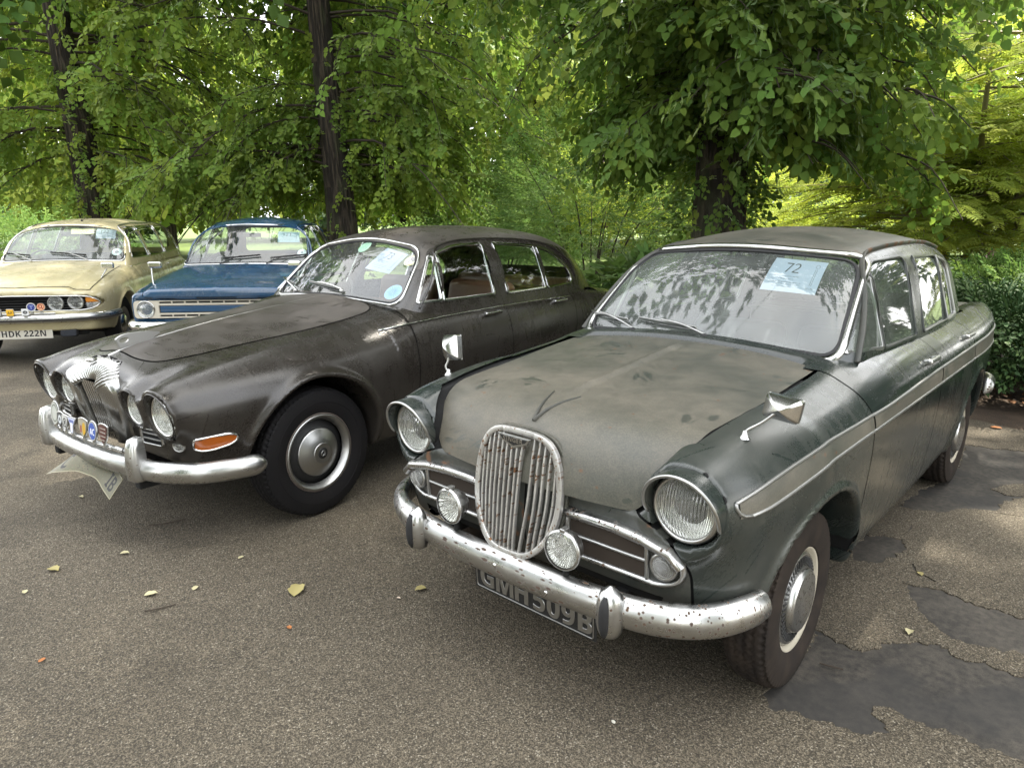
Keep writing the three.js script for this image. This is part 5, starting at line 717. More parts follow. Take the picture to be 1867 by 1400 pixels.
  // wipers
  for (const x of [0.10, -0.36]) { const [p] = onY((a, b, c) => Math.min(FG(a, b, c), F(a, b, c)), x, -0.715, 1.4), w = new THREE.Group(); w.name = 'wiper'; car.add(w); part('pivot', new THREE.SphereGeometry(0.013, 14, 10).translate(p[0], p[1] + 0.012, p[2]), M.chromeOld, w); const end = onZ(FG, x - 0.25, 1.085, 0.1), m0 = V3(...p).add(V3(0, 0.022, 0)), m1 = V3(...end[0]).addScaledVector(end[1], 0.022); part('arm', tube([m0.toArray(), m0.clone().lerp(m1, 0.5).add(V3(0, 0.012, 0.012)).toArray(), m1.toArray()], 0.006, 16, 6), M.chrome, w); const q = Array.from({ length: 12 }, (_, i) => onZ(FG, x - 0.06 - 0.30 * i / 11, 1.068 + 0.022 * i / 11, 0.1)); part('blade', sweep(q.map((a) => V3(...a[0]).addScaledVector(a[1], 0.006)), q.map((a) => a[1]), BEAD(0.009, 0.016)), M.alu, w); }
  // wheels
  const tyre = tyreGeo(0.335, 0.178, 0.205, 72), cap = new THREE.MeshPhysicalMaterial({ ...PD.side, roughness: 1 });
  for (const [x, z] of [[0.668, 0.03], [-0.668, 0.03], [0.66, -2.72], [-0.66, -2.72]]) {
    const w = new THREE.Group(); w.name = 'wheel'; w.position.set(x, 0.3345, z); w.scale.x = Math.sign(x); car.add(w); part('tyre', tyre, M.tyre, w);
    part('sidewall_ridge', latheX([[0.262, 0.0855], [0.264, 0.0905], [0.2665, 0.0905], [0.2685, 0.0855]], 72), M.tyre, w);
    part('rim', latheX([[0.206, 0.050], [0.208, 0.074], [0.203, 0.080], [0.196, 0.074], [0.190, 0.062]]), mat([0.12, 0.10, 0.085], 0.5, 0.3), w);
    part('rim_embellisher', latheX([[0.199, 0.076], [0.195, 0.083], [0.188, 0.080], [0.176, 0.064], [0.168, 0.048]]), M.alu, w);
    part('wheel_centre', latheX([[0.172, 0.030], [0.160, 0.034], [0.13, 0.050], [0.115, 0.054]]), M.blackTrim, w);
    part('hub_cap', latheX([[0.126, 0.046], [0.126, 0.060], [0.121, 0.066], [0.116, 0.0655], [0.09, 0.082], [0.066, 0.092], [0.054, 0.095]]), M.alu, w); part('hub_centre', latheX([[0.056, 0.092], [0.055, 0.100], [0.050, 0.101], [0.032, 0.098], [0.029, 0.099]]), M.alu, w); part('hub_badge', latheX([[0.030, 0.096], [0.026, 0.101], [0.001, 0.103]], 32), M.blackTrim, w);
    part('hub_emblem', tube([[0.104, -0.011, -0.006], [0.104, 0.012, -0.008], [0.104, 0.014, 0.004], [0.104, 0.002, 0.013], [0.104, -0.012, 0.006], [0.104, -0.004, -0.003]], 0.002, 30, 5), M.alu, w);
  }
  part('front_axle', cyl(0.03, 0.03, 1.2, 12).rotateZ(Math.PI / 2).translate(0, 0.31, 0.03), M.black, car); part('rear_axle', cyl(0.04, 0.04, 1.2, 12).rotateZ(Math.PI / 2).translate(0, 0.33, -2.72), M.black, car);
  for (const s of [1, -1]) addSeat(car, s * 0.36, 0.36, -1.42, 0.56, M.leatherTan, 0.60); addSeat(car, 0, 0.36, -2.35, 1.25, M.leatherTan, 0.56); addSteering(car, -0.37, 0.95, -1.02, M.vinylBlack);
  part('dashboard', box(1.3, 0.16, 0.16, 0.05, 0, 0.93, -0.86, 4), M.leather, car); part('rear_shelf', box(1.1, 0.02, 0.4, 0.01, 0, 0.95, -2.75), M.leather, car);
  { const mr = part('rear_view_mirror', box(0.23, 0.062, 0.015, 0.012, 0, 1.285, -1.10), mat([0.32, 0.33, 0.28], 0.5), car); }
  { const q = new THREE.CatmullRomCurve3([[-0.70, 0.47, -3.5], [-0.62, 0.47, -3.86], [0, 0.47, -3.95], [0.62, 0.47, -3.86], [0.70, 0.47, -3.5]].map((p) => V3(...p))).getPoints(50); part('rear_bumper', uvOf(sweep(q, q.map((p) => V3(p.x * 0.6, 0, -1).normalize()), bpr), 'front'), M.chromeOld, car); }
  stage('daimler');
  return { car, F, FG };
})();

// ================================================================ the two cars farther off: cream estate and blue saloon
function buildCar(o) {
  const { car, P, glass } = o, h = o.cell || 0.021, A = (z, y, c) => Math.hypot(z - c, (y - o.wy) * (y > o.wy ? 1 : 0.8)) - o.ar, W = cv(o.W), sec = cv(o.sec), Tz = cv(o.T), Bz = cv(o.B);
  const F = (x, y, z) => {
    const a = Math.abs(x), d1 = A(z, y, 0), d2 = A(z, y, -o.wb), fl = 0.012 * (Math.exp(-(((d1 - 0.02) / 0.025) ** 2)) + Math.exp(-(((d2 - 0.02) / 0.025) ** 2)));
    let f = smax(a - (W(z) + sec(y) + fl), y - (Tz(z) + o.crown(a, z)), 0.10); f = smax(f, z - o.front(a, y), o.kf || 0.06); f = smax(f, o.rear(a, y) - z, 0.08); f = smax(f, Bz(z) - y, 0.03);
    if (o.carve) f = smax(f, -o.carve(a, y, z), 0.012);
    const well = (d) => smax(d, 0.44 - a, 0.03); f = smax(f, -well(d1), 0.024); return smax(f, -well(d2), 0.024);
  };
  const half = clip(implicit(F, [-0.05, 0.18, o.zr - 0.1], [0.92, 1.12, 0.95], h), (x) => -x), inA = (x, y, z) => Math.min(A(z, y, 0), A(z, y, -o.wb)), cab = (x, y, z) => Math.max(Math.abs(x) - 0.64, z - o.cab[0], o.cab[1] - z, 0.86 - y);
  const skin = clip(clip(half, (x, y, z) => -inA(x, y, z) - 0.008), (x, y, z) => -cab(x, y, z)), well = clip(half, (x, y, z) => Math.max(inA(x, y, z) < -0.004 ? inA(x, y, z) : 1, x - 0.76)), g = 0.004, ds = o.doors.map((d) => sdPoly(outline(d))), bsd = sdPoly(o.bonnet), isB = (x, y, z) => y < o.bonnetY ? 1 : bsd(x, z);
  let rest = skin; for (const d of ds) rest = clip(rest, (x, y, z) => x < 0.5 ? 1 * (g - 1) : g - d(z, y)); rest = clip(rest, (x, y, z) => g - isB(x, y, z));
  const fw = clip(rest, (x, y, z) => o.split - z), rw = clip(rest, (x, y, z) => z - o.split);
  for (const [n, ge] of [['front_wing', fw], ['rear_wing', rw], ...ds.map((d, i) => [['front_door', 'rear_door'][i], clip(skin, (x, y, z) => x < 0.5 ? 1 : d(z, y) + g)])]) { part(n, uvOf(ge, 'side'), P.side, car); part(n, uvOf(mirror(ge), 'side', 0.6), P.side, car); }
  for (const [n, f] of [['front_wheel_well', (x, y, z) => -1.2 - z], ['rear_wheel_well', (x, y, z) => z + 1.2]]) { const w = clip(well, f); part(n, w, M.liner, car); part(n, mirror(w), M.liner, car); }
  const bonnet = part('bonnet', uvOf(both(clip(skin, (x, y, z) => isB(x, y, z) + g, 0.004)), 'top'), P.top, car);
  part('inner_body', both(clip(clip(half, (x, y, z) => -inA(x, y, z) - 0.03), (x, y, z) => Math.max(-cab(x, y, z), o.linerZ ? z - o.linerZ : -1), -0.02)), M.liner, car); part('floor_pan', box(1.3, 0.03, o.wb + 0.9, 0.01, 0, 0.29, -o.wb / 2 - 0.1), M.liner, car);
  // greenhouse
  const xg = cv(o.xg), tz = cv(o.tz), rz = cv(o.rz), FG = (x, y, z) => { const a = Math.abs(x); let f = smax(a - (xg(y) + tz(z)), y - (rz(z) - 0.22 * a * a), 0.12); f = smax(f, (z - o.wsz(a, y)) * 0.72, 0.06); return smax(f, (o.rwz(a, y) - z) * 0.9, 0.07); };
  const gh = implicit(FG, [-0.78, 0.90, o.cab[1] - 0.35], [0.78, 1.56, -0.3], h), wsO = outline(o.ws(0), 8), wsd = sdPoly(wsO), isWS = (x, y, z) => Math.abs(z - o.wsz(Math.abs(x), y)) < 0.06 ? wsd(x, y) : 1, rwd = sdPoly(outline(o.rw)), isRW = (x, y, z) => Math.abs(z - o.rwz(Math.abs(x), y)) < 0.08 ? rwd(x, y) : 1;
  const wo = o.wins.map((w) => outline(w)), wd = wo.map(sdPoly), isW = (x, y, z) => { if (Math.abs(x) < 0.44) return 1; let d = 1; for (const f of wd) d = Math.min(d, f(z, y)); return d; };
  let shell = clip(gh, (x, y, z) => -isWS(x, y, z)); shell = clip(shell, (x, y, z) => -isRW(x, y, z)); shell = clip(shell, (x, y, z) => -isW(x, y, z)); shell = clip(shell, (x, y, z) => 0.93 - y);
  const rl = cv(o.rl); part('roof', uvOf(clip(shell, (x, y, z) => rl(z) - y), 'top', 0.3), P.top, car); part('pillars', uvOf(clip(shell, (x, y, z) => y - rl(z)), 'side'), P.side, car);
  part('windscreen', uvOf(clip(gh, isWS, -0.004), 'front', 0.5), glass, car); part('rear_window', uvOf(clip(gh, isRW, -0.004), 'front', 0.5), M.glassClear, car);
  wd.forEach((d, i) => { for (const s of [1, -1]) { const w = part('side_window', uvOf(clip(gh, (x, y, z) => s * x < 0.44 ? 1 : d(z, y), -0.005), 'side'), M.glassClear, car), ge = frameOf(FG, wo[i], FLATBEAD(0.02, 0.008)); part('window_frame', s > 0 ? ge : mirror(ge), o.frameMat, w); } });
  part('windscreen_surround', frameOf(FG, outline(o.ws(0.012), 10), BEAD(0.018, 0.012), (G, x, y) => onZ(G, x, y, 0.2)), M.chrome, car); part('windscreen_seal', frameOf(FG, outline(o.ws(-0.002), 10), FLATBEAD(0.012, 0.005), (G, x, y) => onZ(G, x, y, 0.2)), M.rubber, car);
  const line = (G, pts, prof, n, m) => { const c = new THREE.CatmullRomCurve3(pts.map(([z, y]) => V3(0, y, z))).getPoints(40), q = c.map((v) => onX(G, v.z, v.y)), ge = sweep(q.map((a) => a[0]), q.map((a) => a[1]), prof); part(n, ge, m, car); part(n, mirror(ge), m, car); };
  line(FG, o.gutter, BEAD(0.014, 0.014), 'rain_gutter', o.gutterMat);
  for (const z of o.handles) for (const s of [1, -1]) { const [p] = onX(F, z, o.handleY), hd = part('door_handle', box(0.022, 0.022, 0.14, 0.009), M.chrome, car); hd.position.set(s * (p[0] + 0.02), o.handleY, z); part('handle_base', box(0.028, 0.024, 0.03, 0.008, -s * 0.01, 0, 0.05), M.chrome, hd); }
  const tyre = tyreGeo(o.tr, 0.165, 0.185, 60, false);
  for (const [x, z] of [[o.tx, 0], [-o.tx, 0], [o.tx, -o.wb], [-o.tx, -o.wb]]) { const w = new THREE.Group(); w.name = 'wheel'; w.position.set(x, o.tr - 0.001, z); w.scale.x = Math.sign(x); car.add(w); part('tyre', tyre, M.tyre, w); part('rim', latheX([[0.187, 0.04], [0.19, 0.066], [0.182, 0.074], [0.172, 0.066], [0.15, 0.045], [0.10, 0.05]], 48), M.alu, w); part('hub_cap', latheX([[0.115, 0.045], [0.112, 0.062], [0.07, 0.076], [0.001, 0.08]], 40), M.chrome, w); }
  for (const s of [1, -1]) addSeat(car, s * 0.36, 0.36, o.seatZ, 0.55, o.seatMat, 0.56); addSeat(car, 0, 0.36, o.seatZ - 0.92, 1.25, o.seatMat, 0.54); addSteering(car, -0.36, 0.93, o.seatZ + 0.36, M.vinylBlack); part('dashboard', box(1.28, 0.15, 0.16, 0.05, 0, 0.91, o.cab[0] - 0.09, 3), M.vinylBlack, car);
  part('rear_view_mirror', box(0.2, 0.05, 0.015, 0.01, 0, 1.305, o.ws(0)[0][1] ? o.wsz(0, 1.305) - 0.05 : 0), M.blackTrim, car);
  for (const [x, flip] of o.wipers) { const w = new THREE.Group(); w.name = 'wiper'; car.add(w); const y0 = o.ws(0)[1][1] - 0.012, p0 = V3(x, y0, o.wsz(Math.abs(x), y0) + 0.03), at = (t) => { const xx = x + flip * 0.42 * t, yy = y0 + 0.045 + 0.035 * t, q = onZ(FG, xx, yy, 0.2); return V3(...q[0]).addScaledVector(q[1], 0.012); }; part('arm', tube([p0.toArray(), p0.clone().lerp(at(0.5), 0.6).add(V3(0, 0.012, 0.015)).toArray(), at(0.5).add(V3(0, 0.01, 0.01)).toArray()], 0.006, 12, 6), o.wiperMat, w); const q = [0.08, 0.3, 0.5, 0.7, 0.9, 1].map(at); part('blade', sweep(q, q.map(() => V3(0, 0.7, 0.7)), BEAD(0.01, 0.014)), M.blackTrim, w); }
  return { F, FG, bonnet, line };
}
// paper lot number on the inside of a screen; u, v are the corners in the screen's own outline
const entryCard = (num, seed2, tint) => card(420, 300, (c, w, h) => { c.fillStyle = tint; c.fillRect(0, 0, w, h); c.fillStyle = '#20262e'; c.font = '120px sans-serif'; c.textAlign = 'center'; c.textBaseline = 'middle'; c.fillText(num, w * 0.42, h * 0.27); c.fillStyle = '#4a525c'; for (const [y, a, b] of [[0.52, 0.12, 0.62], [0.60, 0.24, 0.52], [0.70, 0.10, 0.68], [0.76, 0.10, 0.68], [0.84, 0.18, 0.6]]) for (let x = a * w; x < b * w;) { const l = 5 + hash2(x | 0, seed2 + (y * 100 | 0)) * 20; c.fillRect(x, y * h, Math.min(l, b * w - x), 3.5); x += l + 5; } c.fillStyle = '#6a7480'; c.fillRect(w * 0.84, h * 0.24, 4, h * 0.52); c.fillRect(w * 0.87, h * 0.24, 4, h * 0.52); c.strokeStyle = '#6a7480'; c.lineWidth = 4; c.beginPath(); c.arc(w * 0.86, h * 0.16, 15, 0, 7); c.stroke(); c.font = 'bold 26px sans-serif'; c.fillText('H|H', w * 0.86, h * 0.84); });
function onScreen(name, label, category, X, FG, pts, tex0, off = -0.012, group) { // a thin sheet that follows the glass; pts: four corners (x, y) in order bottom-left, bottom-right, top-right, top-left
  const P = [], U = [], I = [], n = 8; for (let i = 0; i <= n; i++) for (let j = 0; j <= n; j++) { const u = i / n, v = j / n, x = lerp(lerp(pts[0][0], pts[1][0], u), lerp(pts[3][0], pts[2][0], u), v), y = lerp(lerp(pts[0][1], pts[1][1], u), lerp(pts[3][1], pts[2][1], u), v), q = onZ(FG, x, y, 0.3), p = V3(...q[0]).addScaledVector(q[1], off); P.push(p.x, p.y, p.z); U.push(u, v); }
  for (let i = 0; i < n; i++) for (let j = 0; j < n; j++) { const a = i * (n + 1) + j, b = a + n + 1; I.push(a, b, a + 1, a + 1, b, b + 1); }
  const g = raw(P, null, I); g.setAttribute('uv', new THREE.Float32BufferAttribute(U, 2)); const m = single(name, g, mat([1, 1, 1], 0.8, 0, { map: tex0, side: THREE.DoubleSide }), label, category, group); m.position.set(...X.pos); m.rotation.y = X.turn; return m;
}
function roundSticker(label, X, FG, x, y, r, draw, off = -0.010) { const P = [0, 0, 0], U = [0.5, 0.5], I = [], n = 28, at = (a, b) => { const q = onZ(FG, a, b, 0.3); return V3(...q[0]).addScaledVector(q[1], off); }, c = at(x, y); P.splice(0, 3, c.x, c.y, c.z); for (let i = 0; i <= n; i++) { const a = i / n * 2 * Math.PI, p = at(x + r * Math.cos(a), y + r * 0.72 * Math.sin(a)); P.push(p.x, p.y, p.z); U.push(0.5 + 0.5 * Math.cos(a), 0.5 + 0.5 * Math.sin(a)); if (i) I.push(0, i, i + 1); } const g = raw(P, null, I); g.setAttribute('uv', new THREE.Float32BufferAttribute(U, 2)); const m = single('round_sticker', g, mat([1, 1, 1], 0.5, 0, { map: card(128, 128, draw), side: THREE.DoubleSide }), label, 'sticker'); m.position.set(...X.pos); m.rotation.y = X.turn; }

const TX = { pos: [-5.225, 0, -7.944], turn: 0.229 };
const PTc = { side: paintTex([0.50, 0.44, 0.26], [0.36, 0.32, 0.21], 0.14, { size: 512, s: 41, gl: 0.12, gd: 0.5, runs: 0.2 }), top: paintTex([0.52, 0.46, 0.28], [0.38, 0.34, 0.23], 0.22, { size: 512, s: 42, gl: 0.16, gd: 0.6 }) };
const creamCar = (() => {
  const car = thing('estate_car', 'cream vintage estate car with black grille and round lamps at far left', 'car', TX.pos, TX.turn, 'vintage cars parked in a row'), P = { side: paint(PTc.side, { clearcoat: 0.4, clearcoatRoughness: 0.1 }), top: paint(PTc.top, { clearcoat: 0.3, clearcoatRoughness: 0.15 }) };
  const grO = outline([[0, 0.728], [0.58, 0.718, 0.02], [0.70, 0.700, 0.06], [0.775, 0.640, 0.05], [0.70, 0.585, 0.06], [0.58, 0.570, 0.02], [0, 0.566], [-0.1, 0.65]]), grS = sdPoly(grO);
  const b = buildCar({ car, P, glass: M.glassDirty, wy: 0.31, ar: 0.36, wb: 2.69, zr: -3.78, W: [[-3.8, 0.74], [-3, 0.80], [-1.3, 0.825], [0, 0.825], [0.4, 0.812], [0.62, 0.775], [0.8, 0.70]], sec: [[0.2, -0.12], [0.32, -0.06], [0.5, -0.012], [0.66, 0], [0.78, -0.01], [0.88, -0.05], [0.98, -0.10]], T: [[-3.8, 0.93], [-2.5, 0.965], [-1, 0.97], [-0.55, 0.955], [0, 0.905], [0.5, 0.825], [0.8, 0.755]], B: [[-3.8, 0.34], [-2, 0.25], [-0.5, 0.25], [0.8, 0.36]], crown: (a, z) => (z > -0.7 ? 0.028 * (1 - smoothstep(a, 0.46, 0.54)) * smoothstep(z, -0.7, -0.4) + 0.02 - 0.06 * a * a : 0), front: (a, y) => 0.845 - 0.42 * Math.max(0, a - 0.3) ** 2 - 0.10 * Math.max(0, 0.6 - y) - 0.22 * Math.max(0, y - 0.70), rear: (a, y) => -3.72 + 0.1 * a * a, carve: (a, y, z) => Math.max(grS(a, y), 0.70 - 0.45 * Math.max(0, a - 0.3) ** 2 - z), kf: 0.05, cab: [-0.66, -3.45], doors: [[[-0.62, 1.1], [-0.64, 0.32, 0.03], [-1.50, 0.30, 0.02], [-1.52, 1.1]], [[-1.52, 1.1], [-1.50, 0.30, 0.02], [-2.20, 0.32, 0.1], [-2.42, 0.70, 0.1], [-2.44, 1.1]]], split: -0.64, bonnet: [[-0.1, 0.80], [0.66, 0.72], [0.67, 0.5], [0.66, -0.45], [0.55, -0.54], [-0.1, -0.56]], bonnetY: 0.735, linerZ: 0.6,
    xg: [[0.9, 0.76], [0.99, 0.735], [1.2, 0.67], [1.4, 0.58], [1.55, 0.5]], tz: [[-3.6, -0.05], [-3.0, -0.01], [-1.6, 0], [-1, -0.01], [-0.6, -0.04]], rz: [[-3.7, 1.38], [-3.3, 1.455], [-2.4, 1.488], [-1.8, 1.49], [-1.4, 1.475], [-1.15, 1.44], [-1.0, 1.40]], wsz: (a, y) => -0.57 - (y - 1.01) * 1.08 - 0.13 * a * a, rwz: (a, y) => -3.62 + (y - 0.98) * 0.55 + 0.06 * a * a, ws: (k) => [[-0.655 - k, 1.0 - k, 0.06], [0, 1.02 - k, 0.5], [0.655 + k, 1.0 - k, 0.06], [0.585 + k, 1.368 + k, 0.07], [0, 1.405 + k, 0.5], [-0.585 - k, 1.368 + k, 0.07]], rw: [[-0.55, 1.04, 0.06], [0.55, 1.04, 0.06], [0.48, 1.38, 0.06], [-0.48, 1.38, 0.06]],
    wins: [[[-0.80, 1.025, 0.03], [-1.09, 1.345, 0.05], [-1.50, 1.385, 0.03], [-1.47, 1.01, 0.02]], [[-1.55, 1.01, 0.02], [-1.59, 1.385, 0.03], [-2.40, 1.385, 0.03], [-2.36, 1.01, 0.02]], [[-2.44, 1.01, 0.02], [-2.50, 1.385, 0.03], [-3.15, 1.36, 0.06], [-3.38, 1.02, 0.05]]], rl: [[-3.6, 1.38], [-3.2, 1.405], [-2.2, 1.425], [-1.4, 1.42], [-1.15, 1.39], [-0.95, 1.3]], frameMat: M.chrome, gutter: [[-0.78, 1.08], [-0.95, 1.25], [-1.12, 1.375], [-1.4, 1.415], [-2.2, 1.422], [-3.1, 1.405], [-3.35, 1.3]], gutterMat: M.alu, handles: [-1.38, -2.30], handleY: 0.86, tr: 0.318, tx: 0.69, seatZ: -1.35, seatMat: M.vinylBlack, wipers: [[0.28, -1], [-0.32, -1]], wiperMat: M.alu });
  // grille, lamps, indicators
  const gr = new THREE.Group(); gr.name = 'grille'; car.add(gr); const fz = (a) => 0.845 - 0.42 * Math.max(0, a - 0.3) ** 2; const full = [...grO.filter(([x]) => x >= 0).slice(0, -1)], ring = [...full, ...full.slice().reverse().map(([x, y]) => [-x, y])]; part('grille_surround', sweep(ring.map(([x, y]) => [x, y, fz(Math.abs(x)) - 0.003]), ring.map(() => V3(0, 0, 1)), BEAD(0.014, 0.012), true), M.chrome, gr);
  for (const y of [0.595, 0.62, 0.648, 0.675, 0.70]) { const q = [-0.62, -0.4, -0.2, 0, 0.2, 0.4, 0.62].map((x) => [x, y, fz(Math.abs(x)) - 0.05]); part('grille_bar', sweep(q, [V3(0, 0, 1)], BEAD(0.010, 0.012)), M.blackTrim, gr); }
  { const q = [-0.66, -0.4, -0.2, 0, 0.2, 0.4, 0.66].map((x) => [x, 0.645, fz(Math.abs(x)) - 0.11]); part('grille_back', sweep(q, [V3(0, 0, 1)], [[-0.085, 0], [0.085, 0]]), M.liner, gr); }
  for (const s of [1, -1]) { addLamp(car, 'headlight', s * 0.355, 0.646, fz(0.355) - 0.035, 0.066, 0, M.chromeOld); addLamp(car, 'headlight', s * 0.535, 0.650, fz(0.535) - 0.035, 0.066, s * 0.05, M.chromeOld); const ind = new THREE.Group(); ind.name = 'indicator'; car.add(ind); for (const [y0, y1, m, n] of [[0.648, 0.705, M.amberPale, 'amber_lens'], [0.588, 0.645, M.lensRing, 'white_lens']]) { const P2 = [], I = []; for (let i = 0; i <= 8; i++) { const x = lerp(0.635, 0.757, i / 8), ym = Math.max(0.004, 1 - ((i / 8)) ** 3), yy0 = y0 < 0.6 ? lerp(0.645, y0, ym) : y0, yy1 = y0 < 0.6 ? y1 : lerp(0.65, y1, ym); P2.push(s * x, yy0, fz(x) - 0.01, s * x, (yy0 + yy1) / 2, fz(x) - 0.002, s * x, yy1, fz(x) - 0.01); } for (let i = 0; i < 8; i++) for (const k of [0, 1]) { const a = i * 3 + k, c = a + 3; I.push(a, c, a + 1, a + 1, c, c + 1); } const ge = raw(P2, null, I); part(n, uvOf(ge, 'front'), m, ind); } }
  // bumper, badge bar, plate, fog lamp
  const bq = new THREE.CatmullRomCurve3([[-0.845, 0.50, 0.45], [-0.80, 0.50, 0.66], [-0.66, 0.50, 0.80], [-0.4, 0.50, 0.88], [0, 0.50, 0.90], [0.4, 0.50, 0.88], [0.66, 0.50, 0.80], [0.80, 0.50, 0.66], [0.845, 0.50, 0.45]].map((p) => V3(...p))).getPoints(60), bn = bq.map((p, i) => { const a = bq[Math.max(0, i - 1)], c = bq[Math.min(60, i + 1)]; return V3(-(c.z - a.z), 0, c.x - a.x).normalize(); }), bu = part('front_bumper', uvOf(sweep(bq, bn, [[-0.035, -0.03], [-0.042, 0.0], [-0.036, 0.022], [0, 0.032], [0.036, 0.022], [0.042, 0], [0.035, -0.03]]), 'front'), M.chromeOld, car); part('bumper_rubber', sweep(bq.map((p) => p.clone().add(V3(0, -0.012, 0))), bn, BEAD(0.026, 0.040)), M.rubber, bu);
  part('lower_valance', box(1.2, 0.16, 0.04, 0.02, 0, 0.38, 0.70), M.black, car);
  { const t = card(1024, 218, (c, w, h) => { c.fillStyle = '#c4c0b4'; c.fillRect(0, 0, w, h); c.fillStyle = '#16161a'; c.font = 'bold 172px sans-serif'; c.textAlign = 'center'; c.textBaseline = 'middle'; c.fillText('HDK 222N', w / 2, h / 2 + 6); }); const p = part('number_plate', box(0.53, 0.115, 0.006, 0.002), M.blackTrim, car); p.position.set(0.03, 0.345, 0.815); part('plate_face', new THREE.PlaneGeometry(0.526, 0.111).translate(0, 0, 0.0045), mat([1, 1, 1], 0.5, 0, { map: t }), p);
    const fl = part('fog_lamp', box(0.17, 0.085, 0.06, 0.03), M.blackTrim, car); fl.position.set(0.44, 0.335, 0.79); part('lamp_glass', box(0.145, 0.062, 0.008, 0.02, 0, 0, 0.030), mat([0.03, 0.035, 0.045], 0.1), fl); }
  const bar = part('badge_bar', cyl(0.009, 0.009, 0.80, 10).rotateZ(Math.PI / 2).translate(-0.02, 0.555, 0.915), M.chromeOld, car), face = (draw) => mat([1, 1, 1], 0.35, 0, { map: card(128, 128, draw), clearcoat: 0.4 });
  for (const [x, kind, w, draw] of [[-0.02, 'square', 0.070, (c) => { c.fillStyle = '#d9a823'; c.fillRect(0, 0, 128, 128); c.fillStyle = '#1b1712'; c.font = 'bold 66px sans-serif'; c.textAlign = 'center'; c.textBaseline = 'middle'; c.fillText('AA', 64, 68); }], [0.115, 'square', 0.070, (c) => { c.fillStyle = '#d5d6d6'; c.fillRect(0, 0, 128, 128); c.fillStyle = '#22252a'; c.beginPath(); c.ellipse(64, 66, 42, 34, 0, 0, 7); c.fill(); c.fillStyle = '#c9cacb'; c.fillRect(42, 60, 16, 12); c.fillRect(66, 54, 20, 8); c.fillRect(60, 74, 26, 7); }], [0.175, 'round', 0.088, (c) => { c.fillStyle = '#d8d8d4'; c.fillRect(0, 0, 128, 128); c.fillStyle = '#27377c'; c.beginPath(); c.arc(64, 64, 54, 0, 7); c.fill(); c.fillStyle = '#8c97c8'; c.fillRect(34, 40, 60, 10); c.fillRect(58, 50, 12, 44); }], [0.262, 'round', 0.078, (c) => { c.fillStyle = '#dcae8c'; c.fillRect(0, 0, 128, 128); c.strokeStyle = '#b4572f'; c.lineWidth = 10; c.beginPath(); c.arc(64, 60, 48, 0, 7); c.stroke(); c.strokeStyle = '#8e2f1c'; c.lineWidth = 16; c.beginPath(); c.arc(58, 54, 24, 0, 7); c.moveTo(74, 70); c.lineTo(98, 98); c.stroke(); }], [-0.13, 'square', 0.07, (c) => { c.fillStyle = '#15171b'; c.fillRect(0, 0, 128, 128); c.strokeStyle = '#c8cacb'; c.lineWidth = 10; c.strokeRect(12, 12, 104, 104); }]]) { const bd = new THREE.Group(); bd.name = 'bar_badge'; bd.position.set(x, kind === 'round' ? 0.625 : 0.575, 0.925); car.add(bd); part('badge_body', kind === 'round' ? cyl(w / 2, w / 2, 0.006, 32).rotateX(Math.PI / 2) : box(w, w, 0.012, 0.005), M.alu, bd); const fg = kind === 'round' ? new THREE.CircleGeometry(w * 0.47, 28) : new THREE.PlaneGeometry(w * 0.92, w * 0.92); part('badge_face', fg.translate(0, 0, 0.0075), face(draw), bd); part('badge_foot', box(0.03, 0.03, 0.006, 0.002, 0, -w * 0.6, 0), M.alu, bd); }
  for (const s of [1, -1]) { const [p] = onY(b.F, 0.655, 0.28), m = new THREE.Group(); m.name = 'wing_mirror'; m.position.set(s * 0.655, p[1], 0.28); car.add(m); part('mirror_arm', tube([[0, 0, 0], [s * 0.03, 0.05, -0.01], [s * 0.06, 0.10, -0.02]], 0.006, 10, 6), M.chrome, m); part('mirror_head', box(0.13, 0.07, 0.04, 0.018, s * 0.07, 0.13, -0.02, 3), M.chrome, m); }
  b.line(b.F, [[-0.62, 0.925], [-1.5, 0.94], [-2.4, 0.94], [-3.4, 0.93]], BEAD(0.012, 0.008), 'waist_strip', M.chrome); part('aerial', join(tube([[0.05, 1.462, -1.25], [0.03, 1.50, -1.45], [0.0, 1.52, -1.6]], 0.003, 8, 5), new THREE.SphereGeometry(0.014, 10, 8).translate(0.05, 1.462, -1.25)), M.blackTrim, car);
  onScreen('entry_card', 'white entry card numbered 122 in cream estate windscreen', 'card', TX, b.FG, [[0.30, 1.26], [0.52, 1.255], [0.50, 1.365], [0.29, 1.375]], entryCard('122', 3, '#9eaab8')); onScreen('entry_card', 'cream handwritten slip beside card 122 in cream estate windscreen', 'card', TX, b.FG, [[0.02, 1.315], [0.27, 1.315], [0.26, 1.375], [0.01, 1.378]], card(256, 80, (c, w, h) => { c.fillStyle = '#d3cfa0'; c.fillRect(0, 0, w, h); c.strokeStyle = '#5f5a3c'; c.lineWidth = 5; c.beginPath(); for (let i = 0; i < 14; i++) c.lineTo(24 + i * 15, 40 + (hash2(i, 4) - 0.5) * 40); c.stroke(); })); roundSticker('round white sticker low in cream estate windscreen', TX, b.FG, 0.56, 1.10, 0.055, (c) => { c.fillStyle = '#d7dde2'; c.fillRect(0, 0, 128, 128); c.fillStyle = '#4d5560'; c.beginPath(); c.arc(64, 64, 26, 0, 7); c.fill(); });
  stage('cream'); return b;
})();

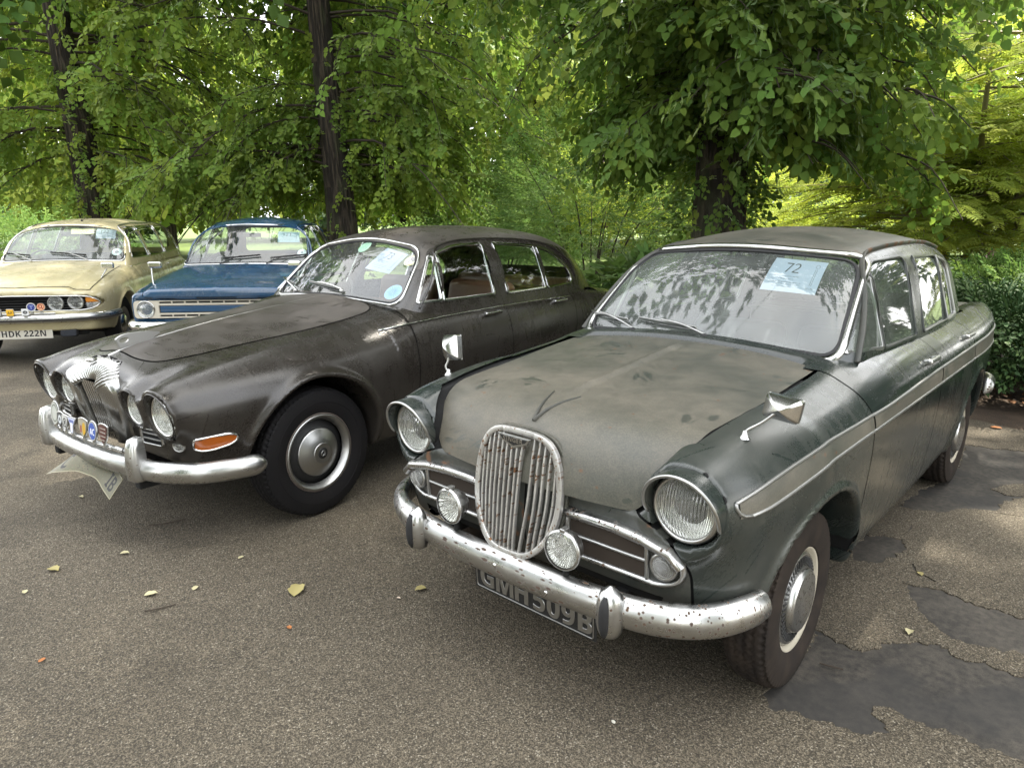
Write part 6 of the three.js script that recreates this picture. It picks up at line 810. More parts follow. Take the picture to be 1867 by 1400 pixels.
const BX = { pos: [-2.905, 0, -7.474], turn: 0.126 };
const PB = { side: paintTex([0.014, 0.054, 0.118], [0.06, 0.075, 0.09], 0.08, { size: 512, s: 51, gl: 0.10, gd: 0.5 }), top: paintTex([0.017, 0.066, 0.142], [0.085, 0.10, 0.115], 0.12, { size: 512, s: 52, gl: 0.12, gd: 0.55, grain: 0.3 }) };
const blueCar = (() => {
  const car = thing('saloon_car', 'blue vintage saloon with pale slotted grille, partly hidden behind the brown saloon', 'car', BX.pos, BX.turn, 'vintage cars parked in a row'), P = { side: paint(PB.side, { clearcoat: 0.5, clearcoatRoughness: 0.08 }), top: paint(PB.top, { clearcoat: 0.5, clearcoatRoughness: 0.08 }) };
  const rec = sdPoly(outline([[-0.1, 0.745], [0.70, 0.745, 0.03], [0.765, 0.73, 0.05], [0.765, 0.60, 0.05], [0.70, 0.565, 0.04], [-0.1, 0.565]]));
  const b = buildCar({ car, P, glass: M.glass, wy: 0.31, ar: 0.36, wb: 2.54, zr: -3.55, W: [[-3.6, 0.74], [-3, 0.80], [-1.3, 0.825], [0, 0.825], [0.5, 0.815], [0.75, 0.795]], sec: [[0.2, -0.12], [0.32, -0.06], [0.5, -0.012], [0.66, 0], [0.80, -0.004], [0.90, -0.04], [0.98, -0.08]], T: [[-3.6, 0.93], [-2.5, 0.975], [-1, 0.98], [-0.55, 0.965], [0, 0.92], [0.5, 0.86], [0.78, 0.815]], B: [[-3.6, 0.34], [-2, 0.25], [-0.5, 0.25], [0.8, 0.38]], crown: (a, z) => z > -0.7 ? 0.02 * (1 - smoothstep(a, 0.60, 0.66)) * smoothstep(z, -0.7, -0.4) + 0.022 - 0.05 * a * a + (Math.abs(a) < 0.02 ? 0.004 : 0) : 0, front: (a, y) => 0.80 - 0.06 * a * a - (y < 0.76 ? 0.03 : 0) - 0.12 * Math.max(0, 0.56 - y), rear: (a, y) => -3.5 + 0.1 * a * a, carve: (a, y, z) => Math.max(rec(a, y), 0.745 - z), kf: 0.04, cab: [-0.62, -2.9], doors: [[[-0.60, 1.1], [-0.62, 0.32, 0.03], [-1.46, 0.30, 0.02], [-1.48, 1.1]], [[-1.48, 1.1], [-1.46, 0.30, 0.02], [-2.05, 0.32, 0.1], [-2.28, 0.70, 0.1], [-2.30, 1.1]]], split: -0.62, bonnet: [[-0.1, 0.90], [0.665, 0.90], [0.665, -0.42], [0.6, -0.46], [-0.1, -0.47]], bonnetY: 0.775, linerZ: 0.6,
    xg: [[0.9, 0.76], [0.99, 0.735], [1.2, 0.67], [1.4, 0.585], [1.55, 0.5]], tz: [[-3.1, -0.14], [-2.6, -0.04], [-1.6, 0], [-1, -0.01], [-0.6, -0.04]], rz: [[-3.0, 1.30], [-2.7, 1.41], [-2.4, 1.47], [-1.9, 1.503], [-1.6, 1.505], [-1.3, 1.485], [-1.1, 1.45], [-0.95, 1.41]], wsz: (a, y) => -0.50 - (y - 1.01) * 1.15 - 0.10 * a * a, rwz: (a, y) => -2.98 + (y - 0.98) * 0.75 + 0.1 * a * a, ws: (k) => [[-0.67 - k, 1.0 - k, 0.05], [0, 1.015 - k, 0.5], [0.67 + k, 1.0 - k, 0.05], [0.585 + k, 1.385 + k, 0.05], [0, 1.415 + k, 0.5], [-0.585 - k, 1.385 + k, 0.05]], rw: [[-0.55, 1.04, 0.06], [0.55, 1.04, 0.06], [0.48, 1.36, 0.06], [-0.48, 1.36, 0.06]],
    wins: [[[-0.76, 1.03, 0.03], [-1.05, 1.355, 0.05], [-1.45, 1.40, 0.03], [-1.44, 1.015, 0.02]], [[-1.52, 1.015, 0.02], [-1.55, 1.40, 0.03], [-2.15, 1.385, 0.04], [-2.42, 1.03, 0.05]]], rl: [[-3.0, 1.30], [-2.6, 1.40], [-2.2, 1.43], [-1.4, 1.44], [-1.15, 1.405], [-0.95, 1.3]], frameMat: M.chrome, gutter: [[-0.74, 1.08], [-0.90, 1.26], [-1.06, 1.385], [-1.35, 1.43], [-2.0, 1.432], [-2.4, 1.40], [-2.6, 1.30]], gutterMat: P.side, handles: [-1.34, -2.16], handleY: 0.88, tr: 0.318, tx: 0.68, seatZ: -1.28, seatMat: M.vinylGrey, wipers: [[-0.28, 1], [0.22, 1]], wiperMat: M.blackTrim });
  const pale = mat([0.50, 0.46, 0.38], 0.45), gr = new THREE.Group(); gr.name = 'grille'; car.add(gr);
  { const sh = new THREE.Shape(outline([[-0.76, 0.738, 0.04], [0.76, 0.738, 0.04], [0.76, 0.575, 0.04], [-0.76, 0.575, 0.04]], 5).map(([x, y]) => new THREE.Vector2(x, y))); const hole = (x0, x1, y0, y1) => { const p = new THREE.Path(); p.moveTo(x0, y0); p.lineTo(x0, y1); p.lineTo(x1, y1); p.lineTo(x1, y0); p.closePath(); sh.holes.push(p); }; for (let i = 0; i < 9; i++) { const x0 = -0.53 + i * 0.1185; hole(x0, x0 + 0.108, 0.713, 0.731); hole(x0, x0 + 0.108, 0.588, 0.606); } hole(-0.535, 0.535, 0.622, 0.694); for (const s of [1, -1]) { const c = new THREE.Path(); c.absellipse(s * 0.655, 0.657, 0.086, 0.078, 0, Math.PI * 2, true); sh.holes.push(c); }
    part('grille_panel', new THREE.ExtrudeGeometry(sh, { depth: 0.012, bevelEnabled: true, bevelSize: 0.002, bevelThickness: 0.002, bevelSegments: 1, curveSegments: 20 }).translate(0, 0, 0.752), pale, gr); part('grille_bar', box(1.05, 0.060, 0.014, 0.006, 0, 0.658, 0.757), P.top, gr); part('grille_back', box(1.1, 0.16, 0.004, 0.001, 0, 0.657, 0.747), M.liner, gr); }
  for (const s of [1, -1]) addLamp(car, 'headlight', s * 0.655, 0.657, 0.765, 0.074, 0, M.chrome);
  { const q = new THREE.CatmullRomCurve3([[-0.85, 0.50, 0.50], [-0.825, 0.50, 0.70], [-0.72, 0.50, 0.82], [-0.4, 0.50, 0.865], [0, 0.50, 0.875], [0.4, 0.50, 0.865], [0.72, 0.50, 0.82], [0.825, 0.50, 0.70], [0.85, 0.50, 0.50]].map((p) => V3(...p))).getPoints(60), n = q.map((p, i) => { const a = q[Math.max(0, i - 1)], c = q[Math.min(60, i + 1)]; return V3(-(c.z - a.z), 0, c.x - a.x).normalize(); }); part('front_bumper', uvOf(sweep(q, n, [[-0.05, -0.03], [-0.052, 0.0], [-0.03, 0.026], [0, 0.032], [0.03, 0.026], [0.052, 0], [0.05, -0.03]]), 'front'), M.chrome, car); }
  for (let i = 0; i < 18; i++) { const x = -0.30 + i * 0.034, [p] = onY(b.F, x, -0.50); part('scuttle_vent', box(0.010, 0.006, 0.07, 0.002).rotateY(0.35).translate(x, p[1] + 0.002, -0.50), M.blackTrim, car); }
  { const q = Array.from({ length: 30 }, (_, i) => { const x = 0.34 + i * 0.0055, z = 0.60 + 0.014 * Math.sin(i * 1.9) * (i < 6 ? 1.6 : 1) + 0.012 * (i % 7 === 0 ? -1 : 0), [p] = onY(b.F, x, z); return [x, p[1] + 0.008, z]; }); part('bonnet_script', tube(q, 0.0035, 90, 5), M.chrome, b.bonnet); }
  for (const s of [1, -1]) { const [p] = onY(b.F, 0.69, 0.42), m = new THREE.Group(); m.name = 'wing_mirror'; m.position.set(s * 0.69, p[1], 0.40); car.add(m); part('mirror_arm', tube([[0, -0.004, 0], [s * 0.01, 0.07, -0.02], [s * 0.015, 0.15, -0.04]], 0.008, 10, 6), M.chrome, m); part('mirror_head', box(0.13, 0.062, 0.04, 0.018, s * -0.02, 0.18, -0.04, 3), M.chrome, m); }
  onScreen('entry_card', 'pale blue entry card numbered 121 in blue car windscreen', 'card', BX, b.FG, [[0.30, 1.235], [0.545, 1.232], [0.53, 1.345], [0.295, 1.352]], entryCard('121', 5, '#93b4ba')); roundSticker('small round pale sticker low in blue car windscreen', BX, b.FG, 0.585, 1.12, 0.05, (c) => { c.fillStyle = '#d3e2e6'; c.fillRect(0, 0, 128, 128); c.fillStyle = '#4f6570'; c.beginPath(); c.arc(64, 64, 20, 0, 7); c.fill(); });
  stage('blue'); return b;
})();
// cards and stickers in the two near screens
onScreen('entry_card', 'white entry card numbered 72 in the nearest windscreen', 'card', SX, singer.FG, [[0.17, 1.225], [0.395, 1.215], [0.385, 1.335], [0.175, 1.35]], entryCard('72', 1, '#9fabbf'));
onScreen('entry_card', 'tilted white entry card numbered 73 in brown saloon windscreen', 'card', DX, daimler.FG, [[0.14, 1.20], [0.36, 1.175], [0.40, 1.29], [0.20, 1.325]], entryCard('73', 2, '#a3adc2'));
roundSticker('blue sunburst sticker low in brown saloon windscreen', DX, daimler.FG, 0.475, 1.075, 0.055, (c) => { c.fillStyle = '#8fc0e8'; c.fillRect(0, 0, 128, 128); c.strokeStyle = '#1f6fb4'; c.lineWidth = 5; for (let i = 0; i < 20; i++) { const a = i / 20 * 6.283; c.beginPath(); c.moveTo(64 + 18 * Math.cos(a), 64 + 18 * Math.sin(a)); c.lineTo(64 + 56 * Math.cos(a), 64 + 56 * Math.sin(a)); c.stroke(); } c.fillStyle = '#2f6aa4'; c.fillRect(54, 48, 8, 32); c.fillRect(68, 48, 10, 26); });
roundSticker('pale green round sticker above the mirror of the brown saloon', DX, daimler.FG, 0.0, 1.325, 0.045, (c) => { c.fillStyle = '#b9e0c8'; c.fillRect(0, 0, 128, 128); c.fillStyle = '#5d8f78'; for (let i = 0; i < 14; i++) c.fillRect(28 + hash2(i, 1) * 70, 28 + hash2(i, 2) * 70, 9, 5); });
roundSticker('round cream sticker with a dark figure at the screen corner of the brown saloon', DX, daimler.FG, 0.455, 1.255, 0.045, (c) => { c.fillStyle = '#e6e2d2'; c.fillRect(0, 0, 128, 128); c.strokeStyle = '#d8c27a'; c.lineWidth = 10; c.beginPath(); c.arc(64, 64, 54, 0, 7); c.stroke(); c.fillStyle = '#8c7f86'; c.beginPath(); c.ellipse(70, 52, 34, 18, 0.5, 0, 7); c.fill(); c.fillRect(40, 60, 14, 34); });
stage('cards');

// ---------------------------------------------------------------- trees and shrubs
const leafM = (c, tr = 0.42) => new THREE.MeshPhysicalMaterial({ color: new THREE.Color().setRGB(...c), roughness: tr ? 1 : 0.6, transmission: tr, thickness: 0, side: THREE.DoubleSide, vertexColors: true, specularIntensity: 0.35 });
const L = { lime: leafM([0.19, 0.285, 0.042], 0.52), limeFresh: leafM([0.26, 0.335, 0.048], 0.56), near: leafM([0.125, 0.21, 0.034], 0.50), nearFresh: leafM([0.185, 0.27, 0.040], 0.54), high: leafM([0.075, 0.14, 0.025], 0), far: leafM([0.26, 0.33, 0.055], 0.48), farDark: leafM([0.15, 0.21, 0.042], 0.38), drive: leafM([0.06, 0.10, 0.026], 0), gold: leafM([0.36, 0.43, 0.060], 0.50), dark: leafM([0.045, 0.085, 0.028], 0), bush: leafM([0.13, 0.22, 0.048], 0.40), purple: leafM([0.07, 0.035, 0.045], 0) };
{ const bark = tex(512, 512, (u, v, i, j) => { const r = fbm(u, v * 0.35, 22, 4, 71), n = fbm(u, v, 8, 4, 73), m = smoothstep(fbm(u, v, 6, 4, 75), 0.52, 0.70); return lin(mix3(mix3([0.018, 0.014, 0.011], [0.085, 0.066, 0.048], smoothstep(r, 0.3, 0.75) * (0.6 + 0.5 * n)), [0.055, 0.062, 0.030], m * 0.45)); }, true, 1);
  const bb = tex(512, 512, (u, v) => { const r = smoothstep(fbm(u, v * 0.35, 22, 4, 71), 0.3, 0.75); return [r, r, r]; }, false, 1); M.bark = new THREE.MeshPhysicalMaterial({ map: bark, bumpMap: bb, bumpScale: 0.035, roughness: 1 }); M.twig = mat([0.045, 0.034, 0.024], 0.9); M.stem = mat([0.22, 0.19, 0.13], 0.85); }
function leafGeo(l, w, heart = true, fold = 0.25) { // one leaf, stalk at the origin, blade along +z, folded along its midrib
  const pr = heart === 2 ? [[0.42, 1]] : heart ? [[0.16, 0.92], [0.58, 0.84]] : [[0.42, 1]], P = [0, 0, 0, 0, -0.16 * l, l], I = [];
  for (const s of [-1, 1]) { const b = P.length / 3; for (const [t, k] of pr) P.push(s * k * w / 2, -0.16 * l * t * t + k * w / 2 * fold, t * l - (pr.length > 1 && t < 0.2 ? 0.05 * l : 0)); const ids = [0, ...pr.map((_, q) => b + q), 1]; for (let q = 1; q < ids.length - 1; q++) s < 0 ? I.push(ids[0], ids[q + 1], ids[q]) : I.push(ids[0], ids[q], ids[q + 1]); }
  return raw(P, null, I);
}
const M4 = new THREE.Matrix4(), Qt = new THREE.Quaternion(), E3 = new THREE.Euler();
const xf = (g, p, r, s = 1) => g.clone().applyMatrix4(new THREE.Matrix4().compose(V3(...p), Qt.setFromEuler(E3.set(...r)), V3(s, s, s)));
const ribbon = (len, droop, w = 0.004) => { const P = [], I = []; [0, 0.5, 1].forEach((t) => { P.push(-w, -droop * len * t * t, len * t, w, -droop * len * t * t + w, len * t); }); I.push(0, 1, 2, 1, 3, 2, 2, 3, 4, 3, 5, 4); return raw(P, null, I); };
// a twig: leaves set alternately along a drooping stalk that runs along +z
function twigGeo(n, l, len, droop, heart = true, w = 0.85) {
  const base = leafGeo(l, l * w, heart), gs = [];
  for (let i = 0; i < n; i++) { const t = (i + 0.6) / n, s = i % 2 ? 1 : -1; gs.push(xf(base, [s * 0.015, -droop * len * t * t, len * t], [0.35 + rr(-0.35, 0.5), s * rr(0.5, 1.3) * (1 - t * 0.6), rr(-0.5, 0.5)], rr(0.65, 1.15))); }
  gs.push(ribbon(len, droop)); return mergeGeometries(gs);
}
// a frond: pairs of narrow leaflets
function frondGeo(pairs, len, l, w) { const base = leafGeo(l, w, false, 0.15), gs = []; for (let i = 0; i < pairs; i++) for (const s of [1, -1]) { const t = (i + 0.7) / pairs; gs.push(xf(base, [0, -0.35 * len * t * t, len * t], [0.25 + rr(0, 0.3), s * (1.15 - 0.3 * t), s * 0.1], 1 - 0.35 * Math.abs(t - 0.45))); } gs.push(ribbon(len, 0.35, 0.003)); return mergeGeometries(gs); }
let leafTris = 0;
function scatter(name, geo, material, list, parent, tint = 0.25) { // list of {p, d (direction), r (roll), s}: all the sprays of one crown as one mesh
  const gp = geo.attributes.position.array, gn = geo.attributes.normal.array, gi = geo.index.array, nv = gp.length / 3, P = new Float32Array(list.length * nv * 3), N = new Float32Array(P.length), C = new Float32Array(P.length), I = new Uint32Array(list.length * gi.length), z = V3(0, 0, 1), up = V3(0, 1, 0);
  list.forEach((t, i) => {
    const d = t.d.clone().normalize(), x = up.clone().cross(d); if (x.lengthSq() < 1e-4) x.set(1, 0, 0); x.normalize(); const y = d.clone().cross(x); M4.makeBasis(x, y, d); Qt.setFromRotationMatrix(M4); Qt.multiply(new THREE.Quaternion().setFromAxisAngle(z, t.r || 0)); M4.compose(t.p, Qt, V3(t.s, t.s, t.s));
    const e = M4.elements, is = 1 / t.s, k = 1 + (hash2(i, 3) - 0.5) * 2 * tint, w = (hash2(i, 7) - 0.5) * tint, c = [clamp(k * (1 + w), 0, 2), k, clamp(k * (1 - w), 0, 2)], o = i * nv * 3;
    for (let q = 0; q < nv * 3; q += 3) { const a = gp[q], b = gp[q + 1], f = gp[q + 2], l = gn[q], m = gn[q + 1], n = gn[q + 2]; for (let r = 0; r < 3; r++) { P[o + q + r] = e[r] * a + e[4 + r] * b + e[8 + r] * f + e[12 + r]; N[o + q + r] = (e[r] * l + e[4 + r] * m + e[8 + r] * n) * is; C[o + q + r] = c[r]; } }
    for (let q = 0; q < gi.length; q++) I[i * gi.length + q] = gi[q] + i * nv;
  });
  const g = new THREE.BufferGeometry(); g.setAttribute('position', new THREE.BufferAttribute(P, 3)); g.setAttribute('normal', new THREE.BufferAttribute(N, 3)); g.setAttribute('color', new THREE.BufferAttribute(C, 3)); g.setIndex(new THREE.BufferAttribute(I, 1)); leafTris += I.length / 3;
  const m = part(name, g, material, parent); m.userData.kind = 'stuff'; return m;
}
const TW = { lime: [twigGeo(9, 0.088, 0.42, 0.35), twigGeo(8, 0.095, 0.36, 0.6), twigGeo(10, 0.082, 0.50, 0.25)], big: [twigGeo(8, 0.21, 0.85, 0.4, 2), twigGeo(7, 0.22, 0.75, 0.5, 2)], far: [twigGeo(9, 0.31, 1.1, 0.35, 2), twigGeo(9, 0.34, 1.0, 0.5, 2)], bush: [twigGeo(11, 0.055, 0.34, 0.15, false, 0.42), twigGeo(10, 0.06, 0.30, 0.3, false, 0.45)], hedge: [twigGeo(11, 0.036, 0.16, 0.1, false, 0.5), twigGeo(10, 0.04, 0.18, 0.25, false, 0.5)], hydr: [twigGeo(6, 0.14, 0.22, 0.2, true, 0.75)], frond: [frondGeo(8, 0.34, 0.085, 0.026), frondGeo(7, 0.30, 0.09, 0.028)] };
function trunkGeo(pts, r0, r1, seg = 26, ring = 22) { // pts: centre line; flared foot, furrowed
  const c = new THREE.CatmullRomCurve3(pts.map((p) => V3(...p))), P = [], U = [], I = [];
  for (let i = 0; i <= seg; i++) { const t = i / seg, o = c.getPoint(t); for (let j = 0; j <= ring; j++) { const a = j / ring * 2 * Math.PI, n = 1 + 0.10 * (vnoise(j / ring * 9, t * 14, 9) - 0.5) + 0.35 * Math.exp(-t * 14) * (0.6 + 0.8 * Math.abs(Math.sin(a * 2.5 + 1))), r = lerp(r0, r1, Math.pow(t, 0.8)) * n; P.push(o.x + r * Math.cos(a), o.y, o.z + r * Math.sin(a)); U.push(j / ring * 2, o.y * 0.5); } }
  for (let i = 0; i < seg; i++) for (let j = 0; j < ring; j++) { const a = i * (ring + 1) + j, b = a + ring + 1; I.push(a, b, a + 1, a + 1, b, b + 1); }
  const g = raw(P, null, I); g.setAttribute('uv', new THREE.Float32BufferAttribute(U, 2)); return g;
}
function limb(pts, r0, r1, n = 5) { const c = new THREE.CatmullRomCurve3(pts).getPoints(6); return sweep(c, [V3(0.3, 1, 0.2).normalize()], ROUND(1, n), false, (t) => lerp(r0, r1, t), false); }
function limeTree(o) {
  const { x, z, h = 16, r = 0.36, lean = [0, 0], y0 = 1.9, nb = 150, reach = (y) => 4, name = 'lime_tree', label, leaves = 0, shoots = 160, group, twigs = TW.lime, material = L.lime, up = 6.2, azBias, dens = 1, top = 1, floor = () => 0.4, sg0 = 0.45, sg1 = 0.85 } = o;
  const t = thing(name, label, 'tree', [x, 0, z], 0, group), axis = (y) => V3(lean[0] * y, y, lean[1] * y);
  part('trunk', trunkGeo([0, 0.6, 1.5, 3, 5, h * 0.5, h * 0.75].map((y) => [lean[0] * y + 0.05 * Math.sin(y), y, lean[1] * y]), r, r * 0.35), M.bark, t);
  const lists = twigs.map(() => []), high = TW.big.map(() => []), limbs = [];
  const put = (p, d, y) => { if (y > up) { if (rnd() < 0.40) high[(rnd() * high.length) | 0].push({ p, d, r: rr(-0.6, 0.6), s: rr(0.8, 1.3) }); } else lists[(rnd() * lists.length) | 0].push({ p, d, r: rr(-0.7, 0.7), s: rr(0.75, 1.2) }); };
  for (let i = 0; i < nb; i++) {
    const ys = y0 + (h * 0.88 - y0) * Math.pow(rnd(), 1.35), az = azBias ? azBias() : rr(0, Math.PI * 2), R = reach(ys) * rr(0.55, 1.05), o2 = axis(ys), dir = V3(Math.cos(az), 0, Math.sin(az)), rise = rr(0.05, 0.35) + 0.25 * (ys / h), sag = rr(sg0, sg1) - 0.35 * (ys / h), at = (q) => o2.clone().addScaledVector(dir, R * q).add(V3(0, R * (rise * q - sag * q * q), 0));
    const side = V3(-dir.z, 0, dir.x); limbs.push(limb([at(0), at(0.33), at(0.66), at(1)], 0.014 + 0.004 * R, 0.005, 5));
    const hang = (p, out, y) => { if (p.y < floor(p)) return; put(p, out.clone().multiplyScalar(rr(0.2, 1)).add(V3(rr(-0.5, 0.5), rr(-0.9, 0.1), rr(-0.5, 0.5))), y); };
    for (let q = 0.10; q < 1.02; q += 0.055 / dens) hang(at(q).add(V3(rr(-0.12, 0.12), rr(-0.15, 0.1), rr(-0.12, 0.12))), dir, ys);
    for (let k = 0; k < 5; k++) { const q0 = rr(0.25, 0.95), s = k % 2 ? 1 : -1, l2 = R * rr(0.2, 0.42), b0 = at(q0), d2 = dir.clone().multiplyScalar(rr(0.3, 0.9)).addScaledVector(side, s * rr(0.5, 1)).normalize(), sg = rr(0.3, 0.9), at2 = (u) => b0.clone().addScaledVector(d2, l2 * u).add(V3(0, -sg * l2 * u * u, 0)); limbs.push(limb([at2(0), at2(0.5), at2(1)], 0.012, 0.004, 4)); for (let u = 0.15; u < 1.05; u += 0.13 / dens) hang(at2(u).add(V3(rr(-0.08, 0.08), rr(-0.1, 0.06), rr(-0.08, 0.08))), d2, ys); }
  }
  for (let i = 0; i < shoots; i++) { const y = rr(0.3, 4.2), a = rr(0, 6.283), rad = r * lerp(1.05, 0.75, y / 5), d = V3(Math.cos(a), 0, Math.sin(a)); lists[i % lists.length].push({ p: axis(y).addScaledVector(d, rad * 0.95), d: d.clone().multiplyScalar(rr(0.3, 1)).add(V3(rr(-0.4, 0.4), rr(-0.8, 0.5), rr(-0.4, 0.4))), r: rr(-0.7, 0.7), s: rr(0.5, 0.9) }); }
  const br = part('branches', mergeGeometries(limbs.map(strip)), M.twig, t); br.userData.kind = 'stuff';
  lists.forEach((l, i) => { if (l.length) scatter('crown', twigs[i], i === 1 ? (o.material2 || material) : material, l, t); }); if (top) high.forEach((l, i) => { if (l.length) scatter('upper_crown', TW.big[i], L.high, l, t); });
  if (leaves) { // the nearest leaves, one by one
    const base = leafGeo(0.088, 0.076); base.setAttribute('color', new THREE.BufferAttribute(new Float32Array(base.attributes.position.count * 3).fill(1), 3)); const all = lists.flat().map((q) => ({ q, d: Math.hypot(q.p.x + x, q.p.z + z) + Math.abs(q.p.y - 2.9) * 0.8 })).filter((a) => a.q.p.y < 5 && a.q.p.y > 1.4).sort((a, b) => a.d - b.d).slice(0, leaves);
    for (const { q } of all) { const m = part('leaf', base, rnd() < 0.4 ? (o.material2 || L.limeFresh) : material, t); m.position.copy(q.p).add(V3(rr(-0.12, 0.12), rr(-0.25, -0.02), rr(-0.12, 0.12))); m.rotation.set(rr(0.2, 1.3), rr(0, 6.28), rr(-0.4, 0.4)); const s = rr(0.8, 1.15); m.scale.set(s, s, s); }
  }
  return t;
}
// shrub: leaf twigs over the surface and through the volume of a lumpy mound, on real stems
function shrub(o) {
  const { x, z, y = 0, rx, ry, rz = rx, n, twigs, material, name, label, category = 'shrub', group, stems = 7, lump = 0.25, s: sc = 1, upward = 0.5, inner = 0.35, tint = 0.25 } = o, t = thing(name, label, category, [x, y, z], 0, group), lists = twigs.map(() => []), sd = rnd() * 100;
  for (let i = 0; i < n; i++) { const u = rr(-0.25, 1), a = rr(0, 6.283), k = Math.sqrt(Math.max(0, 1 - u * u)), d = V3(k * Math.cos(a), u, k * Math.sin(a)), lm = 1 - lump + 2 * lump * vnoise(a * 1.6 + sd, u * 3 + sd, 10) , q = (rnd() < inner ? rr(0.45, 0.95) : rr(0.9, 1.04)) * lm, p = V3(d.x * rx * q, ry * (0.42 + 0.58 * d.y * q), d.z * rz * q); if (p.y < 0.03) continue; lists[i % lists.length].push({ p, d: V3(d.x + rr(-0.5, 0.5), d.y * 0.6 + upward * rr(0, 1) - 0.1, d.z + rr(-0.5, 0.5)), r: rr(-1, 1), s: sc * rr(0.7, 1.2) }); }
  const st = []; for (let i = 0; i < stems; i++) { const a = rr(0, 6.283), e = V3(Math.cos(a) * rx * 0.7, ry * rr(0.6, 0.95), Math.sin(a) * rz * 0.7), b = V3(Math.cos(a) * 0.1 * rx, 0, Math.sin(a) * 0.1 * rz); part('stem', limb([b, b.clone().lerp(e, 0.5).add(V3(0, ry * 0.12, 0)), e], 0.022, 0.006, 5), M.twig, t); }
  lists.forEach((l, i) => scatter('foliage', twigs[i], material, l, t, tint)); return t;
}
stage('leaf shapes');
// few boughs point straight at the drive
const awayAz = () => { for (;;) { const a = rr(0, Math.PI * 2), d = Math.abs(((a - Math.PI / 2 + Math.PI * 3) % (Math.PI * 2)) - Math.PI); if (d > 0.75 || rnd() < 0.06) return a; } };
// the three limes behind the row of cars
limeTree({ x: 2.2, z: -7.9, r: 0.39, h: 15, lean: [0.012, 0], y0: 2.6, nb: 200, reach: (y) => y < 3.6 ? 2.1 : y < 6.2 ? 2.9 : 5.2, sg0: 0.35, sg1: 0.8, floor: (p) => 1.62 + 0.4 * Math.max(0, p.z) + 0.25 * hash2((p.x * 9) | 0, (p.z * 9) | 0), label: 'nearest lime tree, thick dark trunk behind the roof of the grey-green saloon', leaves: 300, shoots: 620, group: 'lime trees behind the cars', dens: 1.0, material: L.near, material2: L.nearFresh });
limeTree({ x: -3.0, z: -12.7, r: 0.36, h: 17, lean: [-0.028, 0], y0: 2.3, nb: 165, azBias: awayAz, floor: (p) => 1.6 + 0.4 * hash2((p.x * 7) | 0, (p.z * 7) | 0), reach: (y) => y < 4 ? 3.3 : y < 6.2 ? 4.2 : 5.2, dens: 0.9, label: 'middle lime tree with bare trunk rising behind the blue car', leaves: 120, shoots: 150, group: 'lime trees behind the cars' });
limeTree({ x: -7.7, z: -13.4, r: 0.38, h: 17, lean: [-0.035, 0], y0: 2.3, nb: 140, azBias: awayAz, floor: (p) => 1.6 + 0.4 * hash2((p.x * 7) | 0, (p.z * 7) | 0), reach: (y) => y < 4 ? 3.2 : 4.3, dens: 0.9, label: 'leafy lime tree with leaning trunk behind the cream estate car', leaves: 100, shoots: 420, group: 'lime trees behind the cars', material2: L.limeFresh });
stage('limes');
// trees that stand farther off, across the lawn
const farTree = (x, z, h, r, R, nb, label, material, name = 'park_tree', y0 = 2.4) => limeTree({ x, z, h, r, y0, nb, reach: (y) => R * (0.55 + 0.45 * Math.sin(Math.PI * clamp(y / h, 0, 1))), name, label, shoots: 0, twigs: TW.far, material, up: 99, top: 0, dens: 0.42, floor: () => 2.1, group: 'trees beyond the lawn' });
farTree(-17, -30, 15, 0.4, 6, 74, 'park tree beyond the lawn at the far left edge', L.far);
farTree(-12.8, -27, 13, 0.22, 4.5, 62, 'thin-trunked park tree between the cream and blue cars', L.far);
farTree(-5, -33, 17, 0.35, 6.5, 80, 'far park tree showing left of the middle lime trunk', L.far);
farTree(1, -30, 15, 0.3, 5.5, 68, 'far park tree above the roof of the brown saloon', L.far);
farTree(6.5, -34, 18, 0.4, 7, 80, 'dark far tree right of the nearest lime trunk', L.farDark);
farTree(15, -30, 18, 0.4, 7, 86, 'dark far tree behind the golden shrub', L.farDark);
farTree(-26, -44, 20, 0.5, 8, 74, 'tall background tree at the far left of the park', L.farDark, 'background_tree');
farTree(-13, -50, 22, 0.5, 9, 74, 'tall background tree above the cream car', L.farDark, 'background_tree');
farTree(0, -52, 22, 0.5, 9, 74, 'tall background tree behind the brown saloon roof', L.farDark, 'background_tree');
farTree(12, -50, 22, 0.5, 9, 74, 'tall background tree behind the nearest lime', L.farDark, 'background_tree');
farTree(25, -44, 22, 0.5, 9, 74, 'tall background tree at the far right', L.farDark, 'background_tree');
farTree(4.2, -22, 5, 0.12, 2.2, 24, 'small purple-leaved tree left of the nearest lime', L.purple, 'purple_tree', 1.2);
stage('far trees');
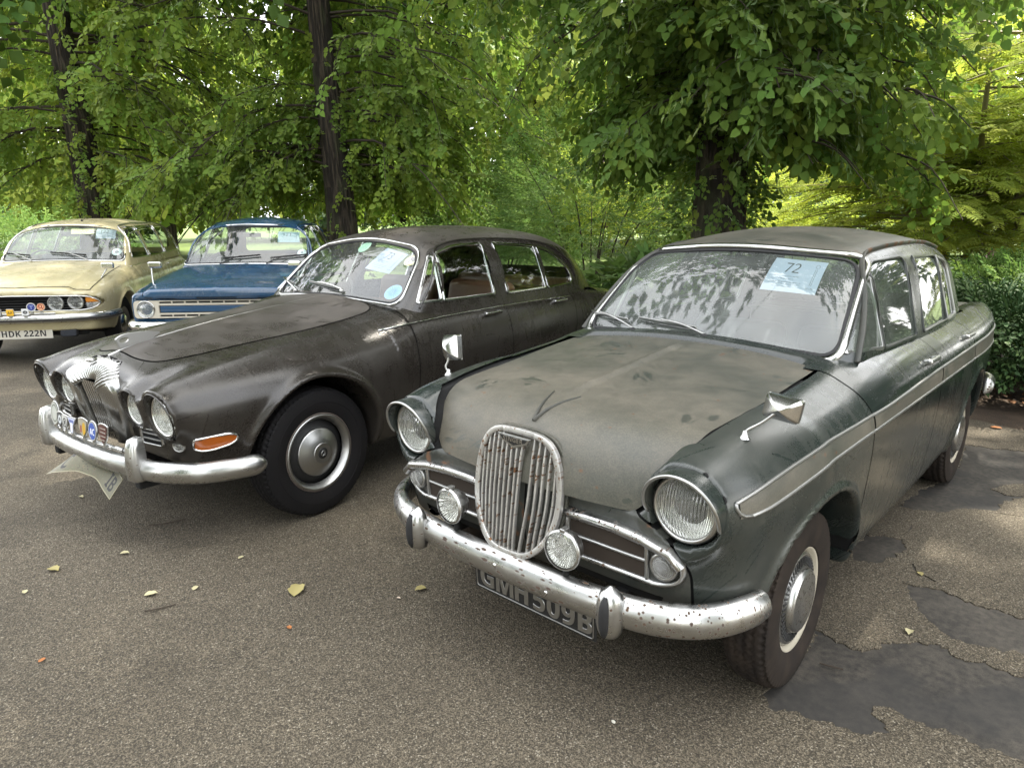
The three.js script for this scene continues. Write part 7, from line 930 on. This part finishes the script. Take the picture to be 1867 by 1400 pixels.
// shrubs
shrub({ x: 1.35, z: -12.2, rx: 1.7, ry: 2.9, n: 3000, twigs: TW.bush, material: L.bush, name: 'leafy_shrub', label: 'light green small-leaved shrub behind the tail of the brown saloon' });
shrub({ x: 3.4, z: -15.5, rx: 2.6, ry: 3.6, n: 2200, twigs: TW.bush, material: L.gold, s: 1.6, name: 'leafy_shrub', label: 'sunny yellow-green shrub behind the nearest lime trunk' });
shrub({ x: -0.2, z: -15.8, rx: 1.6, ry: 2.3, n: 1800, twigs: TW.bush, material: L.bush, s: 1.5, name: 'leafy_shrub', label: 'pale green shrub above the rear window of the brown saloon' });
shrub({ x: 1.55, z: -8.7, rx: 0.55, ry: 0.95, n: 260, twigs: TW.hydr, material: L.bush, name: 'broad_leaf_shrub', label: 'broad-leaved shrub between the two dusty saloons', upward: 0.2 });
for (const [x, z, rx, ry, n, lb] of [[4.35, -6.1, 0.85, 0.80, 2600, 'dark evergreen shrub at the tail of the grey-green saloon'], [5.4, -5.2, 0.95, 0.78, 2600, 'dark evergreen shrub at the right edge beside the tarmac'], [5.3, -7.4, 1.1, 1.05, 2400, 'evergreen shrub under the pale bare stems'], [3.6, -7.2, 0.8, 0.95, 1800, 'evergreen shrub behind the boot of the grey-green saloon'], [7.2, -4.2, 1.2, 1.0, 900, 'evergreen shrub out past the right edge of the tarmac']]) shrub({ x, z, rx, ry, n, twigs: TW.hedge, material: rx > 1 ? L.bush : L.dark, s: 1.25, name: 'evergreen_shrub', label: lb, group: 'evergreen shrubs in the bed', stems: 9, upward: 0.7 });
for (const [x, z, rx, ry, lb, m] of [[-16.5, -17.5, 2.4, 1.6, 'low bush at the left edge behind the cream car', L.dark], [-12.5, -18.5, 1.8, 1.3, 'low bush left of the leaning lime trunk', L.bush], [-1.0, -20, 2.4, 1.3, 'low bush seen over the brown saloon roof', L.bush], [-22, -34, 4, 3, 'big dark bush across the lawn on the left', L.dark], [7.5, -19, 3, 2.6, 'dark bush under the golden shrub', L.dark], [-7, -46, 5, 3.4, 'dark bush at the far side of the lawn', L.dark], [3, -44, 6, 3.4, 'dark bush on the far side behind the limes', L.dark], [-17, -50, 6, 4, 'dark bush in the far left background', L.dark], [14, -38, 6, 4, 'dark bush in the far right background', L.dark]]) shrub({ x, z, rx, ry, n: rx > 3.5 ? 700 : 900, twigs: rx > 3.5 ? TW.far : TW.bush, material: m, s: rx > 3.5 ? 0.9 : 1.8, name: 'low_bush', label: lb, stems: 5 });
{ // the golden shrub: spreading tiers of pinnate fronds on several pale stems
  const t = thing('golden_shrub', 'tall golden-green shrub with feathery tiers and pale stems on the right', 'shrub', [6.3, 0, -9.9]), lists = TW.frond.map(() => []);
  const tips = []; for (let i = 0; i < 9; i++) { const a = i / 9 * 6.283 + rr(-0.3, 0.3), sp = rr(0.35, 0.75), top = V3(Math.cos(a) * sp * 2.2, rr(2.4, 3.8), Math.sin(a) * sp * 2.0), b = V3(Math.cos(a) * 0.25, 0, Math.sin(a) * 0.22); part('stem', limb([b, b.clone().lerp(top, 0.4).add(V3(rr(-0.15, 0.15), 0.2, rr(-0.15, 0.15))), b.clone().lerp(top, 0.75), top], 0.055, 0.02, 8), M.stem, t); tips.push([b, top]); }
  const limbs = []; for (let i = 0; i < 230; i++) { const [b, e] = tips[i % tips.length], q = rr(0.35, 1.05), s = b.clone().lerp(e, q), az = rr(0, 6.283), R = rr(0.8, 2.6), d = V3(Math.cos(az), rr(-0.02, 0.42), Math.sin(az)), at = (u) => s.clone().addScaledVector(d, R * u).add(V3(0, -0.28 * R * u * u, 0)); limbs.push(limb([at(0), at(0.5), at(1)], 0.016, 0.004, 4)); for (let u = 0.2; u < 1.05; u += 0.045) for (const sd of at(u).y < 1.05 ? [] : [1, -1]) lists[(rnd() * 2) | 0].push({ p: at(u).add(V3(rr(-0.05, 0.05), rr(-0.05, 0.05), rr(-0.05, 0.05))), d: d.clone().applyAxisAngle(V3(0, 1, 0), sd * rr(0.3, 1.2)).add(V3(0, rr(-0.35, 0.15), 0)), r: rr(-0.4, 0.4), s: rr(0.7, 1.15) }); }
  const br = part('branches', mergeGeometries(limbs.map(strip)), M.stem, t); br.userData.kind = 'stuff'; lists.forEach((l, i) => scatter('foliage', TW.frond[i], L.gold, l, t, 0.2));
}
// trees across the drive, outside the frame: they shade the tarmac's far side and stand in the glass and paint
const across = (x, z, h, R, lb) => limeTree({ x, z, h, r: 0.4, y0: 2.6, nb: 110, reach: (y) => R * (0.6 + 0.4 * Math.sin(Math.PI * y / h)), label: lb, shoots: 0, twigs: TW.far, material: L.drive, up: 99, top: 0, dens: 0.42, name: 'drive_tree', group: 'trees across the drive' });
across(-9, 11, 13, 5, 'tree across the drive, behind the photographer on the left'); across(5.5, 12.5, 14, 5, 'tree across the drive, behind the photographer on the right'); across(11, -4.5, 12, 4.5, 'tree in the bed to the right of the grey-green saloon'); across(-19, 2, 14, 5.5, 'tree beside the drive far out on the left');
stage('trees ' + leafTris);

// ---------------------------------------------------------------- fallen leaves and small litter on the tarmac
{
  const litter = (n, lab, x, z, l, c, kind = 'leaf') => {
    const pr = [[0, 0.05], [0.12, 0.62], [0.3, 1], [0.5, 0.86], [0.68, 0.9], [0.84, 0.45], [1, 0.02]], P = [], I = [], a = hash2(x * 100 | 0, z * 100 | 0) * 6.28, cu = 0.12 + 0.3 * hash2(x * 70 | 0, 3);
    pr.forEach(([t, k], i) => { for (const s of [-1, -0.5, 0, 0.5, 1]) { const w = s * k * l * 0.36 * (1 + 0.15 * (hash2(i, s * 9 + 20) - 0.5)); P.push(w, 0.004 + Math.abs(w) * cu + l * 0.10 * Math.sin(t * 3) * (0.4 + hash2(i, 5)), (t - 0.5) * l); } });
    for (let i = 0; i < pr.length - 1; i++) for (let j = 0; j < 4; j++) { const q = i * 5 + j, b = q + 5; I.push(q, b, q + 1, q + 1, b, b + 1); }
    const m = single(n, raw(P, null, I).scale(0.85, 0.85, 0.85), new THREE.MeshPhysicalMaterial({ color: new THREE.Color().setRGB(...c), roughness: 0.8, side: THREE.DoubleSide }), lab, kind); m.position.set(x, 0.002, z); m.rotation.y = a;
  };
  const yl = [0.30, 0.255, 0.10], pl = [0.42, 0.38, 0.22], or = [0.32, 0.12, 0.035];
  litter('fallen_leaf', 'largest pale yellow leaf lying on the tarmac in front of the cars', -0.89, -2.64, 0.11, yl); litter('fallen_leaf', 'yellow leaf on the tarmac near the left edge', -2.01, -2.82, 0.075, yl); litter('fallen_leaf', 'yellow leaf on the tarmac close to the speckled bumper', -0.38, -2.65, 0.06, yl); litter('fallen_leaf', 'pale bleached leaf beside a dark twig on the tarmac', -1.48, -2.61, 0.06, pl);
  litter('fallen_leaf', 'curled small pale leaf between the bleached leaf and the largest leaf', -1.32, -2.66, 0.04, pl); litter('fallen_leaf', 'small pale leaf on the tarmac below the bent number plate', -1.78, -2.97, 0.05, pl); litter('fallen_leaf', 'small pale leaf on the tarmac before the front tyre of the brown saloon', -1.23, -2.93, 0.035, pl); litter('fallen_leaf', 'pale leaf scrap nearest the left edge of the tarmac', -2.01, -2.63, 0.035, pl); litter('fallen_leaf', 'tiny orange leaf below the largest yellow leaf', -0.84, -2.37, 0.03, or); litter('fallen_leaf', 'orange leaf scrap at the lower left of the tarmac', -1.64, -2.17, 0.032, or);
  litter('fallen_leaf', 'small yellow leaf under the brown saloon bumper', -2.26, -3.73, 0.05, yl); litter('fallen_leaf', 'pale leaf just left of the bent number plate', -2.38, -3.64, 0.045, pl); litter('fallen_leaf', 'pale green leaf on the gravelly patch beside the near front wheel', 1.48, -2.34, 0.05, pl); litter('fallen_leaf', 'yellow leaf on the crack beside the grey-green saloon', 1.77, -2.78, 0.045, yl); litter('fallen_leaf', 'white scrap on the tarmac under the near number plate', 0.31, -1.86, 0.02, [0.6, 0.58, 0.5]); litter('fallen_leaf', 'pale petal scrap near the speckled bumper', -0.46, -2.58, 0.022, [0.55, 0.45, 0.35]);
  litter('fallen_leaf', 'orange leaf in the soil by the rear wheel', 3.55, -4.95, 0.09, or);
  const twig = (lab, x, z, pts) => { const m = single('fallen_twig', tube(pts.map(([a, b]) => [a, 0.005, b]), 0.003, 10, 5), M.twig, lab, 'twig'); m.position.set(x, 0.002, z); };
  twig('thin dark twig on the tarmac in the left foreground', -1.39, -2.50, [[-0.05, 0.02], [-0.01, 0.005], [0.05, -0.03]]); twig('short dark twig on the bare tarmac by the near front wheel', 1.10, -2.13, [[-0.035, -0.02], [0, 0], [0.03, 0.015]]); twig('thin twig on the tarmac under the brown saloon overrider', -1.75, -3.3, [[-0.07, 0.03], [0, 0.01], [0.08, -0.05]]);
  // leaf litter over the soil of the beds
  const gs = [], base = leafGeo(0.07, 0.05, true, 0.2); for (let i = 0; i < 1500; i++) { const t = rnd(), x = lerp(1.2, 7.2, t) + rr(-0.3, 1.2), z = lerp(-8.6, -2.6, t) - rr(0.05, 1.3); gs.push({ p: V3(x, -0.008 + rr(0, 0.012), z), d: V3(rr(-1, 1), rr(-0.1, 0.25), rr(-1, 1)), r: rr(-0.4, 0.4), s: rr(0.5, 1.2) }); }
  const lm = new THREE.MeshPhysicalMaterial({ color: new THREE.Color().setRGB(0.15, 0.085, 0.045), roughness: 0.9, side: THREE.DoubleSide, vertexColors: true }), holder = new THREE.Group(), m = scatter('leaf_litter', base, lm, gs, holder, 0.6); holder.remove(m); m.name = 'leaf_litter'; m.userData = { kind: 'stuff', label: 'brown leaf litter on the soil of the planting bed', category: 'litter' }; scene.add(m);
  // pink flower head among the pale stems
  const fl = thing('flower_head', 'pale pink flower head among the bare stems at the right', 'flower', [5.55, 1.02, -8.3]), fp = mat([0.62, 0.42, 0.40], 0.8, 0, { side: THREE.DoubleSide }), petal = leafGeo(0.07, 0.055, true, 0.3); part('stalk', tube([[0, -1.0, 0], [0.03, -0.5, 0.02], [0, 0, 0]], 0.008, 8, 5), M.twig, fl); for (let i = 0; i < 26; i++) { const p = part('petal', petal, fp, fl); p.position.set(rr(-0.06, 0.06), rr(-0.08, 0.10), rr(-0.05, 0.05)); p.rotation.set(rr(-1.4, 1.4), rr(0, 6.28), rr(-0.5, 0.5)); }
}

renderer.render(scene, camera);
